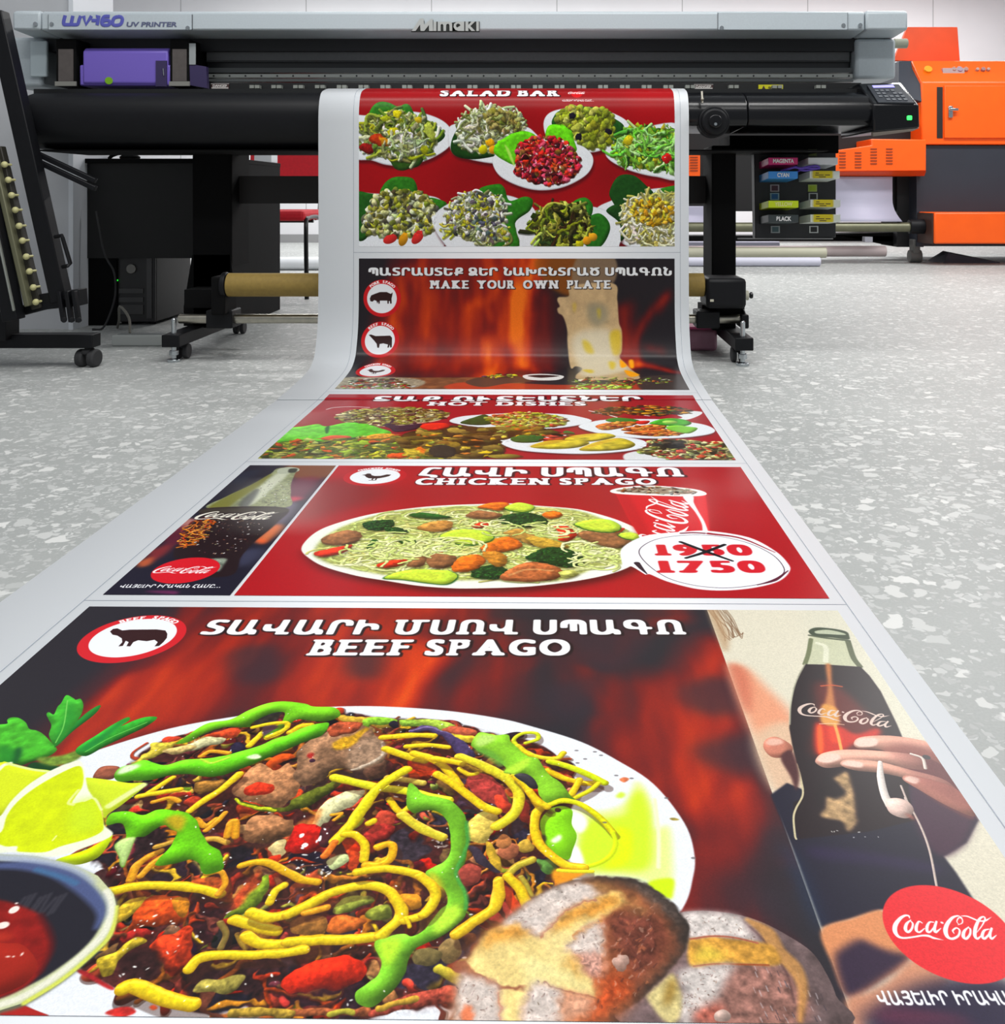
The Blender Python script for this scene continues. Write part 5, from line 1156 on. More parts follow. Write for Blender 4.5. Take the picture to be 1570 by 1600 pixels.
def plate_panel():
    s0, s1 = span(404, 608.5)
    p = Pic(PANEL_X[0], PANEL_X[1], s0, s1, 1300)
    A, B = view(540, 400, 5.607), view(810, 400, 5.607)
    F = lambda P, w, h, sf=.45: (P, w, h, sf)
    flames(p, [
        F(A(430, 1000, 500, 600, 600, 200), 60, .36), F(A(900, 1000, 1000, 500, 950, 100), 80, .40), F(A(1350, 1000, 1350, 500, 1300, 80), 60, .44), F(A(700, 940, 1100, 930, 1500, 960), 40, .4),
        F(A(520, 900, 480, 650, 540, 430, 500, 200), 16, .60), F(A(720, 740, 725, 420, 650, 230, 700, 60), 16, .60), F(A(640, 900, 660, 600, 600, 300), 26, .35), F(A(1000, 900, 1020, 640, 1050, 480), 16, .50), F(A(860, 900, 900, 700, 800, 400), 34, .38),
        F(A(1110, 460, 1240, 370, 1310, 180, 1280, 60), 14, .60), F(A(1290, 620, 1200, 470), 10, .60), F(A(1150, 900, 1160, 650, 1120, 500), 16, .46), F(A(1250, 1050, 1290, 960, 1260, 860), 28, .72), F(A(450, 900, 700, 860, 1000, 850), 18, .4), F(A(980, 60, 1000, 200, 900, 260), 20, .4),
        F(A(340, 940, 350, 1000), 14, .55), F(A(1480, 760, 1540, 500, 1560, 200, 1500, 60), 34, .80), F(B(60, 950, 70, 600, 60, 300, 120, 60), 30, .84), F(B(160, 1000, 170, 800, 160, 500), 22, .62), F(B(300, 980, 280, 700, 260, 350), 26, .30), F(B(20, 1050, 200, 1050), 20, .45),
        F(B(1080, 960, 1060, 700, 1140, 490, 1270, 340), 10, .58), F(B(960, 850, 980, 650, 930, 420), 24, .44), F(B(1120, 920, 1300, 1000, 1400, 1020), 14, .5), F(B(1180, 700, 1280, 760), 12, .3), F(B(1000, 1010, 1060, 900), 12, .7)], (36, 32, 36), 21, warp=14, gain=1.3,
        ramp=[(0, (36, 32, 36)), (.22, (84, 26, 28)), (.45, (138, 34, 24)), (.68, (190, 60, 20)), (.95, (232, 110, 26))])
    # vapour and flame column
    p.poly(B(170, 20, 530, 20, 500, 300, 400, 340, 200, 200), (140, 76, 22), soft=8, alpha=.85); p.poly(B(520, 10, 832, 10, 835, 230, 600, 300, 470, 300), (130, 108, 84), soft=4, alpha=.9)
    p.poly(B(470, 260, 830, 240, 865, 380, 880, 580, 905, 660, 905, 830, 888, 890, 960, 970, 1060, 1055, 1000, 1085, 560, 1085, 500, 1050, 560, 990, 500, 968, 460, 985, 430, 780, 425, 640, 390, 530, 350, 500, 340, 460, 362, 440, 340, 390, 355, 360, 440, 350), (188, 160, 118), soft=2, tex=.10, tscale=24)
    p.poly(B(480, 700, 800, 650, 860, 900, 960, 1000, 600, 1060, 520, 960), (208, 200, 176), soft=14, alpha=.8); p.poly(B(620, 420, 760, 440, 780, 560, 680, 620, 610, 540), (132, 130, 110), soft=12, alpha=.7)
    for q in (B(560, 740, 620, 760, 660, 850, 590, 840), B(800, 680, 890, 660, 890, 840, 830, 860), B(560, 1000, 650, 1000, 640, 1030), B(690, 470, 715, 470, 710, 560), B(790, 930, 850, 940, 820, 1000), B(480, 420, 500, 420, 490, 500)):
        p.poly(q, (206, 176, 30), soft=6, alpha=.75)
    for q in (B(890, 910, 950, 960, 900, 980), B(965, 920, 1005, 915, 1010, 980, 980, 980), B(930, 1000, 1060, 1040, 980, 1060)):
        p.poly(q, (244, 160, 20), soft=3)
    # laid table at the foot
    p.poly(A(-60, 1068, 300, 1066, 900, 1066, 1400, 1062, 1570, 1062, 1570, 1175, -60, 1175), (116, 74, 44), False, tex=.4, tscale=30, soft=1); p.poly(A(-60, 1070, 520, 1068, 700, 1110, 500, 1170, -60, 1175), (150, 142, 118), soft=4, tex=.3)
    p.poly(np.vstack([A(1000, 1110, 1570, 1120), B(400, 1130, 1120, 1120, 1100, 1175), A(1000, 1175)]), (196, 60, 30), soft=4, alpha=.8); p.poly(B(1100, 1060, 1560, 1060, 1560, 1180, 1100, 1180), (58, 46, 42), soft=5)
    chunks(p, A(60, 1090, 400, 1075, 520, 1110, 300, 1150, 60, 1140), 60, (3, 8), [(206, 206, 190), (110, 70, 40), (90, 100, 40), (170, 60, 40), (60, 50, 40)], 'blob', 51); chunks(p, A(30, 1120, 500, 1120, 560, 1160, 30, 1168), 50, (3, 7), [(120, 150, 40), (180, 60, 30), (200, 200, 190), (70, 60, 40)], 'blob', 52)
    p.poly(A(1050, 1110, 1150, 1070, 1400, 1050, 1560, 1065, 1620, 1100, 1400, 1120, 1200, 1150), (74, 60, 46), soft=2)
    chunks(p, A(1180, 1055, 1300, 1035, 1450, 1035, 1480, 1060, 1300, 1075), 36, (2.4, 5.5), [(70, 60, 90), (200, 190, 40), (120, 140, 40), (60, 50, 40)], 'blob', 53)
    p.poly(B(40, 1048, 200, 1034, 392, 1052, 330, 1088, 100, 1086), (226, 226, 222)); p.poly(B(80, 1052, 200, 1043, 360, 1053, 200, 1068), (48, 26, 24))
    chunks(p, B(440, 1090, 700, 1060, 1000, 1075, 1250, 1070, 1300, 1110, 900, 1140, 500, 1140), 120, (3, 7), [(120, 150, 40), (206, 206, 170), (70, 90, 30), (170, 70, 30), (90, 60, 40), (160, 190, 70)], 'poly', 54, (1, 2.6)); chunks(p, B(480, 1140, 800, 1130, 1000, 1150, 900, 1165, 500, 1165), 40, (3, 6), [(150, 190, 50), (190, 220, 90)], 'blob', 55)
    p.noise(.05, 2.2, 6)
    for c, y, name in (((320, 370), 'PORK SPAGO', 'pig'), ((302, 738), 'BEEF SPAGO', 'cow'), ((262, 1012), 'CHICKEN SPAGO', 'hen')):
        ctr = A(*c)[0]; y = y
        p.circle(ctr, .0622, (196, 28, 34), 2); p.circle(ctr + [-.4, .4], .0492, (226, 230, 234), 2)
        p.arc_text(y, ctr, .0512, .0088, 96)
    br = (50, 28, 28)
    p.poly(A(212, 372, 224, 345, 260, 330, 300, 316, 360, 316, 396, 332, 412, 318, 409, 342, 402, 372, 403, 416, 390, 418, 388, 396, 379, 393, 377, 418, 366, 418, 365, 391, 300, 391, 298, 418, 288, 418, 285, 396, 278, 418, 270, 393, 250, 386, 236, 400, 216, 396), br, False)
    p.poly(A(203, 692, 222, 688, 262, 702, 390, 698, 406, 716, 404, 800, 390, 803, 386, 776, 378, 803, 365, 803, 371, 776, 330, 766, 298, 771, 292, 805, 278, 805, 272, 770, 250, 742, 226, 716), br, False)
    hen(p, A(258, 1010)[0], .030)
    p.text('ՊԱՏՐԱՍՏԵՔ ՁԵՐ ՆԱԽԸՆՏՐԱԾ ՍՊԱԳՈՆ', 575, 1050, 418.6, 430.2, (224, 228, 230), (40, 30, 30)); p.text('MAKE  YOUR  OWN  PLATE', 671, 954.5, 438, 450.6, (224, 228, 230), (40, 30, 30))
    return p

def dishes_panel():
    s0, s1 = span(617, 718)
    p = Pic(PANEL_X[0], PANEL_X[1], s0, s1, 1300)
    p.a[:] = rgb((152, 22, 32)); p.a *= (.9 + .2 * fbm(p.H, p.W, 240, 2, 9))[..., None]
    A, B = view(390, 610, 3.925), view(770, 610, 3.925)
    p.stroke(A(470, 118, 520, 106, 620, 101, 735, 106), 2.2, (220, 222, 220), tube=0)
    r1 = A(538, 165, 600, 130, 750, 110, 950, 105, 1130, 120, 1228, 146, 1150, 182, 1000, 202, 850, 218, 640, 205)
    p.poly(r1 + [0, 1.5], (196, 170, 140)); p.poly(r1, (140, 120, 64), tex=.3); chunks(p, r1, 360, (4, 9), [(176, 160, 96), (150, 140, 60), (120, 90, 50), (204, 196, 140), (90, 50, 40), (150, 150, 50)], 'blob', 61, (1, 2.2), .4)
    # middle plate
    plate(p, np.vstack([A(1226, 192, 1300, 162, 1500, 146), B(200, 140, 430, 148, 540, 166, 606, 190, 520, 216, 350, 236, 100, 239, -60, 232), A(1330, 218)]), off=(0, 2))
    p.poly(np.vstack([A(1290, 200, 1380, 165, 1450, 150, 1500, 200, 1400, 215)]), (44, 76, 30), bulge=.5, tex=.3)
    m = B(0, 205, -40, 170, 40, 148, 200, 134, 330, 145, 450, 172, 430, 210, 250, 235, 60, 228)
    p.poly(m, (150, 140, 50), tex=.3); chunks(p, m, 220, (4, 10), [(206, 196, 90), (190, 190, 50), (206, 90, 50), (150, 160, 50), (214, 210, 150), (150, 90, 40)], 'blob', 62, (1, 2), .45)
    # top right plate
    p.poly(B(1130, 150, 1180, 128, 1282, 134, 1250, 162, 1150, 186, 900, 190, 1150, 172), (222, 224, 226)); p.stroke(B(590, 126, 700, 150, 760, 166), 3, (226, 226, 222), tube=0); p.stroke(B(760, 150, 800, 138, 960, 158), 3, (220, 220, 210), tube=0)
    chunks(p, B(620, 140, 720, 105, 800, 100, 840, 120, 760, 150), 60, (4, 9), [(60, 40, 26), (150, 80, 30), (90, 50, 24)], 'blob', 63); chunks(p, B(820, 140, 880, 100, 1000, 95, 1200, 115, 1150, 150, 950, 155), 110, (4, 10), [(206, 140, 30), (60, 44, 30), (190, 110, 30), (80, 90, 40), (120, 60, 30)], 'blob', 64)
    # salad leaves and stuffed vegetables, lower left
    low = np.vstack([A(20, 440, 150, 325, 300, 305, 600, 295, 880, 268, 960, 320, 1120, 350, 1130, 440)])
    p.poly(low, (90, 100, 36), tex=.4, soft=2)
    p.poly(A(120, 335, 230, 240, 330, 222, 420, 208, 470, 222, 600, 198, 700, 205, 800, 232, 870, 262, 780, 292, 600, 300, 420, 320, 230, 315), (96, 196, 40), bulge=.4, r=12, tex=.18, tscale=16); p.poly(A(465, 230, 490, 220, 480, 262, 466, 262), (30, 90, 30), soft=2)
    p.poly(A(430, 300, 500, 278, 600, 280, 620, 292, 520, 310), (206, 80, 44), bulge=.4); chunks(p, low, 260, (6, 15), [(150, 176, 40), (190, 190, 50), (206, 120, 36), (110, 140, 30), (60, 70, 30), (210, 90, 30), (170, 160, 60), (200, 204, 110)], 'poly', 65, (1, 2.8), .4, jit=20)
    p.poly(A(690, 300, 760, 270, 880, 268, 900, 282, 800, 302), (214, 150, 40), bulge=.4, tex=.3); p.poly(A(850, 410, 870, 385, 960, 388, 950, 415), (214, 80, 24), bulge=.5); p.poly(A(940, 345, 1000, 335, 1085, 345, 1090, 385, 960, 400), (196, 170, 50), bulge=.4, tex=.4); p.poly(A(1020, 350, 1070, 345, 1060, 390), (220, 110, 24), soft=3)
    dol = np.vstack([A(920, 300, 960, 262, 1060, 240, 1250, 216, 1560, 236), B(200, 232, 360, 240, 350, 285, 150, 310, 55, 330, 60, 380, 100, 410, -60, 415), A(1260, 440, 1200, 412, 1130, 400, 1100, 350, 960, 330)])
    p.poly(dol, (74, 52, 22), tex=.35, soft=2); chunks(p, dol, 70, (13, 22), [(112, 92, 34), (134, 112, 38), (96, 74, 26), (146, 122, 44), (84, 60, 22)], 'blob', 66, (1.4, 2.6), .35, jit=14); chunks(p, dol, 36, (4, 8), [(206, 170, 40), (196, 110, 30), (150, 160, 50)], 'blob', 67)
    p.poly(A(1100, 360, 1180, 335, 1260, 360, 1240, 412, 1120, 405), (50, 46, 34), bulge=.4); p.ell(p.px(A(1435, 382))[0], 20, 16, (222, 186, 30))
    p.poly(A(820, 215, 860, 200, 878, 165, 900, 215, 1050, 205, 1020, 240, 900, 258, 860, 235), (52, 36, 52), bulge=.5, tex=.3); p.poly(A(1045, 228, 1080, 206, 1200, 202, 1216, 225, 1120, 248), (222, 44, 22), bulge=.5)
    # right-hand plates
    plate(p, B(526, 226, 600, 196, 720, 180, 1000, 178, 1150, 190, 1300, 214, 1362, 250, 1300, 276, 1100, 296, 850, 293, 650, 266), off=(0, 2))
    p.poly(B(690, 185, 760, 168, 880, 180, 890, 195, 760, 200), (52, 120, 40), bulge=.4)
    for q in (B(628, 222, 700, 200, 850, 192, 890, 205, 800, 230, 690, 246), B(785, 246, 850, 225, 1000, 208, 1062, 215, 1040, 240, 900, 255), B(800, 262, 950, 246, 1100, 240, 1195, 255, 1120, 278, 950, 282)):
        p.poly(q, (186, 92, 36), bulge=.5, r=10, tex=.4); chunks(p, q, 26, (3, 6), [(210, 130, 50), (150, 60, 26), (220, 150, 60)], 'blob', 68)
    p.poly(B(880, 190, 960, 188, 940, 208, 890, 208), (206, 40, 30), bulge=.4); p.poly(B(960, 202, 1020, 180, 1100, 172, 1180, 182, 1218, 205, 1150, 222, 1000, 212), (70, 160, 40), bulge=.5, tex=.2); p.ell(p.px(B(1085, 196))[0], 24, 22, (160, 206, 90)); p.poly(B(1060, 226, 1130, 215, 1190, 222, 1256, 234, 1200, 266, 1100, 250), (120, 190, 50), bulge=.4)
    p.poly(B(800, 400, 880, 372, 1000, 360, 1240, 440, 860, 440), (214, 216, 218), soft=2)
    mr = B(880, 372, 960, 310, 1100, 300, 1300, 318, 1412, 324, 1500, 420, 1400, 432, 1130, 432, 1000, 402)
    p.poly(mr, (90, 76, 40), tex=.4); chunks(p, mr, 330, (4, 10), [(206, 70, 44), (190, 190, 120), (120, 120, 50), (70, 60, 34), (214, 206, 150), (170, 50, 34), (150, 150, 70)], 'blob', 69, (1, 2), .4); chunks(p, B(1000, 320, 1120, 310, 1140, 350, 1040, 360), 24, (6, 11), [(50, 46, 34)], 'blob', 70)
    plate(p, B(50, 326, 100, 300, 400, 276, 700, 280, 900, 304, 937, 335, 850, 370, 600, 391, 350, 386, 150, 366), off=(0, 2))
    p.poly(B(105, 302, 180, 276, 300, 280, 330, 292, 280, 318, 160, 322), (44, 92, 34), bulge=.5, tex=.2); p.poly(B(430, 262, 450, 248, 500, 262, 480, 272), (70, 110, 44)); chunks(p, B(300, 300, 380, 270, 520, 270, 480, 310, 360, 320), 36, (5, 9), [(150, 60, 30), (190, 60, 36), (80, 46, 26)], 'blob', 71)
    for q in (B(440, 300, 520, 275, 690, 264, 752, 286, 640, 312, 500, 318), B(228, 348, 330, 312, 480, 306, 592, 322, 520, 352, 360, 362), B(528, 366, 640, 316, 780, 294, 872, 330, 820, 360, 660, 374)):
        p.poly(q, (204, 184, 44), bulge=.5, r=14, tex=.3, tscale=20); p.poly(q[:3], (176, 120, 30), soft=6, alpha=.6)
    for i, q in enumerate((r1, m, low, dol, mr)):
        p.warp(4, 9, 74 + i, q); p.warp(8, 26, 84 + i, q); p.grain(q, .2, 7, i)
    p.noise(.05, 2.2, 12)
    p.text('ՏԱՔ ՈՒՏԵՍՏՆԵՐ', 581, 1003, 620, 626.6, shadow=(60, 20, 26)); p.text('HOT DISHES', 666, 916.5, 628.2, 633.8, shadow=(60, 20, 26))
    return p

def chicken_panel():
    s0, s1 = span(728.8, 933)
    p = Pic(PANEL_X[0], PANEL_X[1], s0, s1, 1700)
    A, B, C, D = view(460, 770, 5.233), view(740, 750, 5.233), view(940, 740, 4.361), view(160, 720, 4.243); E3 = view(100, 700, 2.243)
    p.a[:] = rgb((166, 20, 28)); p.a *= (.92 + .16 * fbm(p.H, p.W, 300, 2, 14))[..., None]
    p.poly(A(200, -100, 700, -60, 700, 60, 300, 180, 0, 240), (120, 36, 36), soft=40, alpha=.7)
    # plate of thin noodles
    pl = np.vstack([A(56, 470, 90, 400, 180, 322, 300, 268, 500, 208, 700, 164, 1000, 124, 1250, 105, 1500, 96), B(300, 195, 500, 212, 800, 235, 960, 265, 1150, 322, 1300, 382, 1420, 440, 1490, 520, 1450, 600, 1300, 702, 1150, 762, 950, 812, 700, 852, 400, 882, 0, 894),
                    A(1250, 786, 1000, 766, 750, 726, 500, 682, 250, 612, 120, 542)])
    p.poly(pl + [4, 8], (70, 14, 18), soft=16, alpha=.8); p.poly(pl, (234, 236, 226), soft=1)
    md = np.vstack([A(160, 505, 220, 390, 350, 300, 500, 240, 700, 180, 900, 145, 1200, 122, 1450, 112), B(300, 205, 500, 222, 800, 245, 1000, 300, 1200, 400, 1350, 450, 1330, 520, 1200, 600, 1220, 690, 1000, 722, 850, 782, 700, 832, 400, 845, 150, 822), A(1400, 722, 1000, 720, 700, 670, 450, 622, 280, 582)])
    NP = [(220, 226, 150), (204, 218, 124), (232, 234, 176), (176, 190, 96), (210, 206, 120)]
    p.poly(md, (170, 176, 92), soft=6, tex=.3); cm = md.mean(0); curls(p, cm + (md - cm) * [.90, .86], 560, (10, 40), 4.6, NP, 81)
    br, GRD = (146, 96, 58), (26, 60, 22)
    def bits(P, col, n=26, s=(2.5, 5)):
        p.poly(P + [.6, 2], (50, 40, 20), soft=4, alpha=.6); p.poly(P, col, bulge=.5, r=12, tex=.3, tscale=12)
    for q in (A(218, 385, 300, 340, 450, 308, 552, 350, 480, 420, 330, 432, 240, 422), A(920, 602, 1000, 520, 1082, 510, 1050, 602), A(1088, 535, 1200, 488, 1300, 510, 1325, 585, 1200, 622, 1100, 602), A(1395, 190, 1480, 150, 1570, 152, 1700, 180, 1640, 216, 1500, 216), B(840, 452, 950, 414, 1150, 430, 1210, 465, 1310, 515, 1180, 562, 1000, 525)):
        bits(q, br)
    bits(A(1000, 292, 1120, 240, 1282, 238, 1272, 302, 1130, 324), (190, 132, 60)); bits(B(250, 430, 400, 400, 520, 470, 500, 540, 300, 470), (186, 140, 60)); bits(B(420, 480, 560, 470, 780, 550, 560, 560), (190, 150, 50))
    for q in (A(555, 262, 600, 240, 720, 225, 806, 232, 800, 282, 700, 312, 600, 302), B(195, 340, 260, 290, 420, 268, 540, 290, 605, 352, 450, 392, 280, 372), B(425, 650, 500, 590, 620, 552, 760, 566, 860, 602, 905, 682, 780, 722, 600, 692), A(740, 290, 850, 290, 930, 330, 800, 330), B(0, 740, 150, 700, 280, 740, 200, 815, 0, 800)):
        bits(q, GRD); chunks(p, q, 70, (2, 4.5), [(34, 80, 28), (20, 50, 20), (46, 100, 34)], 'blob', 82, (1, 1.3), .5, jit=10)
    for q in (A(935, 190, 1050, 163, 1292, 206, 1100, 218), A(588, 455, 640, 385, 692, 410, 620, 474), A(840, 380, 960, 370, 1000, 420, 880, 420)):
        bits(q, (40, 92, 30))
    for q in (A(158, 496, 300, 458, 484, 428, 400, 492, 230, 532), A(678, 592, 800, 552, 925, 558, 830, 612, 705, 618), B(638, 384, 690, 370, 765, 378, 842, 450, 790, 498, 690, 498, 705, 440), A(1450, 272, 1540, 244, 1600, 270, 1500, 292), B(1150, 430, 1200, 396, 1236, 400, 1200, 430)):
        bits(q, (220, 50, 22))
    for q in (B(58, 555, 150, 490, 300, 472, 402, 542, 250, 592, 100, 588), A(1290, 640, 1340, 540, 1500, 508, 1562, 570, 1450, 642), B(560, 282, 650, 256, 734, 290, 620, 322), B(28, 224, 150, 188, 285, 193, 240, 252, 100, 238), A(1530, 440, 1640, 420, 1640, 500, 1560, 510)):
        bits(q, (228, 110, 26))
    bits(B(70, 600, 200, 590, 270, 640, 250, 710, 150, 700), (200, 130, 40))
    for q in (A(735, 702, 850, 650, 1000, 630, 1250, 640, 1326, 690, 1250, 750, 1100, 744, 900, 716), np.vstack([A(1190, 360, 1300, 308, 1480, 302, 1600, 330, 1620, 380, 1520, 420, 1380, 426, 1250, 405)]), B(252, 232, 350, 189, 440, 198, 492, 218, 470, 252, 370, 262), B(826, 365, 950, 328, 1100, 328, 1192, 372, 1182, 412, 1100, 428, 950, 412), B(1180, 450, 1250, 434, 1360, 450, 1330, 490, 1230, 480)):
        c = q.mean(0); p.poly(c + (q - c) * 1.05 + [0, 1], (30, 86, 24), soft=2); p.poly(q, (192, 224, 60), bulge=.35, r=10); p.poly(c + (q - c) * .62, (206, 222, 60), soft=6, alpha=.8)
    bits(B(215, 806, 300, 730, 450, 678, 600, 690, 726, 742, 680, 812, 500, 838, 300, 832), (176, 96, 50)); p.stroke(B(300, 780, 450, 735, 640, 745), 5, (216, 160, 100), tube=0, soft=5, alpha=.7); bits(B(700, 760, 800, 740, 860, 770, 790, 805, 720, 800), (204, 204, 100))
    curls(p, A(560, 420, 900, 340, 1300, 400, 1400, 470, 1000, 520, 700, 560, 480, 600, 380, 570), 60, (14, 40), 4.6, NP[:3], 83); curls(p, B(480, 350, 760, 360, 780, 420, 620, 480, 500, 440), 14, (12, 26), 4.4, NP[:3], 84); curls(p, B(820, 540, 1000, 560, 1200, 600, 1150, 700, 950, 720, 860, 620), 34, (12, 34), 4.4, NP[:3], 85); curls(p, B(60, 350, 300, 370, 300, 420, 150, 440), 12, (10, 24), 4.2, NP[:3], 86)
    p.warp(2.5, 12, 76, md); p.grain(md, .14, 7, 3)
    # paper cup
    cup = C(92, 135, 300, 150, 560, 160, 708, 150, 722, 270, 738, 420, 330, 470, 250, 420, 180, 310)
    p.poly(cup, (206, 24, 36), False, soft=1); p.poly(C(640, 160, 706, 150, 735, 410, 690, 410), (226, 50, 56), soft=5, alpha=.7); p.poly(C(100, 140, 180, 150, 330, 420, 250, 420, 180, 310), (176, 16, 28), soft=6, alpha=.6)
    p.poly(C(553, 155, 622, 155, 628, 200, 660, 260, 705, 340, 730, 430, 690, 430, 682, 350, 640, 270, 590, 210), (228, 228, 228), soft=1)
    lo, hi, rt = p.px(C(255, 520))[0], p.px(C(455, 165))[0], p.px(C(560, 330))[0]
    lo2 = p.px(C(415, 520))[0]
    ux = hi - p.px(C(400, 505))[0]; uy = np.array([-ux[1], ux[0]])
    wordmark(p, (p.px(C(412, 505))[0][0], p.px(C(412, 505))[0][1], 1), (236, 232, 232), .95, ux=ux, uy=uy * 1.05)
    p.poly(C(56, 122, 120, 100, 300, 84, 500, 94, 650, 112, 713, 135, 690, 152, 560, 157, 300, 150, 110, 140), (234, 232, 228)); ice = C(100, 122, 180, 104, 320, 92, 480, 100, 600, 115, 652, 130, 560, 142, 300, 138)
    p.poly(ice, (150, 130, 110), soft=1); chunks(p, ice, 70, (3, 7), [(90, 44, 28), (214, 196, 170), (150, 90, 50), (180, 180, 160), (60, 34, 26)], 'poly', 88)
    # price sticker
    p.poly(C(128, 545, 150, 500, 230, 452, 330, 420, 560, 398, 730, 393, 1000, 438, 1180, 528, 1268, 615, 1282, 668, 1210, 738, 1050, 782, 850, 802, 650, 792, 450, 742, 330, 690, 300, 688, 205, 636, 150, 640), (232, 234, 238), soft=1)
    def ring(P, w, col):
        Q = catmull(p.px(P), 8, True); p.stroke(np.vstack([Q, Q[:1]]), w, col, px=True, tube=0, smooth=False)
    ring(C(255, 545, 290, 490, 400, 445, 600, 422, 800, 432, 1000, 478, 1160, 555, 1238, 640, 1225, 695, 1100, 752, 950, 778, 800, 784, 620, 765, 450, 715, 320, 630), 2.4, (70, 40, 60))
    p.stroke(C(240, 615, 270, 650, 308, 686), [10, 7, 2], (50, 30, 44), tube=0); p.stroke(C(540, 410, 620, 406, 700, 410), 5, (120, 20, 44), tube=0); p.stroke(C(730, 412, 950, 445, 1180, 540), [8, 5, 2], (150, 26, 44), tube=0); p.stroke(C(1270, 665, 1180, 730, 1060, 765), [2, 7, 2], (90, 30, 50), tube=0); p.stroke(C(150, 640, 205, 636, 300, 690), 2, (232, 234, 238), tube=0)
    p.text('1950', 1023, 1181, 740 + 487 / 4.361, 740 + 560 / 4.361, (204, 26, 40)); p.text('1750', 1026, 1202, 740 + 598 / 4.361, 740 + 676 / 4.361, (204, 26, 40))
    p.stroke(C(538, 470, 700, 530, 890, 600), [7, 8, 5], (24, 20, 26), tube=0); p.stroke(C(575, 580, 700, 540, 836, 488), [6, 8, 7], (24, 20, 26), tube=0)
    # badge and headings
    ctr = np.array([586., 744.8])
    p.circle(ctr, .0640, (186, 22, 32), 2); p.circle(ctr, .0508, (230, 234, 238), 2); p.arc_text('CHICKEN SPAGO', ctr, .0528, .0092, 96)
    hen(p, ctr, .031)
    p.text('ՀԱՎԻ ՍՊԱԳՈ', 651, 1070, 731.6, 744.6, shadow=(60, 18, 26)); p.text('CHICKEN SPAGO', 646, 1028, 748, 757.6, shadow=(60, 18, 26))
    # left strip: bottle over dark bokeh
    x1 = p.px(ph(361.5, 928.6))[0, 0]; x2 = p.px(ph(367.6, 928.6))[0, 0]
    q = Pic.__new__(Pic); q.__dict__.update(p.__dict__); q.a = p.a[:, :int(x1)]; q.W = int(x1)
    q.a[:] = rgb((30, 27, 42)); p.a[:, int(x1):int(x2)] = rgb((232, 234, 238))
    for P, c, s, al in ((D(1240, 20, 1560, 20, 1440, 130, 1250, 110), (130, 74, 44), 14, .9), (D(1250, 130, 1450, 120, 1330, 260, 1230, 250), (110, 30, 60), 14, .8), (D(1240, 240, 1330, 250, 1240, 280), (206, 60, 80), 10, .8), (D(1200, 290, 1300, 290, 1200, 420, 1140, 420), (110, 100, 120), 12, .8), (D(1120, 430, 1200, 440, 1090, 540, 1010, 530), (222, 120, 70), 10, .9), (D(1010, 520, 1090, 530, 1060, 560), (230, 90, 40), 8, .8),
                        (D(920, 600, 1080, 590, 960, 700, 880, 680), (60, 62, 86), 14, .8), (D(520, 400, 620, 390, 560, 450, 480, 470), (200, 130, 120), 8, .8), (D(330, 600, 480, 540, 420, 620, 300, 680), (130, 40, 44), 10, .9), (D(240, 680, 330, 640, 320, 690, 250, 710), (190, 90, 50), 8, .9), (D(430, 490, 560, 430, 520, 540, 420, 560), (90, 24, 44), 10, .9), (D(280, 870, 480, 868, 480, 890), (120, 40, 90), 5, .8), (D(860, 100, 1050, 60, 900, 160), (40, 44, 60), 10, .7)):
        q.poly(P, c, soft=s, alpha=al)
    q.poly(D(1165, 52, 1292, 50, 1275, 92, 1250, 160, 1248, 230, 1210, 314, 700, 318, 820, 240, 980, 165, 1110, 92), (134, 140, 104), soft=1, tex=.2)
    q.poly(D(700, 316, 830, 236, 1000, 154, 1120, 86, 1060, 150, 900, 260, 820, 316), (112, 112, 46), soft=4); q.poly(D(1150, 90, 1230, 90, 1120, 190, 1000, 290, 930, 290), (196, 200, 180), soft=5, alpha=.85); q.poly(D(900, 290, 1000, 200, 1040, 200, 960, 310), (60, 62, 66), soft=5, alpha=.7)
    chunks(q, D(1080, 130, 1240, 140, 1200, 290, 1040, 280), 60, (1, 2.4), [(80, 86, 70), (210, 214, 196)], 'blob', 91); q.poly(D(1160, 62, 1230, 44, 1300, 52, 1290, 74, 1180, 90), (166, 172, 152)); q.poly(D(1240, 56, 1290, 54, 1280, 78, 1235, 80), (50, 54, 44), soft=2)
    q.poly(D(700, 316, 1210, 314, 1150, 420, 1010, 540, 920, 640, 860, 760, 600, 760, 470, 640, 520, 530, 560, 450, 640, 380), (36, 22, 26), soft=2); q.poly(D(700, 320, 1200, 318, 1170, 350, 900, 345, 660, 350), (60, 54, 44), soft=4, alpha=.8)
    chunks(q, D(520, 540, 560, 440, 640, 400, 720, 400, 690, 500, 560, 570), 90, (3, 8), [(206, 110, 24), (190, 70, 20), (110, 40, 24), (230, 150, 50)], 'shred', 92, (1, 2)); chunks(q, D(700, 400, 1100, 400, 900, 600, 640, 600), 90, (1, 3), [(110, 70, 60), (60, 34, 36), (150, 130, 110)], 'blob', 93); glints(q, D(650, 420, 1100, 420, 850, 620, 640, 600), 24, (.8, 1.8), 94)
    q.poly(D(690, 660, 820, 652, 800, 700, 760, 740, 740, 690), (120, 130, 116), soft=3, tex=.4)
    a = q.px(D(640, 366))[0]; b = q.px(D(1165, 352))[0]; wordmark(q, (a[0], a[1], b[0] - a[0]), (224, 220, 206), 1.15)
    c2 = D(552, 728)[0]; q.circle(c2, .0497, (206, 22, 36), 2); a = q.px(D(356, 726))[0]; b = q.px(D(740, 726))[0]; wordmark(q, (a[0], a[1], b[0] - a[0]), (240, 236, 238), 1.1)
    q.text('ՎԱՅԵԼԻՐ ԻՐԱԿԱՆ ՀԱՄԸ…', 185, 344, 914.8, 919.4, style='bold')
    p.noise(.05, 2.2, 15)
    return p
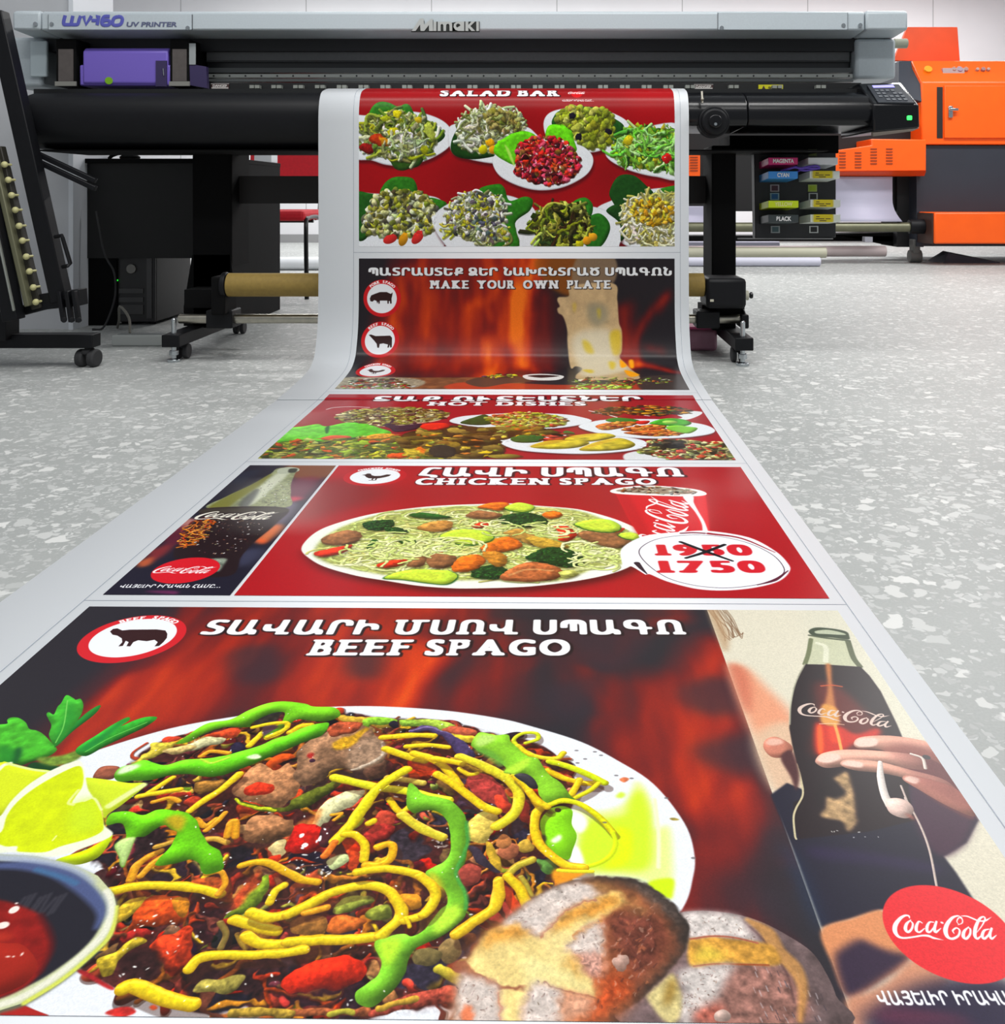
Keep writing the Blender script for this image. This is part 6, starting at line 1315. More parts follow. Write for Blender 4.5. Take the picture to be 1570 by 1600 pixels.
# ------------------------------------------------------------------ the printed banner
def sheet_xyz(X, s, lift=0.0):
    i = np.searchsorted(PROF_S, s) if False else None
    y = np.interp(s, PROF_S, PROF[:, 0]); z = np.interp(s, PROF_S, PROF[:, 1])
    y2 = np.interp(s + .004, PROF_S, PROF[:, 0]); z2 = np.interp(s + .004, PROF_S, PROF[:, 1]); y1 = np.interp(s - .004, PROF_S, PROF[:, 0]); z1 = np.interp(s - .004, PROF_S, PROF[:, 1])
    t = np.array([y2 - y1, z2 - z1]); t = t / (np.hypot(*t) + 1e-9)
    n = np.array([t[1], -t[0]])                       # outward (towards the viewer / up)
    if n[0] > 0 and abs(n[0]) > abs(n[1]) or (abs(n[0]) <= abs(n[1]) and n[1] < 0):
        n = -n
    return (X, y + n[0] * lift, z + n[1] * lift)

def sheet_strip(name, m, parent, Xa, Xb, sa, sb, lift, skewed=False, uv=None, step=.012, thick=0.0):
    """piece of the curved sheet between Xa..Xb and sa..sb"""
    n = max(2, int((sb - sa) / step)); me = bpy.data.meshes.new(name); V = []; Fc = []; U = []
    for i in range(n + 1):
        s = sa + (sb - sa) * i / n
        for X in (Xa, Xb):
            ss = s + (skew(s) * (X + .13) if skewed else 0)
            V.append(sheet_xyz(X, ss, lift))
            if uv is not None:
                U.append(((X - uv.X0) / (uv.X1 - uv.X0), 1 - (s - uv.S0) / (uv.S1 - uv.S0)))
    for i in range(n):
        Fc.append((2 * i, 2 * i + 1, 2 * i + 3, 2 * i + 2))
    me.from_pydata(V, [], Fc)
    bm = bmesh.new(); bm.from_mesh(me); bmesh.ops.recalc_face_normals(bm, faces=bm.faces)
    up = sum((f.normal.z - f.normal.y) for f in bm.faces)
    if up < 0:
        bmesh.ops.reverse_faces(bm, faces=bm.faces)
    bm.to_mesh(me); bm.free()
    if uv is not None:
        l = me.uv_layers.new(name='print')
        for lp in me.loops:
            l.data[lp.index].uv = U[lp.vertex_index]
    for p in me.polygons:
        p.use_smooth = True
    me.materials.append(m); o = bpy.data.objects.new(name, me); COL.objects.link(o)
    o.parent = parent; o.matrix_parent_inverse = pinv(parent)
    if thick:
        so = o.modifiers.new('vinyl', 'SOLIDIFY'); so.thickness = thick; so.offset = -1
    return o

def print_material(name, pic):
    im = bpy.data.images.new(name, pic.W, pic.H, alpha=False)
    buf = np.ones((pic.H, pic.W, 4), np.float32); buf[..., :3] = np.clip(pic.a[::-1], 0, 1)
    im.pixels.foreach_set(buf.ravel()); im.update(); im.pack()
    m = bpy.data.materials.new(name); m.use_nodes = True; nt = m.node_tree; b = nt.nodes['Principled BSDF']
    t = nt.nodes.new('ShaderNodeTexImage'); t.image = im; t.interpolation = 'Linear'; t.extension = 'EXTEND'
    nt.links.new(t.outputs['Color'], b.inputs['Base Color'])
    b.inputs['Roughness'].default_value = .28; b.inputs['Specular IOR Level'].default_value = .16
    return m

VINYL = mat('white_vinyl', (238, 242, 246), .34, spec=.25)
banner = thing('printed_banner', (-.18, 1.6, 0), 'long white vinyl banner printed with food dishes, feeding down from the printer onto the floor', 'banner')
sh = sheet_strip('vinyl_sheet', VINYL, banner, -.790, .437, PROF_S[0], PROF_S[-1], 0, thick=.0006)
for mk, Xr, title in ((salad_panel, None, 'red panel of nine salad plates'), (plate_panel, None, 'dark flame panel with three animal badges'), (dishes_panel, None, 'red panel of hot dishes'),
                      (chicken_panel, 'split', None), (beef_panel, None, 'large flame panel of noodles and a bottle')):
    pic = mk(); pm = print_material(mk.__name__ + '_print', pic)
    e = pic.ppm
    if Xr == 'split':
        x1, x2 = [float(banner_at(x, 928.6)[0]) for x in (361.5, 367.6)]
        lab(sheet_strip('printed_panel', pm, banner, pic.X0, x1, pic.S0, pic.S1, .0005, True, pic), 'narrow dark panel with a bottle')
        lab(sheet_strip('printed_panel', pm, banner, x2, pic.X1, pic.S0, pic.S1, .0005, True, pic), 'red panel of chicken noodles with a price')
    else:
        lab(sheet_strip('printed_panel', pm, banner, pic.X0, pic.X1, pic.S0, pic.S1, .0005, True, pic), title)
CUT = mat('thin_cut_line_ink', (150, 158, 172), .4)
for X in (-.6745, .4085):
    sheet_strip('cut_line', CUT, banner, X, X + .0011, PROF_S[3], PROF_S[-1], .0004, thick=0)
for y in (394.2, 613.0, 722.8, 941.5):
    s, _ = span(y, y); sheet_strip('cut_line', CUT, banner, -.674, .409, s, s + .0011, .0004, True, step=.0006)
# ------------------------------------------------------------------ the wide printer the banner hangs from
YC = 3.30                                                  # front face of its top cover
def px(x, Y):
    return (x - 870) * Y / 1450
def pz(y, Y):
    return .58 + (305 - y) * Y / 1450

PR = thing('wide_format_printer', (-.35, 3.5, 0), 'wide black and grey printer with a long light grey top cover, standing over the banner', 'printer')
X0, X1 = px(20, YC), px(1418, YC)
zt, zc, zb = pz(17, YC), pz(47, YC), pz(59, 3.42)
# top cover: long bent shell, ends capped
cov = MB(); cov.prism([(YC, zc), (YC, zt - .006), (YC + .012, zt), (3.95, zt), (3.95, zb), (3.42, zb)], X0 + .10, px(1351, YC))
cover = cov.build('top_cover', GREY, PR, bevel=.006)
for xa, xb, n in ((X0, X0 + .0985, 'cover_end'), (px(1352.5, YC), X1, 'cover_end')):
    c = MB(); c.prism([(YC - .003, zc), (YC - .003, zt - .004), (YC + .01, zt + .002), (3.96, zt + .002), (3.96, zb), (3.43, zb)], xa, xb); c.build(n, GREY, PR, bevel=.008)
# screwed-on plates in the cover
seam = mat('panel_seam', (120, 128, 134), .6)
for xa, xb, ya, yb, sc in ((76, 301, 23, 49, ((82, 38), (294, 44))), (1121, 1324, 20, 49, ((1127, 44), (1317, 40)))):
    q = MB(); q.span(px(xa, YC), px(xb, YC), YC - .0035, YC + .002, pz(yb - 2, YC), pz(ya, YC)); pl = q.build('cover_plate', GREY, cover)
    for k in ((px(xa, YC), px(xa, YC) + .002), (px(xb, YC) - .002, px(xb, YC))):
        q = MB(); q.span(k[0], k[1], YC - .0042, YC, pz(yb - 2, YC), pz(ya, YC)); q.build('seam', seam, pl)
    q = MB(); q.span(px(xa, YC), px(xb, YC), YC - .0042, YC, pz(yb - 2, YC), pz(yb - 2, YC) + .002); q.build('seam', seam, pl)
    for sx, sy in sc:
        q = MB(); c = at(sx, sy, YC); q.cyl(c + Vector((0, -.006, 0)), c, .0075, 14); q.cyl(c + Vector((0, -.0075, 0)), c, .004, 6); q.build('screw', CHROME, pl, smooth=True)
for sx, sy in ((57, 38), (1343, 40)):
    q = MB(); c = at(sx, sy, YC); q.cyl(c + Vector((0, -.009, 0)), c, .0075, 14); q.build('screw', CHROME, PR, smooth=True)
# lettering on the cover
BLUEINK, DKINK = mat('blue_violet_lettering', (88, 92, 178), .5), mat('slate_lettering', (92, 98, 130), .5)
YL = YC - .0045
def model_letter(segs, r=.0064):
    q = MB()
    for a in segs:
        q.tube([at(90 + u / 7.136, 10 + v / 7.136, YL) for u, v in a], r, 10, 3 if len(a) > 3 else 0)
    for v in q.bm.verts:
        v.co.y = YL + (v.co.y - YL) * .15
    return q
lt = model_letter([[(85, 100), (68, 165), (72, 200), (100, 203), (145, 203), (150, 195), (170, 105)], [(142, 200), (190, 204), (225, 196), (240, 150), (258, 105)],
                   [(290, 105), (315, 202), (378, 106)], [(378, 156), (432, 157)], [(428, 112), (460, 108), (440, 208)],
                   [(580, 112), (525, 112), (500, 140), (492, 185), (512, 208), (560, 208), (582, 190), (575, 162), (545, 155), (505, 165)],
                   [(668, 115), (630, 130), (612, 175), (625, 206), (665, 210), (705, 195), (722, 145), (705, 118), (668, 115)]])
lt.build('model_lettering', BLUEINK, PR)
text_mesh('small_lettering', 'UV PRINTER', DKINK, PR, at(90 + 1043 / 7.136, 10 + 224 / 7.136, YL), .0165, .001, (1325 - 765) / 7.136 * YL / 1450, shear=.12, offset=.04)
# maker's emblem: outlined slanting letters on a base line
def letter_poly(segs, z):
    q = MB()
    for a in segs:
        q.slab([at(640 + u / 13.083, 20 + v / 13.083, z) for u, v in a], (0, .003, 0))
    return q
EMB = [[(40, 372), (205, 120), (245, 112), (285, 120), (290, 200), (300, 240), (440, 120), (470, 125), (478, 370), (395, 370), (392, 250), (298, 370), (222, 370), (212, 240), (120, 370)],
       [(485, 185), (545, 180), (545, 370), (485, 370)], [(572, 180), (632, 182), (632, 370), (572, 370)], [(632, 182), (740, 182), (800, 178), (850, 190), (868, 230), (868, 370), (815, 370), (812, 250), (790, 222), (755, 232), (745, 260), (742, 370), (690, 370), (688, 255), (665, 225), (632, 245)],
       [(1115, 180), (1115, 370), (1050, 370), (985, 368), (930, 345), (895, 290), (905, 230), (950, 190), (1000, 180)], [(1138, 180), (1198, 180), (1198, 250), (1260, 180), (1335, 180), (1240, 270), (1335, 370), (1262, 370), (1198, 300), (1198, 370), (1138, 370)], [(1362, 180), (1415, 180), (1415, 370), (1362, 370)]]
EMBG, EMBK = mat('brushed_letter_face', (190, 194, 192), .35, .3), mat('letter_shadow_black', (24, 28, 26), .5)
q = letter_poly([[(30, 372), (1430, 372), (1430, 395), (30, 395)], [(110, 370), (215, 235), (222, 370)], [(290, 370), (400, 240), (400, 370)], [(455, 115), (480, 150), (486, 370), (470, 370)], [(275, 110), (300, 180), (300, 240), (215, 380), (290, 240)],
                 [(540, 180), (580, 180), (580, 370), (540, 370)], [(625, 225), (750, 225), (750, 370), (625, 370)], [(750, 225), (880, 200), (930, 370), (750, 370)], [(880, 200), (1000, 180), (1125, 220), (1125, 370), (880, 370)], [(1110, 178), (1145, 178), (1145, 370), (1110, 370)], [(1190, 180), (1430, 178), (1430, 372), (1190, 372)]], YC - .0045)
em = q.build('maker_emblem', EMBK, PR); letter_poly(EMB, YC - .0075).build('letter_face', EMBG, em)
q = MB(); q.cyl(at(640 + 992 / 13.083, 20 + 265 / 13.083, YC - .0082), at(640 + 992 / 13.083, 20 + 265 / 13.083, YC - .004), .0075, 16); q.build('letter_counter', EMBK, em)
# grey side blocks under the cover
q = MB(); q.span(px(1337, 3.42), px(1400, 3.42), 3.42, 3.9, pz(123, 3.42), pz(60, 3.42)); q.build('side_block', GREY, PR, bevel=.012)
q = MB(); q.span(px(12, 3.42), px(66, 3.42), 3.42, 3.9, pz(135, 3.42), pz(58, 3.42)); sb = q.build('side_block', GREY, PR, bevel=.012)
q = MB(); q.span(px(48, 3.41), px(74, 3.41), 3.405, 3.42, pz(120, 3.41), pz(64, 3.41)); lab(q.build('access_plate', mat('pale_access_plate', (196, 210, 216), .45), sb, bevel=.004), 'pale access plate')
q = MB(); q.cyl(at(1396, 68, 3.62), at(1417, 68, 3.62), .019, 20); q.build('end_stop', mat('olive_grey_stub', (150, 152, 136), .5), PR, bevel=.003)
# inner bay
q = MB(); q.span(px(66, 3.7), px(1340, 3.5), 3.70, 3.74, pz(150, 3.7), zb + .01); q.build('rear_panel', BLACKM, PR)
q = MB(); q.span(px(75, 3.44), px(1336, 3.44), 3.44, 3.7, pz(80, 3.44), zb + .004); q.build('upper_beam', mat('upper_beam_black', (14, 16, 22), .5), PR)
DG = mat('dark_rail_grey', (88, 90, 92), .42, noise=(90, .06)); MG = mat('mid_rail_grey', (104, 108, 108), .35, .2); LG = mat('light_rail_grey', (164, 168, 164), .32, .3)
xa, xb = px(322, 3.46), px(1328, 3.46)
q = MB(); q.span(xa, xb, 3.462, 3.6, pz(95, 3.46), pz(79, 3.46)); q.span(xa, xb, 3.458, 3.6, pz(97, 3.46), pz(95.4, 3.46)); gr = q.build('guide_rail', DG, PR, bevel=.002)
q = MB(); q.span(xa, xb, 3.475, 3.6, pz(106.5, 3.46), pz(97, 3.46)); q.build('rail_recess', mat('rail_recess_black', (30, 34, 38), .35), gr)
q = MB(); q.span(xa, xb, 3.44, 3.6, pz(113.5, 3.44), pz(106, 3.44)); q.build('lower_rail', mat('lower_rail_grey', (66, 70, 72), .35), gr)
q = MB(); q.span(xa, xb, 3.43, 3.46, pz(121.5, 3.43), pz(115.5, 3.43)); lr = q.build('scale_rail', LG, PR, bevel=.001)
for i in range(41):
    q = MB(); c = at(334 + i * 24.8, 118.6, 3.43); q.cyl(c + Vector((0, -.002, 0)), c, .0034, 10); q.build('rail_screw', mat('dark_screw', (24, 26, 26), .4), lr)
q = MB(); q.span(xa, xb, 3.42, 3.46, pz(128, 3.42), pz(123, 3.42)); q.build('clamp_bar', MG, PR, bevel=.002)
q = MB(); q.span(px(60, 3.25), px(1345, 3.3), 3.22, 3.70, .915, .9487); q.build('print_bed', mat('print_bed_black', (16, 18, 20), .45), PR)
q = MB(); q.span(px(318, 3.38), px(1345, 3.38), 3.378, 3.40, pz(143, 3.38), pz(129.5, 3.38)); q.build('bed_lip', mat('bed_lip_black', (14, 15, 17), .5), PR)
PINCH = mat('pinch_roller_grey', (138, 142, 136), .5)
for i in range(29):
    u = 392 + i * 33.9
    if u > 1085 and u < 1330 and i % 2:
        continue
    q = MB()
    for k in (0, 8.4):
        q.span(px(u + k, 3.36), px(u + k + 6.6, 3.36), 3.345, 3.37, pz(138.6, 3.36), pz(133.6, 3.36))
    q.build('pinch_roller', PINCH, PR)
# print head carriage parked on its side of the bay
PUR, PURD = mat('violet_carriage', (118, 98, 196), .42), mat('dark_violet', (52, 42, 84), .5)
YH = 3.34
ca = MB(); ca.prism([(YH + .012, pz(134, YH)), (YH, pz(130, YH)), (YH, pz(80, YH)), (YH + .018, pz(74, YH)), (YH + .3, pz(70, YH)), (YH + .3, pz(134, YH))], px(129, YH), px(262, YH)); ca.span(px(123, YH), px(266, YH), YH + .004, YH + .1, pz(134, YH), pz(101, YH)); car = ca.build('carriage', PUR, PR, bevel=.006)
q = MB(); q.span(px(244, YH), px(261, YH), YH - .004, YH + .002, pz(135, YH), pz(95, YH)); w_ = q.build('carriage_window', PURD, car)
q = MB(); q.cyl(at(255, 107, YH - .006), at(256, 118, YH - .006), .0018, 8); q.build('lever', CHROME, car)
q = MB(); q.cyl(at(170, 126, YH - .006), at(170, 126, YH + .004), .013, 20); q.build('green_button', mat('green_button', (120, 176, 24), .4), car, smooth=True)
BRN = mat('brown_belt_cover', (84, 78, 76), .6, noise=(50, .1))
for x0_, x1_ in ((88, 119), (266, 296)):
    q = MB(); q.span(px(x0_, YH), px(x1_, YH), YH, YH + .25, pz(135, YH), pz(61, YH)); ch = q.build('carriage_chute', BLACKM, car)
    q = MB(); q.span(px(x0_ + 4, YH), px(x1_ - 4, YH), YH - .004, YH, pz(127, YH), pz(77, YH)); q.build('chute_cover', BRN, ch)
    q = MB(); q.span(px(x0_ - 1, YH), px(x1_ + 1, YH), YH - .006, YH, pz(134.5, YH), pz(127.5, YH)); q.build('chute_lip', mat('chute_lip_grey', (134, 134, 128), .5), ch)
q = MB(); q.span(px(296, YH), px(306, YH), YH - .003, YH, pz(101, YH), pz(68, YH)); q.build('rating_label', mat('rating_label_paper', (150, 156, 158), .6), PR)
q = MB(); q.slab([at(296, 100, YH), at(322, 104, YH), at(324, 138, YH), at(297, 133, YH)], (0, .02, 0)); q.build('carriage_guard', PURD, PR)
# rounded black front cover, floor-side of the bed
FP = [(3.40, .935), (3.25, .9365), (3.205, .933), (3.165, .922), (3.135, .905), (3.118, .88), (3.112, .85), (3.118, .80), (3.14, .765), (3.19, .742), (3.40, .735)]
q = MB(); q.prism(FP, px(32, 3.12), px(1066, 3.12)); fc = q.build('front_cover', BLACK, PR, bevel=.004)
for p in fc.data.polygons: p.use_smooth = True
FQ = [(3.40, .935), (3.24, .9385), (3.18, .932), (3.12, .912), (3.092, .885), (3.084, .852), (3.086, .828), (3.10, .812), (3.40, .805)]
q = MB(); q.prism(FQ, px(1070, 3.09), px(1168, 3.09)); q.prism(FQ, px(1168.6, 3.09), px(1366, 3.09)); f2 = q.build('front_cover', BLACKG, PR, bevel=.004)
for p in f2.data.polygons: p.use_smooth = True
for x0_, x1_, y0_, y1_ in ((1126, 1165, 163.5, 165.5), (1168, 1235, 153.5, 156)):
    pass
q = MB(); q.span(px(70, 3.2), px(1290, 3.2), 3.16, 3.5, pz(236, 3.16), .735); q.build('lower_beam', BLACKM, PR)
# slanting control panel end
q = MB()
q = MB()
hull = [at(1340, 131, 3.21), at(1409, 129, 3.21), at(1436, 164, 3.06), at(1437, 199, 3.06), at(1364, 206, 3.068), at(1364, 163, 3.068)]
hull += [Vector((v.x, 3.42, v.z)) for v in hull]
for v in hull:
    q.bm.verts.new(v)
bmesh.ops.convex_hull(q.bm, input=list(q.bm.verts)); cp = q.build('control_panel', BLACKG, PR, bevel=.006)
KA, KB, KC, KD = at(1354, 133.5, 3.198), at(1403, 132, 3.199), at(1429, 162, 3.063), at(1372, 161.5, 3.070)
KN = (KB - KA).cross(KD - KA).normalized()
if KN.y > 0:
    KN = -KN
def kp_at(u, v, h=0):
    return (KA * (1 - u) + KB * u) * (1 - v) + (KD * (1 - u) + KC * u) * v + KN * (.003 + h)
def kquad(u0, u1, v0, v1, h, t):
    q = MB(); q.slab([kp_at(u0, v0, h), kp_at(u1, v0, h), kp_at(u1, v1, h), kp_at(u0, v1, h)], KN * -t); return q
kp = kquad(0, 1, .02, .98, 0, .006).build('key_panel', mat('key_panel_slate', (42, 46, 54), .35), cp)
kquad(.14, .80, .07, .19, .001, .002).build('display', mat('lit_display', (150, 146, 255), .4, emit=1.0), cp)
for r_ in range(4):
    for c_ in range(5):
        if (r_, c_) in ((3, 0), (0, 4), (1, 2)):
            continue
        kquad(.12 + c_ * .16, .22 + c_ * .16, .32 + r_ * .16, .40 + r_ * .16, .002, .003).build('key', mat('key_grey', (96, 100, 106), .5), kp)
q = MB(); q.span(px(1417, 3.06), px(1424.4, 3.06), 3.054, 3.08, pz(187.5, 3.055), pz(180.5, 3.055)); lab(q.build('power_button', mat('lit_green_button', (60, 255, 100), .4, emit=1.6), cp, bevel=.003), 'lit green button')
q = MB(); q.slab([at(1364, 207, 3.075), at(1436, 200, 3.068), at(1425, 205, 3.1), at(1364, 213, 3.11)], (0, .02, .004)); q.build('panel_underside', mat('brown_grey_underside', (120, 108, 98), .6), cp)
# round black handwheel and stickers
q = MB(); c = at(1116, 190, 3.07); q.cyl(c + Vector((0, .06, 0)), c, .052, 36); q.cyl(c, c - Vector((0, .012, 0)), .046, 36, r2=.040); hw = q.build('handwheel', BLACK, PR, bevel=.004)
q = MB(); q.cyl(c - Vector((0, .010, 0)), c - Vector((0, .022, 0)), .022, 24); q.build('hub', BLACKG, hw, bevel=.003); q = MB(); q.cyl(c + Vector((0, -.020, -.010)), c + Vector((0, -.025, -.010)), .005, 12); q.build('hub_screw', CHROME, hw)
q = MB(); q.bar(at(1096, 143, 3.08), at(1097, 161, 3.07), .006, .008); q.ball(at(1097, 155, 3.066), .006); q.build('drop_latch', STEEL, PR)
STK = mat('sticker_paper', (206, 202, 198), .5); INKD = mat('sticker_ink', (60, 36, 36), .6)
for x0_, x1_, y0_, y1_, Ys in ((330, 358, 130.5, 139.0, 3.376), (1084, 1114, 131.5, 139.5, 3.376)):
    q = MB(); q.span(px(x0_, Ys), px(x1_, Ys), Ys - .002, Ys, pz(y1_, Ys), pz(y0_, Ys)); st = q.build('warning_sticker', INKD, PR)
    q = MB(); q.span(px(x0_ + 1, Ys), px(x1_ - 1, Ys), Ys - .003, Ys - .002, pz(y1_ - .6, Ys), pz(y1_ - 2.2, Ys)); q.build('small_print', STK, st)
    text_mesh('sticker_word', 'DANGER', STK, st, (px((x0_ + x1_) / 2, Ys), Ys - .003, pz(y0_ + 5.6, Ys)), .0088, .001, (x1_ - x0_ - 5) * Ys / 1450, offset=.05)
    for ya, yb in ((y0_ + .2, y0_ + .8),):
        q = MB(); q.span(px(x0_, Ys), px(x1_, Ys), Ys - .003, Ys - .002, pz(yb, Ys), pz(ya, Ys)); q.build('sticker_border', STK, st)
Ys = 3.372
q = MB(); q.span(px(1185, Ys), px(1223, Ys), Ys - .002, Ys + .006, pz(139.6, Ys), pz(132.4, Ys)); st = lab(q.build('warning_sticker', mat('caution_yellow', (200, 196, 20), .5), PR), 'yellow caution sticker')
q = MB(); q.slab([at(1190, 139.4, Ys - .003), at(1193, 133.6, Ys - .003), at(1196, 139.4, Ys - .003)], (0, .001, 0)); q.build('warning_triangle', INKD, st)
text_mesh('sticker_word', 'CAUTION', INKD, st, (px(1210, Ys), Ys - .003, pz(138, Ys)), .006, .001, 20 * Ys / 1450, offset=.05)
# stand: two uprights, cross panel, long feet
q = MB(); q.span(px(300, 3.42), px(362, 3.42), 3.42, 3.62, .09, .76); q.build('stand_upright', BLACKM, PR, bevel=.006)
q = MB(); q.span(px(1112, 3.36), px(1150, 3.36), 3.36, 3.56, .09, .76); ur = q.build('stand_upright', BLACKM, PR, bevel=.006)
q = MB(); q.span(px(362, 3.5), px(1120, 3.5), 3.5, 3.53, pz(318, 3.5), pz(275, 3.5)); q.build('cross_panel', mat('cross_panel_brown_black', (24, 20, 20), .6), PR)
for X_, yf, yb, in_ in ((px(266, 3.2), 3.2, 3.95, 1), (px(1163, 3.13), 3.13, 3.85, -1)):
    q = MB(); q.span(X_ - .031, X_ + .031, yf, yb, .055, .098); ft = q.build('stand_foot', BLACK, PR, bevel=.003)
    q = MB(); c = Vector((X_, yf + .03, 0)); q.cyl(c + Vector((0, 0, .012)), c + Vector((0, 0, .145)), .0085, 12); q.cyl(c, c + Vector((0, 0, .010)), .022, 18); q.cyl(c + Vector((0, 0, .024)), c + Vector((0, 0, .040)), .016, 6); q.ball(c + Vector((0, 0, .145)), .0085)
    q.build('levelling_screw', CHROME, ft, bevel=.001)
    for yy in (yf + .10, yb - .06):
        q = MB(); c = Vector((X_ + in_ * .004, yy, .0265))
        q.cyl(c - Vector((.022, 0, 0)), c - Vector((.006, 0, 0)), .0265, 20); q.cyl(c + Vector((.006, 0, 0)), c + Vector((.022, 0, 0)), .0265, 20); q.box(c + Vector((0, .004, .022)), (.012, .03, .03)); q.build('caster', RUBBER, ft, bevel=.003)
q = MB(); q.slab([(px(292, 3.45), 3.42, .098), (px(292, 3.45), 3.42, .17), (px(300, 3.42), 3.42, .36), (px(360, 3.42), 3.42, .36), (px(372, 3.42), 3.42, .098)], (0, .2, 0)); q.build('stand_gusset', BLACKM, PR)
q = MB(); q.span(px(305, 3.40), px(358, 3.40), 3.30, 3.42, pz(478, 3.36), pz(450, 3.36)); q.build('gusset_plate', BLACKM, PR)
# take-up shaft: tension bar, bearings, motor
tz, ty = pz(498, 3.24), 3.24
q = MB(); q.cyl((px(280, ty), ty, tz), (px(1162, ty), ty, tz), .0165, 24); q.build('tension_bar', STEEL, PR, bevel=.002)
for xa_, xb_, dz in ((327, 368, .055), (1086, 1122, .05), (1155, 1167, .03)):
    q = MB(); q.span(px(xa_, ty), px(xb_, ty), ty - .035, ty + .06, tz - .03, tz + dz * .6); q.cyl((px(xa_ + 4, ty), ty, tz), (px(xb_ - 4, ty), ty, tz), .034, 20); q.build('bar_bearing', BLACK, PR, bevel=.005)
ry, rz = 3.2, pz(445, 3.2)
q = MB(); q.span(px(334, ry), px(356, ry), ry - .03, ry + .09, tz + .02, rz + .03); q.build('shaft_bracket', BLACKM, PR, bevel=.006)
q = MB(); q.cyl((px(348, ry), ry, rz), (px(356, ry), ry, rz), .044, 28); q.build('shaft_flange', BLACK, PR, bevel=.004)
q = MB(); q.span(px(1100, ry), px(1162, ry), ry - .05, ry + .10, pz(480, ry), pz(433, ry)); mb = q.build('take_up_motor', BLACK, PR, bevel=.014)
q = MB(); q.cyl((px(1162, ry), ry + .01, pz(462, ry)), (px(1170, ry), ry + .01, pz(462, ry)), .017, 20); q.build('motor_collar', mat('cream_collar', (196, 194, 176), .5), mb, bevel=.002)
q = MB(); q.cyl((px(1170, ry), ry + .01, pz(462, ry)), (px(1177, ry), ry + .01, pz(462, ry)), .008, 12); q.cyl((px(1173, ry), ry + .01, pz(462, ry)), (px(1176, ry), ry + .01, pz(462, ry)), .011, 14); q.build('motor_knob', BLACKG, mb)
q = MB(); c = at(1112, 469.5, ry - .05); q.span(c.x - .006, c.x + .006, c.y - .003, c.y, c.z - .004, c.z + .004); q.build('motor_switch', mat('cream_collar', (196, 194, 176)), mb)
q = MB(); q.span(px(1098, 3.24), px(1165, 3.24), 3.26, 3.36, tz + .0, pz(478, 3.24)); q.build('motor_bracket', BLACKM, PR)
# ink holder board hung under the bed
YB = 3.42
q = MB(); q.slab([at(1178, 236, YB), at(1306, 238, YB), at(1306, 371, YB), at(1180, 374, YB)], (0, .05, 0)); ih = q.build('ink_holder', mat('ink_board_black', (27, 28, 32), .5), PR, bevel=.003)
q = MB(); q.span(px(1140, YB), px(1310, YB), YB + .0, YB + .22, .735, .80); q.build('ink_bracket', BLACKM, PR)
q = MB(); q.span(px(1152, YB), px(1301, YB), YB - .004, YB + .01, pz(374, YB), pz(372, YB)); q.build('board_edge', mat('pale_board_edge', (130, 130, 132), .5), ih)
for x_, y_, c_, b_ in ((1210, 240, (64, 34, 40), (40, 38, 42)), (1269, 239, (92, 106, 34), (70, 80, 40)), (1210, 294, (74, 36, 54), (170, 160, 168)), (1269, 294, (146, 172, 24), (160, 176, 90)), (1210, 307, (34, 100, 160), (150, 180, 190)), (1270, 307, (22, 22, 24), (176, 180, 180)), (1211, 358.5, (62, 88, 92), (150, 158, 160)), (1271, 358.5, (20, 20, 22), (190, 194, 194))):
    q = MB(); q.span(px(x_ - 7, YB), px(x_ + 7, YB), YB - .003, YB, pz(y_ + 5.5, YB), pz(y_ - 5.5, YB)); st = q.build('slot_sticker', mat('sticker_rim_%d_%d' % (x_, y_), b_, .5), ih)
    q = MB(); q.span(px(x_ - 5, YB), px(x_ + 5, YB), YB - .004, YB - .003, pz(y_ + 4, YB), pz(y_ - 4, YB)); q.build('sticker_field', mat('sticker_field_%d_%d' % (x_, y_), c_, .5), st)

# ------------------------------------------------------------------ ink cartridges pushed into the board
def cartridge(xa, xb, ya, yb, col, label, word=None, wcol=(244, 244, 244), paper=False):
    Yf = 3.27; drop = .012
    c = at((xa + xb) / 2, (ya + yb) / 2, Yf)
    t = thing('ink_cartridge', (c.x, Yf, c.z), label, 'ink cartridge', 'ink cartridges in the holder board')
    P = [at(xa, yb, Yf), at(xb, yb, Yf), at(xb, ya, Yf), at(xa, ya, Yf)]
    q = MB(); q.slab(P, (0, .165, -drop)); q.build('cartridge_body', mat('cartridge_%d_%d_%d' % col, col, .38), t, bevel=.0015)
    if word:
        text_mesh('cartridge_word', word, mat('word_%d_%d_%d' % wcol, wcol, .5), t, (c.x, Yf - .0015, pz(yb - 2.6, Yf)), (yb - ya) * .56 * Yf / 1450, .001, len(word) * 4.65 * Yf / 1450, offset=.05)
    if paper:
        l, r = xa + (xb - xa) * .11, xa + (xb - xa) * .74
        q = MB(); q.span(px(l, Yf), px(r, Yf), Yf - .0015, Yf, pz(yb, Yf), pz(ya, Yf)); lb = q.build('paper_label', mat('yellow_label_paper', (214, 196, 24), .5), t)
        q = MB()
        for k, (u0, u1, v) in enumerate(((.12, .3, .28), (.1, .55, .55), (.62, .88, .55), (.3, .66, .8))):
            q.span(px(l + (r - l) * u0, Yf), px(l + (r - l) * u1, Yf), Yf - .0022, Yf - .0014, pz(ya + (yb - ya) * (v + .07), Yf), pz(ya + (yb - ya) * (v - .03), Yf))
        q.build('label_print', INKD, lb)
        for u0, u1 in ((-.06, -.01), (1.01, 1.06)):
            q = MB(); q.span(px(l + (r - l) * u0, Yf), px(l + (r - l) * u1, Yf), Yf - .0015, Yf, pz(yb - .6, Yf), pz(ya + .6, Yf)); q.build('label_edge', mat('pale_yellow_edge', (222, 216, 140), .5), lb)
    return t

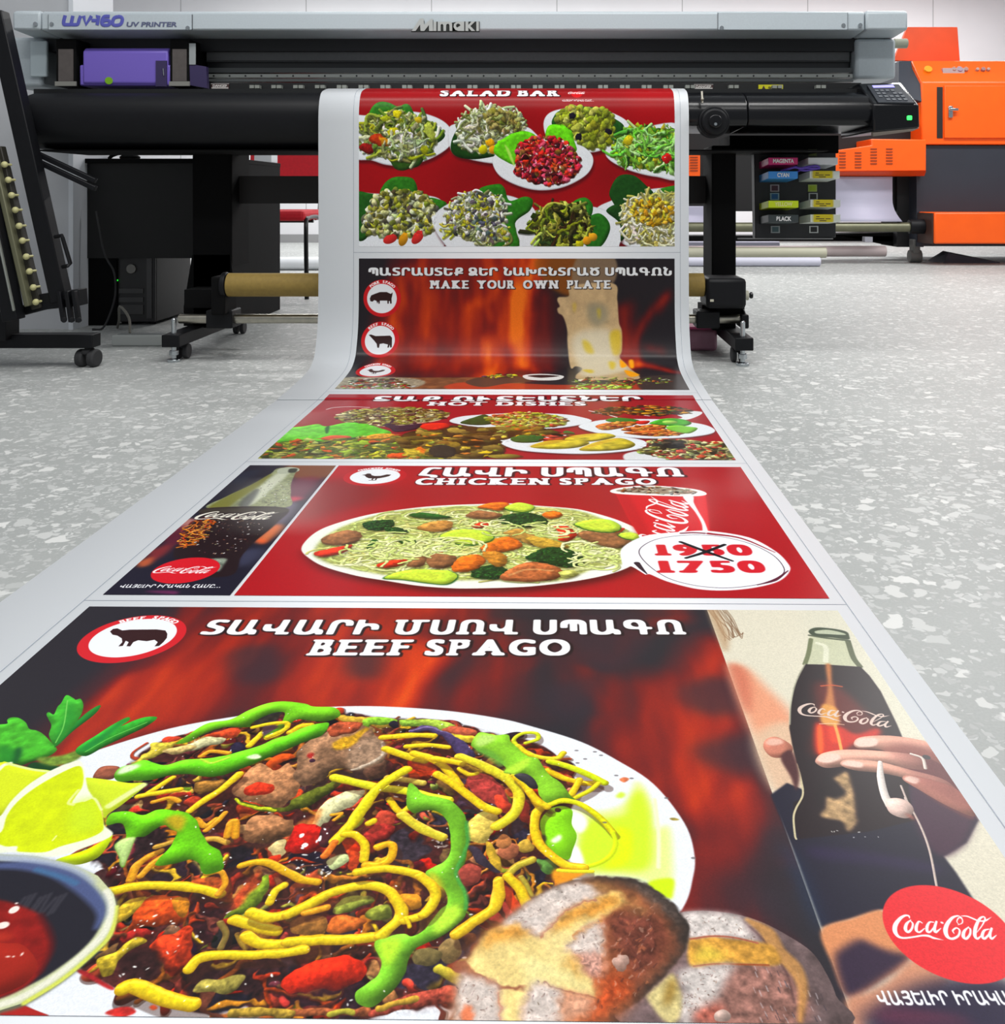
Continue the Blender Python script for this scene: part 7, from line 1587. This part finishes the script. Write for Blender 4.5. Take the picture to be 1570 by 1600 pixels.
cartridge(1200.5, 1246.5, 246, 257, (208, 40, 116), 'magenta ink cartridge lettered in white, topmost of its column', 'MAGENTA')
cartridge(1200.5, 1246.5, 267.5, 279, (62, 150, 234), 'light blue cyan ink cartridge below the magenta one', 'CYAN')
cartridge(1200.5, 1247.5, 313.5, 324.5, (206, 228, 20), 'bright yellow ink cartridge above the black one', 'YELLOW', (236, 240, 150))
cartridge(1200.5, 1247.5, 335.5, 347.5, (58, 66, 68), 'black ink cartridge with white word, lowest of its column', 'BLACK')
WC = (222, 228, 222)
cartridge(1262.5, 1309, 246, 257, (228, 232, 236), 'plain white ink cartridge without a paper label, beside the magenta one')
cartridge(1265, 1312, 267, 278.5, WC, 'white ink cartridge with yellow paper label, beside the cyan one', paper=True)
cartridge(1266, 1313, 312, 323.5, (216, 222, 214), 'white ink cartridge with orange-yellow paper label, beside the yellow one', paper=True)
cartridge(1266, 1313, 335, 347, (220, 226, 216), 'white ink cartridge with yellow paper label, beside the black one', paper=True)
q = MB()
VIO = mat('violet_strap', (92, 66, 178), .4)
for k, dz in enumerate((0, .006)):
    q.tube([at(1220, 266.8 + k * .6, 3.30), at(1232, 264.5 - k, 3.28), at(1243, 260.6 + k, 3.27), at(1250, 262.5 + k, 3.265), at(1262, 260.3 + k * 2, 3.265), at(1275, 259.0 + k * 4, 3.265), at(1280, 261.5 + k, 3.27), at(1279, 264.5, 3.29)], .0036, 8)
q.tube([at(1246, 268.2, 3.29), at(1250, 266, 3.268), at(1258, 266.4, 3.266), at(1270, 264.6, 3.27), at(1279, 264.5, 3.29)], .0034, 8)
tag(q.build('violet_strap', VIO, smooth=True), 'loose violet cord lying over the cyan ink cartridge', 'cord')
# cardboard core on the take-up shaft
q = MB(); q.cyl((px(357, ry), ry, rz), (px(1099, ry), ry, rz), .0405, 40)
tag(q.build('cardboard_core', mat('yellow_brown_card', (142, 118, 56), .7, noise=(70, .10)), bevel=.002), 'yellow-brown cardboard core tube on the shaft below the printer', 'tube')
# ------------------------------------------------------------------ slanted rack with beads, on a caster base
RK = thing('drying_rack', (-1.9, 3.1, 0), 'black slanted steel rack with a row of cream beads, on a caster base', 'rack')
YR = 3.10
def rbar(name, x0, y0, x1, y1, wpx, d=.05, m=BLACK, Y=YR, bev=.003, par=RK):
    a, b = at(x0, y0, Y), at(x1, y1, Y); q = MB()
    q.bar(a, b, d, wpx * Y / 1450, up=(1, 0, 0) if abs((b - a).normalized().x) < .9 else (0, 0, 1)); return q.build(name, m, par, bevel=bev)
rbar('main_post', -4, 20, 97, 470, 25, Y=3.08)
rbar('side_rail', -40, 180, 22, 500, 24, Y=3.02)
ch = rbar('bead_channel', -14, 218, 46, 478, 8, .035, mat('olive_channel', (116, 116, 92), .5, .3), Y=3.04)
rbar('bead_backing', -2, 230, 60, 482, 15, .03, mat('backing_dark', (40, 38, 30), .6), Y=3.065)
rbar('edge_strip', -18, 300, 22, 486, 3, .012, mat('pale_strip', (150, 154, 148), .4, .5), Y=2.99)
BEAD = mat('cream_bead', (196, 192, 138), .45)
for bx, by in ((7, 257), (13, 281), (18, 305), (24, 328), (30, 353), (35, 376), (41, 401), (46, 424), (52, 449), (56, 472)):
    q = MB(); c = at(bx, by, 3.035); q.ball(c, .0105, n=14); q.cyl(c, c + Vector((.004, .03, 0)), .004, 8); q.build('bead', BEAD, RK, smooth=True)
q = MB(); P = [at(86, 370, 3.06), at(98, 367, 3.06), at(110, 412, 3.06), at(98, 417, 3.06)]
q.tube([P[0], at(97, 368, 3.05), P[1] + Vector((.004, -.008, -.01)), P[2], at(106, 415, 3.05), P[3]], .0065, 10, 0); q.build('handle', BLACK, RK, smooth=True)
rbar('upper_brace', 58, 240, 150, 283, 8, .02, Y=3.12); rbar('upper_brace', 58, 252, 150, 295, 8, .02, Y=3.12)
q = MB(); q.slab([at(20, 488, 3.06), at(60, 460, 3.06), at(122, 452, 3.06), at(124, 478, 3.06), at(70, 484, 3.06), at(24, 496, 3.06)], (0, .06, 0)); br_ = q.build('lower_bracket', BLACK, RK, bevel=.003)
for x_ in (98, 110, 121):
    q = MB(); q.bar(at(x_ - 5, 455, 3.05), at(x_ + 2, 503 - (x_ == 98) * 2, 3.05), .02, .013, up=(1, 0, 0)); q.cyl(at(x_ + 2, 500, 3.04), at(x_ + 2, 500, 3.07), .009, 12); q.build('prong', BLACK, br_, bevel=.002)
q = MB(); q.span(at(-20, 0, 3.12).x, at(20, 0, 3.12).x, 3.08, 3.16, at(0, 530, 3.12).z, at(0, 485, 3.12).z); q.build('base_upright', BLACK, RK, bevel=.003)
q = MB(); q.span(at(-60, 0, 3.14).x, at(151, 0, 3.14).x, 3.11, 3.17, at(0, 542, 3.14).z, at(0, 521, 3.14).z); ba = q.build('base_bar', BLACK, RK, bevel=.003)
for x_ in (138, -45):
    q = MB(); c = Vector((at(x_, 0, 3.14).x, 3.14, .030)); q.cyl(c + Vector((-.034, .004, 0)), c + Vector((-.008, 0, 0)), .030, 22); q.cyl(c + Vector((.008, 0, 0)), c + Vector((.034, -.004, 0)), .030, 22); q.cyl(c, c + Vector((0, 0, .045)), .012, 12); q.box(c + Vector((0, 0, .022)), (.03, .04, .02)); q.build('caster', RUBBER, ba, bevel=.006)

# ------------------------------------------------------------------ black desk with a computer behind the printer
YD = 4.10
DK = thing('computer_desk', (-1.55, YD + .3, 0), 'black office desk pushed behind the printer stand', 'desk')
dxl, dxr = px(122, YD), -1.405
q = MB(); q.span(dxl, dxr, YD, YD + .62, .722, .742); q.build('desktop', BLACKM, DK, bevel=.002)
for a_, b_ in ((dxl, dxl + .025), (dxr - .112, dxr)):
    q = MB(); q.span(a_, b_, YD + .01, YD + .61, 0, .722); q.build('side_panel', BLACKM, DK)
q = MB(); q.span(dxl + .025, dxr - .112, YD + .02, YD + .038, pz(404, YD), .722); q.build('modesty_panel', mat('desk_panel_black', (10, 9, 10), .6), DK)
q = MB(); q.span(dxl + .025, dxl + .155, YD + .03, YD + .05, 0, .5); q.build('drawer_side', BLACKM, DK)
PC = thing('computer_tower', (px(200, YD), YD + .25, 0), 'black computer tower standing on the floor under the desk', 'computer')
pxl, pxr = px(168, YD), px(228, YD) + .02
q = MB(); q.span(pxl, pxr, YD + .06, YD + .45, .012, .36); q.build('case', mat('tower_black', (30, 29, 31), .5), PC, bevel=.004)
q = MB(); q.span(pxl, pxr, YD + .045, YD + .06, .014, .358); fp = q.build('front_panel', mat('tower_front', (44, 43, 45), .45), PC, bevel=.003)
for y0_, y1_ in ((452, 460), (466, 474), (478, 493)):
    q = MB(); q.span(pxl + .03, pxr - .05, YD + .040, YD + .046, pz(y1_, YD), pz(y0_, YD)); q.build('drive_bay', mat('bay_grey', (72, 71, 72), .4), fp, bevel=.001)
q = MB(); c = at(205, 420, YD + .04); q.cyl(c + Vector((0, .006, 0)), c - Vector((0, .004, 0)), .022, 20); q.build('power_button', mat('silver_button', (128, 126, 122), .35, .6), fp, bevel=.002)
q = MB(); q.span(pxr - .035, pxr - .012, YD + .040, YD + .046, .03, .33); q.build('side_strip', mat('bay_grey', (72, 71, 72)), fp)
q = MB(); c = at(183, 438, YD + .04); q.ball(c, .004, n=8); q.build('status_light', mat('green_led', (40, 255, 60), .4, emit=1.5), fp)
for k in range(4):
    q = MB(); q.cyl((pxl + .03 if k % 2 else pxr - .03, YD + (.1 if k < 2 else .4), 0), (pxl + .03 if k % 2 else pxr - .03, YD + (.1 if k < 2 else .4), .013), .014, 10); q.build('case_foot', RUBBER, PC)
q = MB(); q.tube([at(150, 330, 4.06), at(163, 395, 4.05), at(178, 425, 4.05), at(180, 460, 4.05), at(172, 490, 4.03), Vector((px(162, 4.0), 3.99, .008)), Vector((px(140, 3.95), 3.97, .006))], .0045, 8)
tag(q.build('power_cable', RUBBER, smooth=True), 'dark cable hanging down in front of the desk beside the computer tower', 'cable')
PS = thing('power_strip', (px(214, 3.56), 3.6, 0), 'flat grey-white power strip lying on the floor beside the stand foot', 'power strip')
q = MB(); q.span(px(174, 3.56), px(262, 3.56), 3.56, 3.63, 0, .042); sb_ = q.build('strip_body', mat('strip_grey_white', (176, 180, 178), .5), PS, bevel=.005)
q = MB(); q.span(px(180, 3.56), px(250, 3.56), 3.575, 3.615, .042, .0445); q.build('socket_row', mat('socket_grey', (130, 134, 134), .5), sb_)
q = MB(); q.tube([(px(203, 3.6), 3.6, .044), (px(203, 3.65), 3.64, .10), (px(196, 3.8), 3.75, .13), (px(186, 3.95), 3.95, .05), (px(180, 4.0), 4.02, .006)], .005, 8)
tag(q.build('plug_cord', mat('grey_cord', (110, 108, 100), .6), smooth=True), 'thin grey cord arching from the power strip to the desk', 'cord')
# things seen over the desk top
def over(name, xa, xb, ya, yb, Y, d, m, label, cat):
    q = MB(); q.span(px(xa, Y), px(xb, Y), Y, Y + d, pz(yb, Y), pz(ya, Y)); return tag(q.build(name, m, bevel=.004), label, cat)
q = MB(); q.tube([at(170, 248, 4.3), at(176, 243, 4.3), at(190, 239, 4.3), at(206, 240, 4.32), at(216, 247.4, 4.34)], .008, 8); q.ball(at(203, 246, 4.3), .03, (1.6, 1, .5)); tag(q.build('headset', BLACKM, smooth=True), 'black headset with curved band lying on the desk', 'headset')

# ------------------------------------------------------------------ red chairs seen under the printer
RED = mat('red_upholstery', (196, 14, 34), .7, noise=(60, .08)); TUBE = mat('chair_tube_black', (20, 20, 22), .3, .3)
def chair(cx, Y, label):
    t = thing('office_chair', (cx, Y, 0), label, 'chair')
    q = MB(); q.box((cx, Y + .02, .465), (.46, .44, .06), None, .02); q.build('seat', RED, t)
    q = MB(); q.box((cx, Y + .27, .72), (.46, .045, .29), Matrix.Rotation(math.radians(-8), 3, 'X'), .02); q.build('backrest', RED, t)
    for s in (-1, 1):
        q = MB(); q.tube([(cx + s * .25, Y - .22, 0), (cx + s * .235, Y - .18, .40), (cx + s * .225, Y - .10, .45), (cx + s * .225, Y + .12, .45), (cx + s * .235, Y + .22, .40), (cx + s * .25, Y + .27, 0)], .0125, 10, 4); q.build('leg', TUBE, t, smooth=True)
        q = MB(); q.tube([(cx + s * .2, Y + .16, .44), (cx + s * .2, Y + .25, .48), (cx + s * .2, Y + .30, .84)], .011, 8, 4); q.build('back_post', TUBE, t, smooth=True)
    q = MB(); q.cyl((cx - .225, Y + .02, .43), (cx + .225, Y + .02, .43), .011, 10); q.build('seat_rail', TUBE, t)
    return t
chair(px(428, 5.4), 5.4, 'red upholstered chair with black tube legs, standing behind the desk and the printer')
q = MB(); q.span(px(399, 4.62), px(426, 4.62), 4.60, 4.70, .742, pz(233, 4.62)); tag(q.build('white_carton', WHITEP, bevel=.002), 'small white carton standing at the end of the desk before the red chair', 'carton')
q = MB(); q.cyl((px(420, 7.2), 7.2, .05), (px(520, 7.2), 7.2, .05), .05, 24); tag(q.build('white_roll', WHITEP, bevel=.003), 'white roll lying on the floor behind the red chairs', 'roll')

# ------------------------------------------------------------------ pink tub under the take-up motor
TB = thing('plastic_tub', (px(1100, 3.5), 3.52, 0), 'small pink plastic tub on the floor behind the take-up motor', 'tub')
PINK = mat('dusty_pink_plastic', (150, 104, 124), .45, noise=(20, .15))
q = MB(); q.span(px(1076, 3.45), px(1121, 3.45), 3.45, 3.68, 0, .082); q.build('tub_body', PINK, TB, bevel=.012)
q = MB(); q.span(px(1074, 3.44), px(1124, 3.44), 3.44, 3.69, .082, .092); q.build('tub_rim', mat('magenta_stain', (176, 60, 110), .45), TB, bevel=.004)

# ------------------------------------------------------------------ orange printer far behind
YO = 7.9
OP = thing('orange_printer', (px(1560, YO), YO + .5, 0), 'big orange enamelled printer with a black base, standing far behind by the wall', 'printer')
ORD = mat('orange_back', (226, 74, 12), .45, noise=(6, .06)); NAVY = mat('dark_slate_steel', (42, 47, 58), .55, noise=(5, .06)); SLOT = mat('slot_dark', (30, 20, 16), .6)
xr = px(1820, YO)
q = MB(); q.prism([(YO, pz(226, YO)), (YO, pz(128, YO)), (YO + .22, pz(95, YO + .22)), (YO + 1.0, pz(95, YO + .22)), (YO + 1.0, pz(226, YO))], px(1440, YO), xr); body = q.build('body', ORANGE, OP, bevel=.01)
q = MB(); q.slab([at(1404, 95, YO + .25), at(1432, 95, YO + .25), at(1442, 128, YO + .02), at(1442, 160, YO), at(1404, 150, YO + .1)], (0, .5, 0)); q.build('side_cover', NAVY, OP, bevel=.008)
q = MB(); q.slab([at(1396, 95, YO + .5), at(1418, 42, YO + .5), at(1496, 42, YO + .5), at(1500, 97, YO + .5)], (0, .05, 0)); q.build('back_panel', ORD, OP, bevel=.006)
q = MB(); q.span(px(1474, YO), px(1660, YO), YO - .02, YO, pz(216, YO), pz(134, YO)); door = q.build('door', ORANGE, OP, bevel=.005)
q = MB(); q.span(px(1463.5, YO), px(1472.5, YO), YO - .004, YO + .02, pz(216, YO), pz(136, YO)); q.build('door_gap', SLOT, OP)
q = MB(); c = at(1484, 175, YO - .02); q.span(c.x - .018, c.x + .018, c.y - .02, c.y, c.z - .05, c.z + .05); dh = q.build('lock_plate', CHROME, door, bevel=.004)
q = MB(); q.bar(at(1484, 171, YO - .05), at(1497, 171, YO - .05), .018, .022); q.cyl(at(1485, 171, YO - .05), at(1485, 171, YO), .012, 10); q.build('lever_handle', CHROME, dh, bevel=.003)
for x_, c_, r_ in ((1449, (214, 150, 20), .034), (1489, (160, 120, 110), .02), (1498, (150, 130, 150), .026), (1508, (160, 120, 110), .02), (1526, (170, 140, 130), .014), (1535, (150, 110, 110), .018), (1543, (170, 140, 130), .014)):
    q = MB(); c = at(x_, 110.5, YO + .115); q.cyl(c + Vector((0, .01, -.004)), c + Vector((0, -.022, .016)), r_, 18); bt = q.build('panel_button', mat('button_%d' % x_, c_, .4), body, bevel=.003)
q = MB(); q.span(px(1480, YO), px(1514, YO), YO + .09, YO + .125, pz(117, YO), pz(104, YO)); q.build('button_plate', mat('steel_plate', (170, 150, 150), .4), body)
q = MB(); q.span(px(1434, YO), xr, YO + .03, YO + .9, pz(385, YO), pz(227, YO)); q.build('base_cabinet', NAVY, OP)
q = MB(); q.span(px(1395, 8.2), px(1436, 8.2), 8.1, 8.5, pz(385, 8.2), pz(226, 8.2)); q.build('base_side', mat('base_side_black', (20, 21, 24), .6), OP)
YV = 7.75
q = MB(); q.slab([at(1304, 235, YV), at(1362, 227, YV), at(1362, 217, YV), at(1447, 218, YV), at(1447, 267, YV), at(1304, 268, YV)], (0, .5, 0)); vc = q.build('vent_cover', ORANGE, OP, bevel=.008)
q = MB(); q.slab([at(1304, 268.2, YV), at(1447, 267.2, YV), at(1444, 275, YV + .1), at(1306, 275, YV + .1)], (0, .3, 0)); q.build('vent_lip', ORD, OP)
for k in range(4):
    for r_ in range(6):
        x_ = 1311 + k * 24.4; y_ = (238 if k < 2 else 232) + r_ * 4.6
        q = MB(); q.span(px(x_, YV), px(x_ + 10, YV), YV - .006, YV, pz(y_ + 1.3, YV), pz(y_, YV)); q.build('vent_slot', mat('vent_slot_brown', (130, 48, 14), .6), vc)
q = MB(); q.span(px(1050, YV), px(1094, YV), YV, YV + .4, pz(276, YV), pz(240, YV)); v2 = q.build('vent_cover', ORANGE, OP, bevel=.008)
for r_ in range(6):
    q = MB(); q.span(px(1078, YV), px(1090, YV), YV - .006, YV, pz(246.3 + r_ * 4.2, YV), pz(245 + r_ * 4.2, YV)); q.build('vent_slot', mat('vent_slot_brown', (130, 48, 14)), v2)
q = MB(); q.span(px(900, 8.2), px(1440, 8.2), 8.15, 8.4, pz(330, 8.2), pz(160, 8.2)); q.build('frame_beam', mat('frame_black', (20, 20, 22), .7), OP)  # plain near-black beam behind the vent covers
q = MB(); q.span(px(1460, 7.6), px(1700, 7.6), 7.6, 8.4, pz(381, 7.6), pz(332, 7.6)); q.build('lower_cover', ORANGE, OP, bevel=.012)
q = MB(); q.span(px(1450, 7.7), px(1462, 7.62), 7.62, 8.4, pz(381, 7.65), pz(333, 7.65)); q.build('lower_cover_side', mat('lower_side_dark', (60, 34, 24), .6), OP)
q = MB(); q.cyl((px(1050, 7.8), 7.8, pz(355, 7.8)), (px(1462, 7.8), 7.8, pz(355, 7.8)), .040, 24); q.build('feed_roller', mat('olive_roller', (112, 112, 90), .4, .4, noise=(10, .1)), OP, bevel=.003)
q = MB(); q.cyl((px(1420, 7.8), 7.8, pz(354, 7.8)), (px(1443, 7.8), 7.8, pz(354, 7.8)), .062, 24); q.build('roller_flange', BLACK, OP, bevel=.006)
q = MB(); q.slab([at(1300, 366, 8.2), at(1440, 362, 8.2), at(1470, 384, 8.2), at(1400, 385, 8.2)], (0, .3, 0)); q.span(px(1040, 8.2), px(1460, 8.2), 8.2, 8.4, pz(377, 8.2), pz(369, 8.2)); q.build('base_rail', BLACKM, OP)
q = MB(); q.span(px(1350, 7.8), px(1362, 7.8), 7.78, 7.85, pz(378, 7.8), pz(370, 7.8)); q.build('sensor_box', mat('sensor_grey', (150, 150, 160), .5), OP)
for x_ in (1429, 1700):
    q = MB(); c = Vector((px(x_, 8.0), 8.0, .055)); q.cyl(c - Vector((.05, 0, 0)), c + Vector((.05, 0, 0)), .055, 22); q.span(c.x - .03, c.x + .03, 7.95, 8.05, .08, .2); q.build('caster', mat('caster_grey', (96, 96, 94), .6), OP, bevel=.006)
# sheet running through it
def hung_sheet(xa, xb, ya, yb, Y, label, flare):
    q = MB(); n = 12; R0, R1 = [], []
    for i in range(n + 1):
        t = i / n; z = pz(ya, Y) + (pz(yb, Y) - pz(ya, Y)) * t; yy = Y - .10 * max(0, t - .55) ** 2 * 4; f = flare * max(0, t - .5) ** 2 * 4
        R0.append(q.bm.verts.new((px(xa, Y), yy, z))); R1.append(q.bm.verts.new((px(xb + f, Y), yy, z)))
    for i in range(n):
        q.bm.faces.new((R0[i], R0[i + 1], R1[i + 1], R1[i]))
    o = q.build('paper_sheet', mat('lavender_paper', (178, 176, 196), .6), smooth=True); so = o.modifiers.new('thick', 'SOLIDIFY'); so.thickness = .003
    return tag(o, label, 'paper')
hung_sheet(1302, 1394, 276, 346, 7.85, 'pale lavender sheet hanging from the vented orange cover to the roller', 10)
hung_sheet(1040, 1112, 322, 347, 7.86, 'pale lavender sheet glimpsed between the banner and the printer upright', 0)

# ------------------------------------------------------------------ rolls lying on the floor behind
def roll(xa, xb, y0, y1, Y, col, label, core=None):
    r = (y1 - y0) / 2 * Y / 1450; z = max(r, .58 + (305 - (y0 + y1) / 2) * Y / 1450)
    q = MB(); q.cyl((px(xa, Y), Y, z), (px(xb, Y), Y, z), r, 28); q.cyl((px(xb, Y) - .02, Y, z), (px(xb, Y) + .004, Y, z), r * .5, 16)
    return tag(q.build('vinyl_roll', mat('roll_%d_%d_%d' % col, col, .5), bevel=.004), label, 'roll', 'rolls on the floor behind the printer')
roll(900, 1281, 402, 416, 7.55, (206, 206, 222), 'white vinyl roll lying nearest of the rolls behind the printer')
roll(960, 1290, 386, 403, 7.86, (196, 194, 172), 'cream vinyl roll lying between the white roll and the lavender roll')
roll(1000, 1383, 384, 401, 8.05, (206, 190, 190), 'long dusty-brown vinyl roll reaching farthest towards the orange printer')
roll(930, 1217, 376.5, 387, 8.6, (196, 194, 216), 'short lavender-white vinyl roll lying farthest back of the rolls')
q = MB(); A_ = floor_at(1474, 411); B_ = floor_at(1562, 411); z1 = Vector((0, 0, .085))
vs = [A_, A_ + Vector((.04, .0, .085)), A_ + Vector((.10, .25, .09)), B_ + Vector((0, 0, .008)), B_ + Vector((.02, .3, .006)), A_ + Vector((-.02, .3, 0)), B_]
bmv = [q.bm.verts.new(v) for v in vs]; bmesh.ops.convex_hull(q.bm, input=bmv)
tag(q.build('dark_offcut', mat('slate_offcut', (56, 58, 72), .55)), 'dark wedge-shaped folded offcut on the floor before the orange printer', 'offcut')
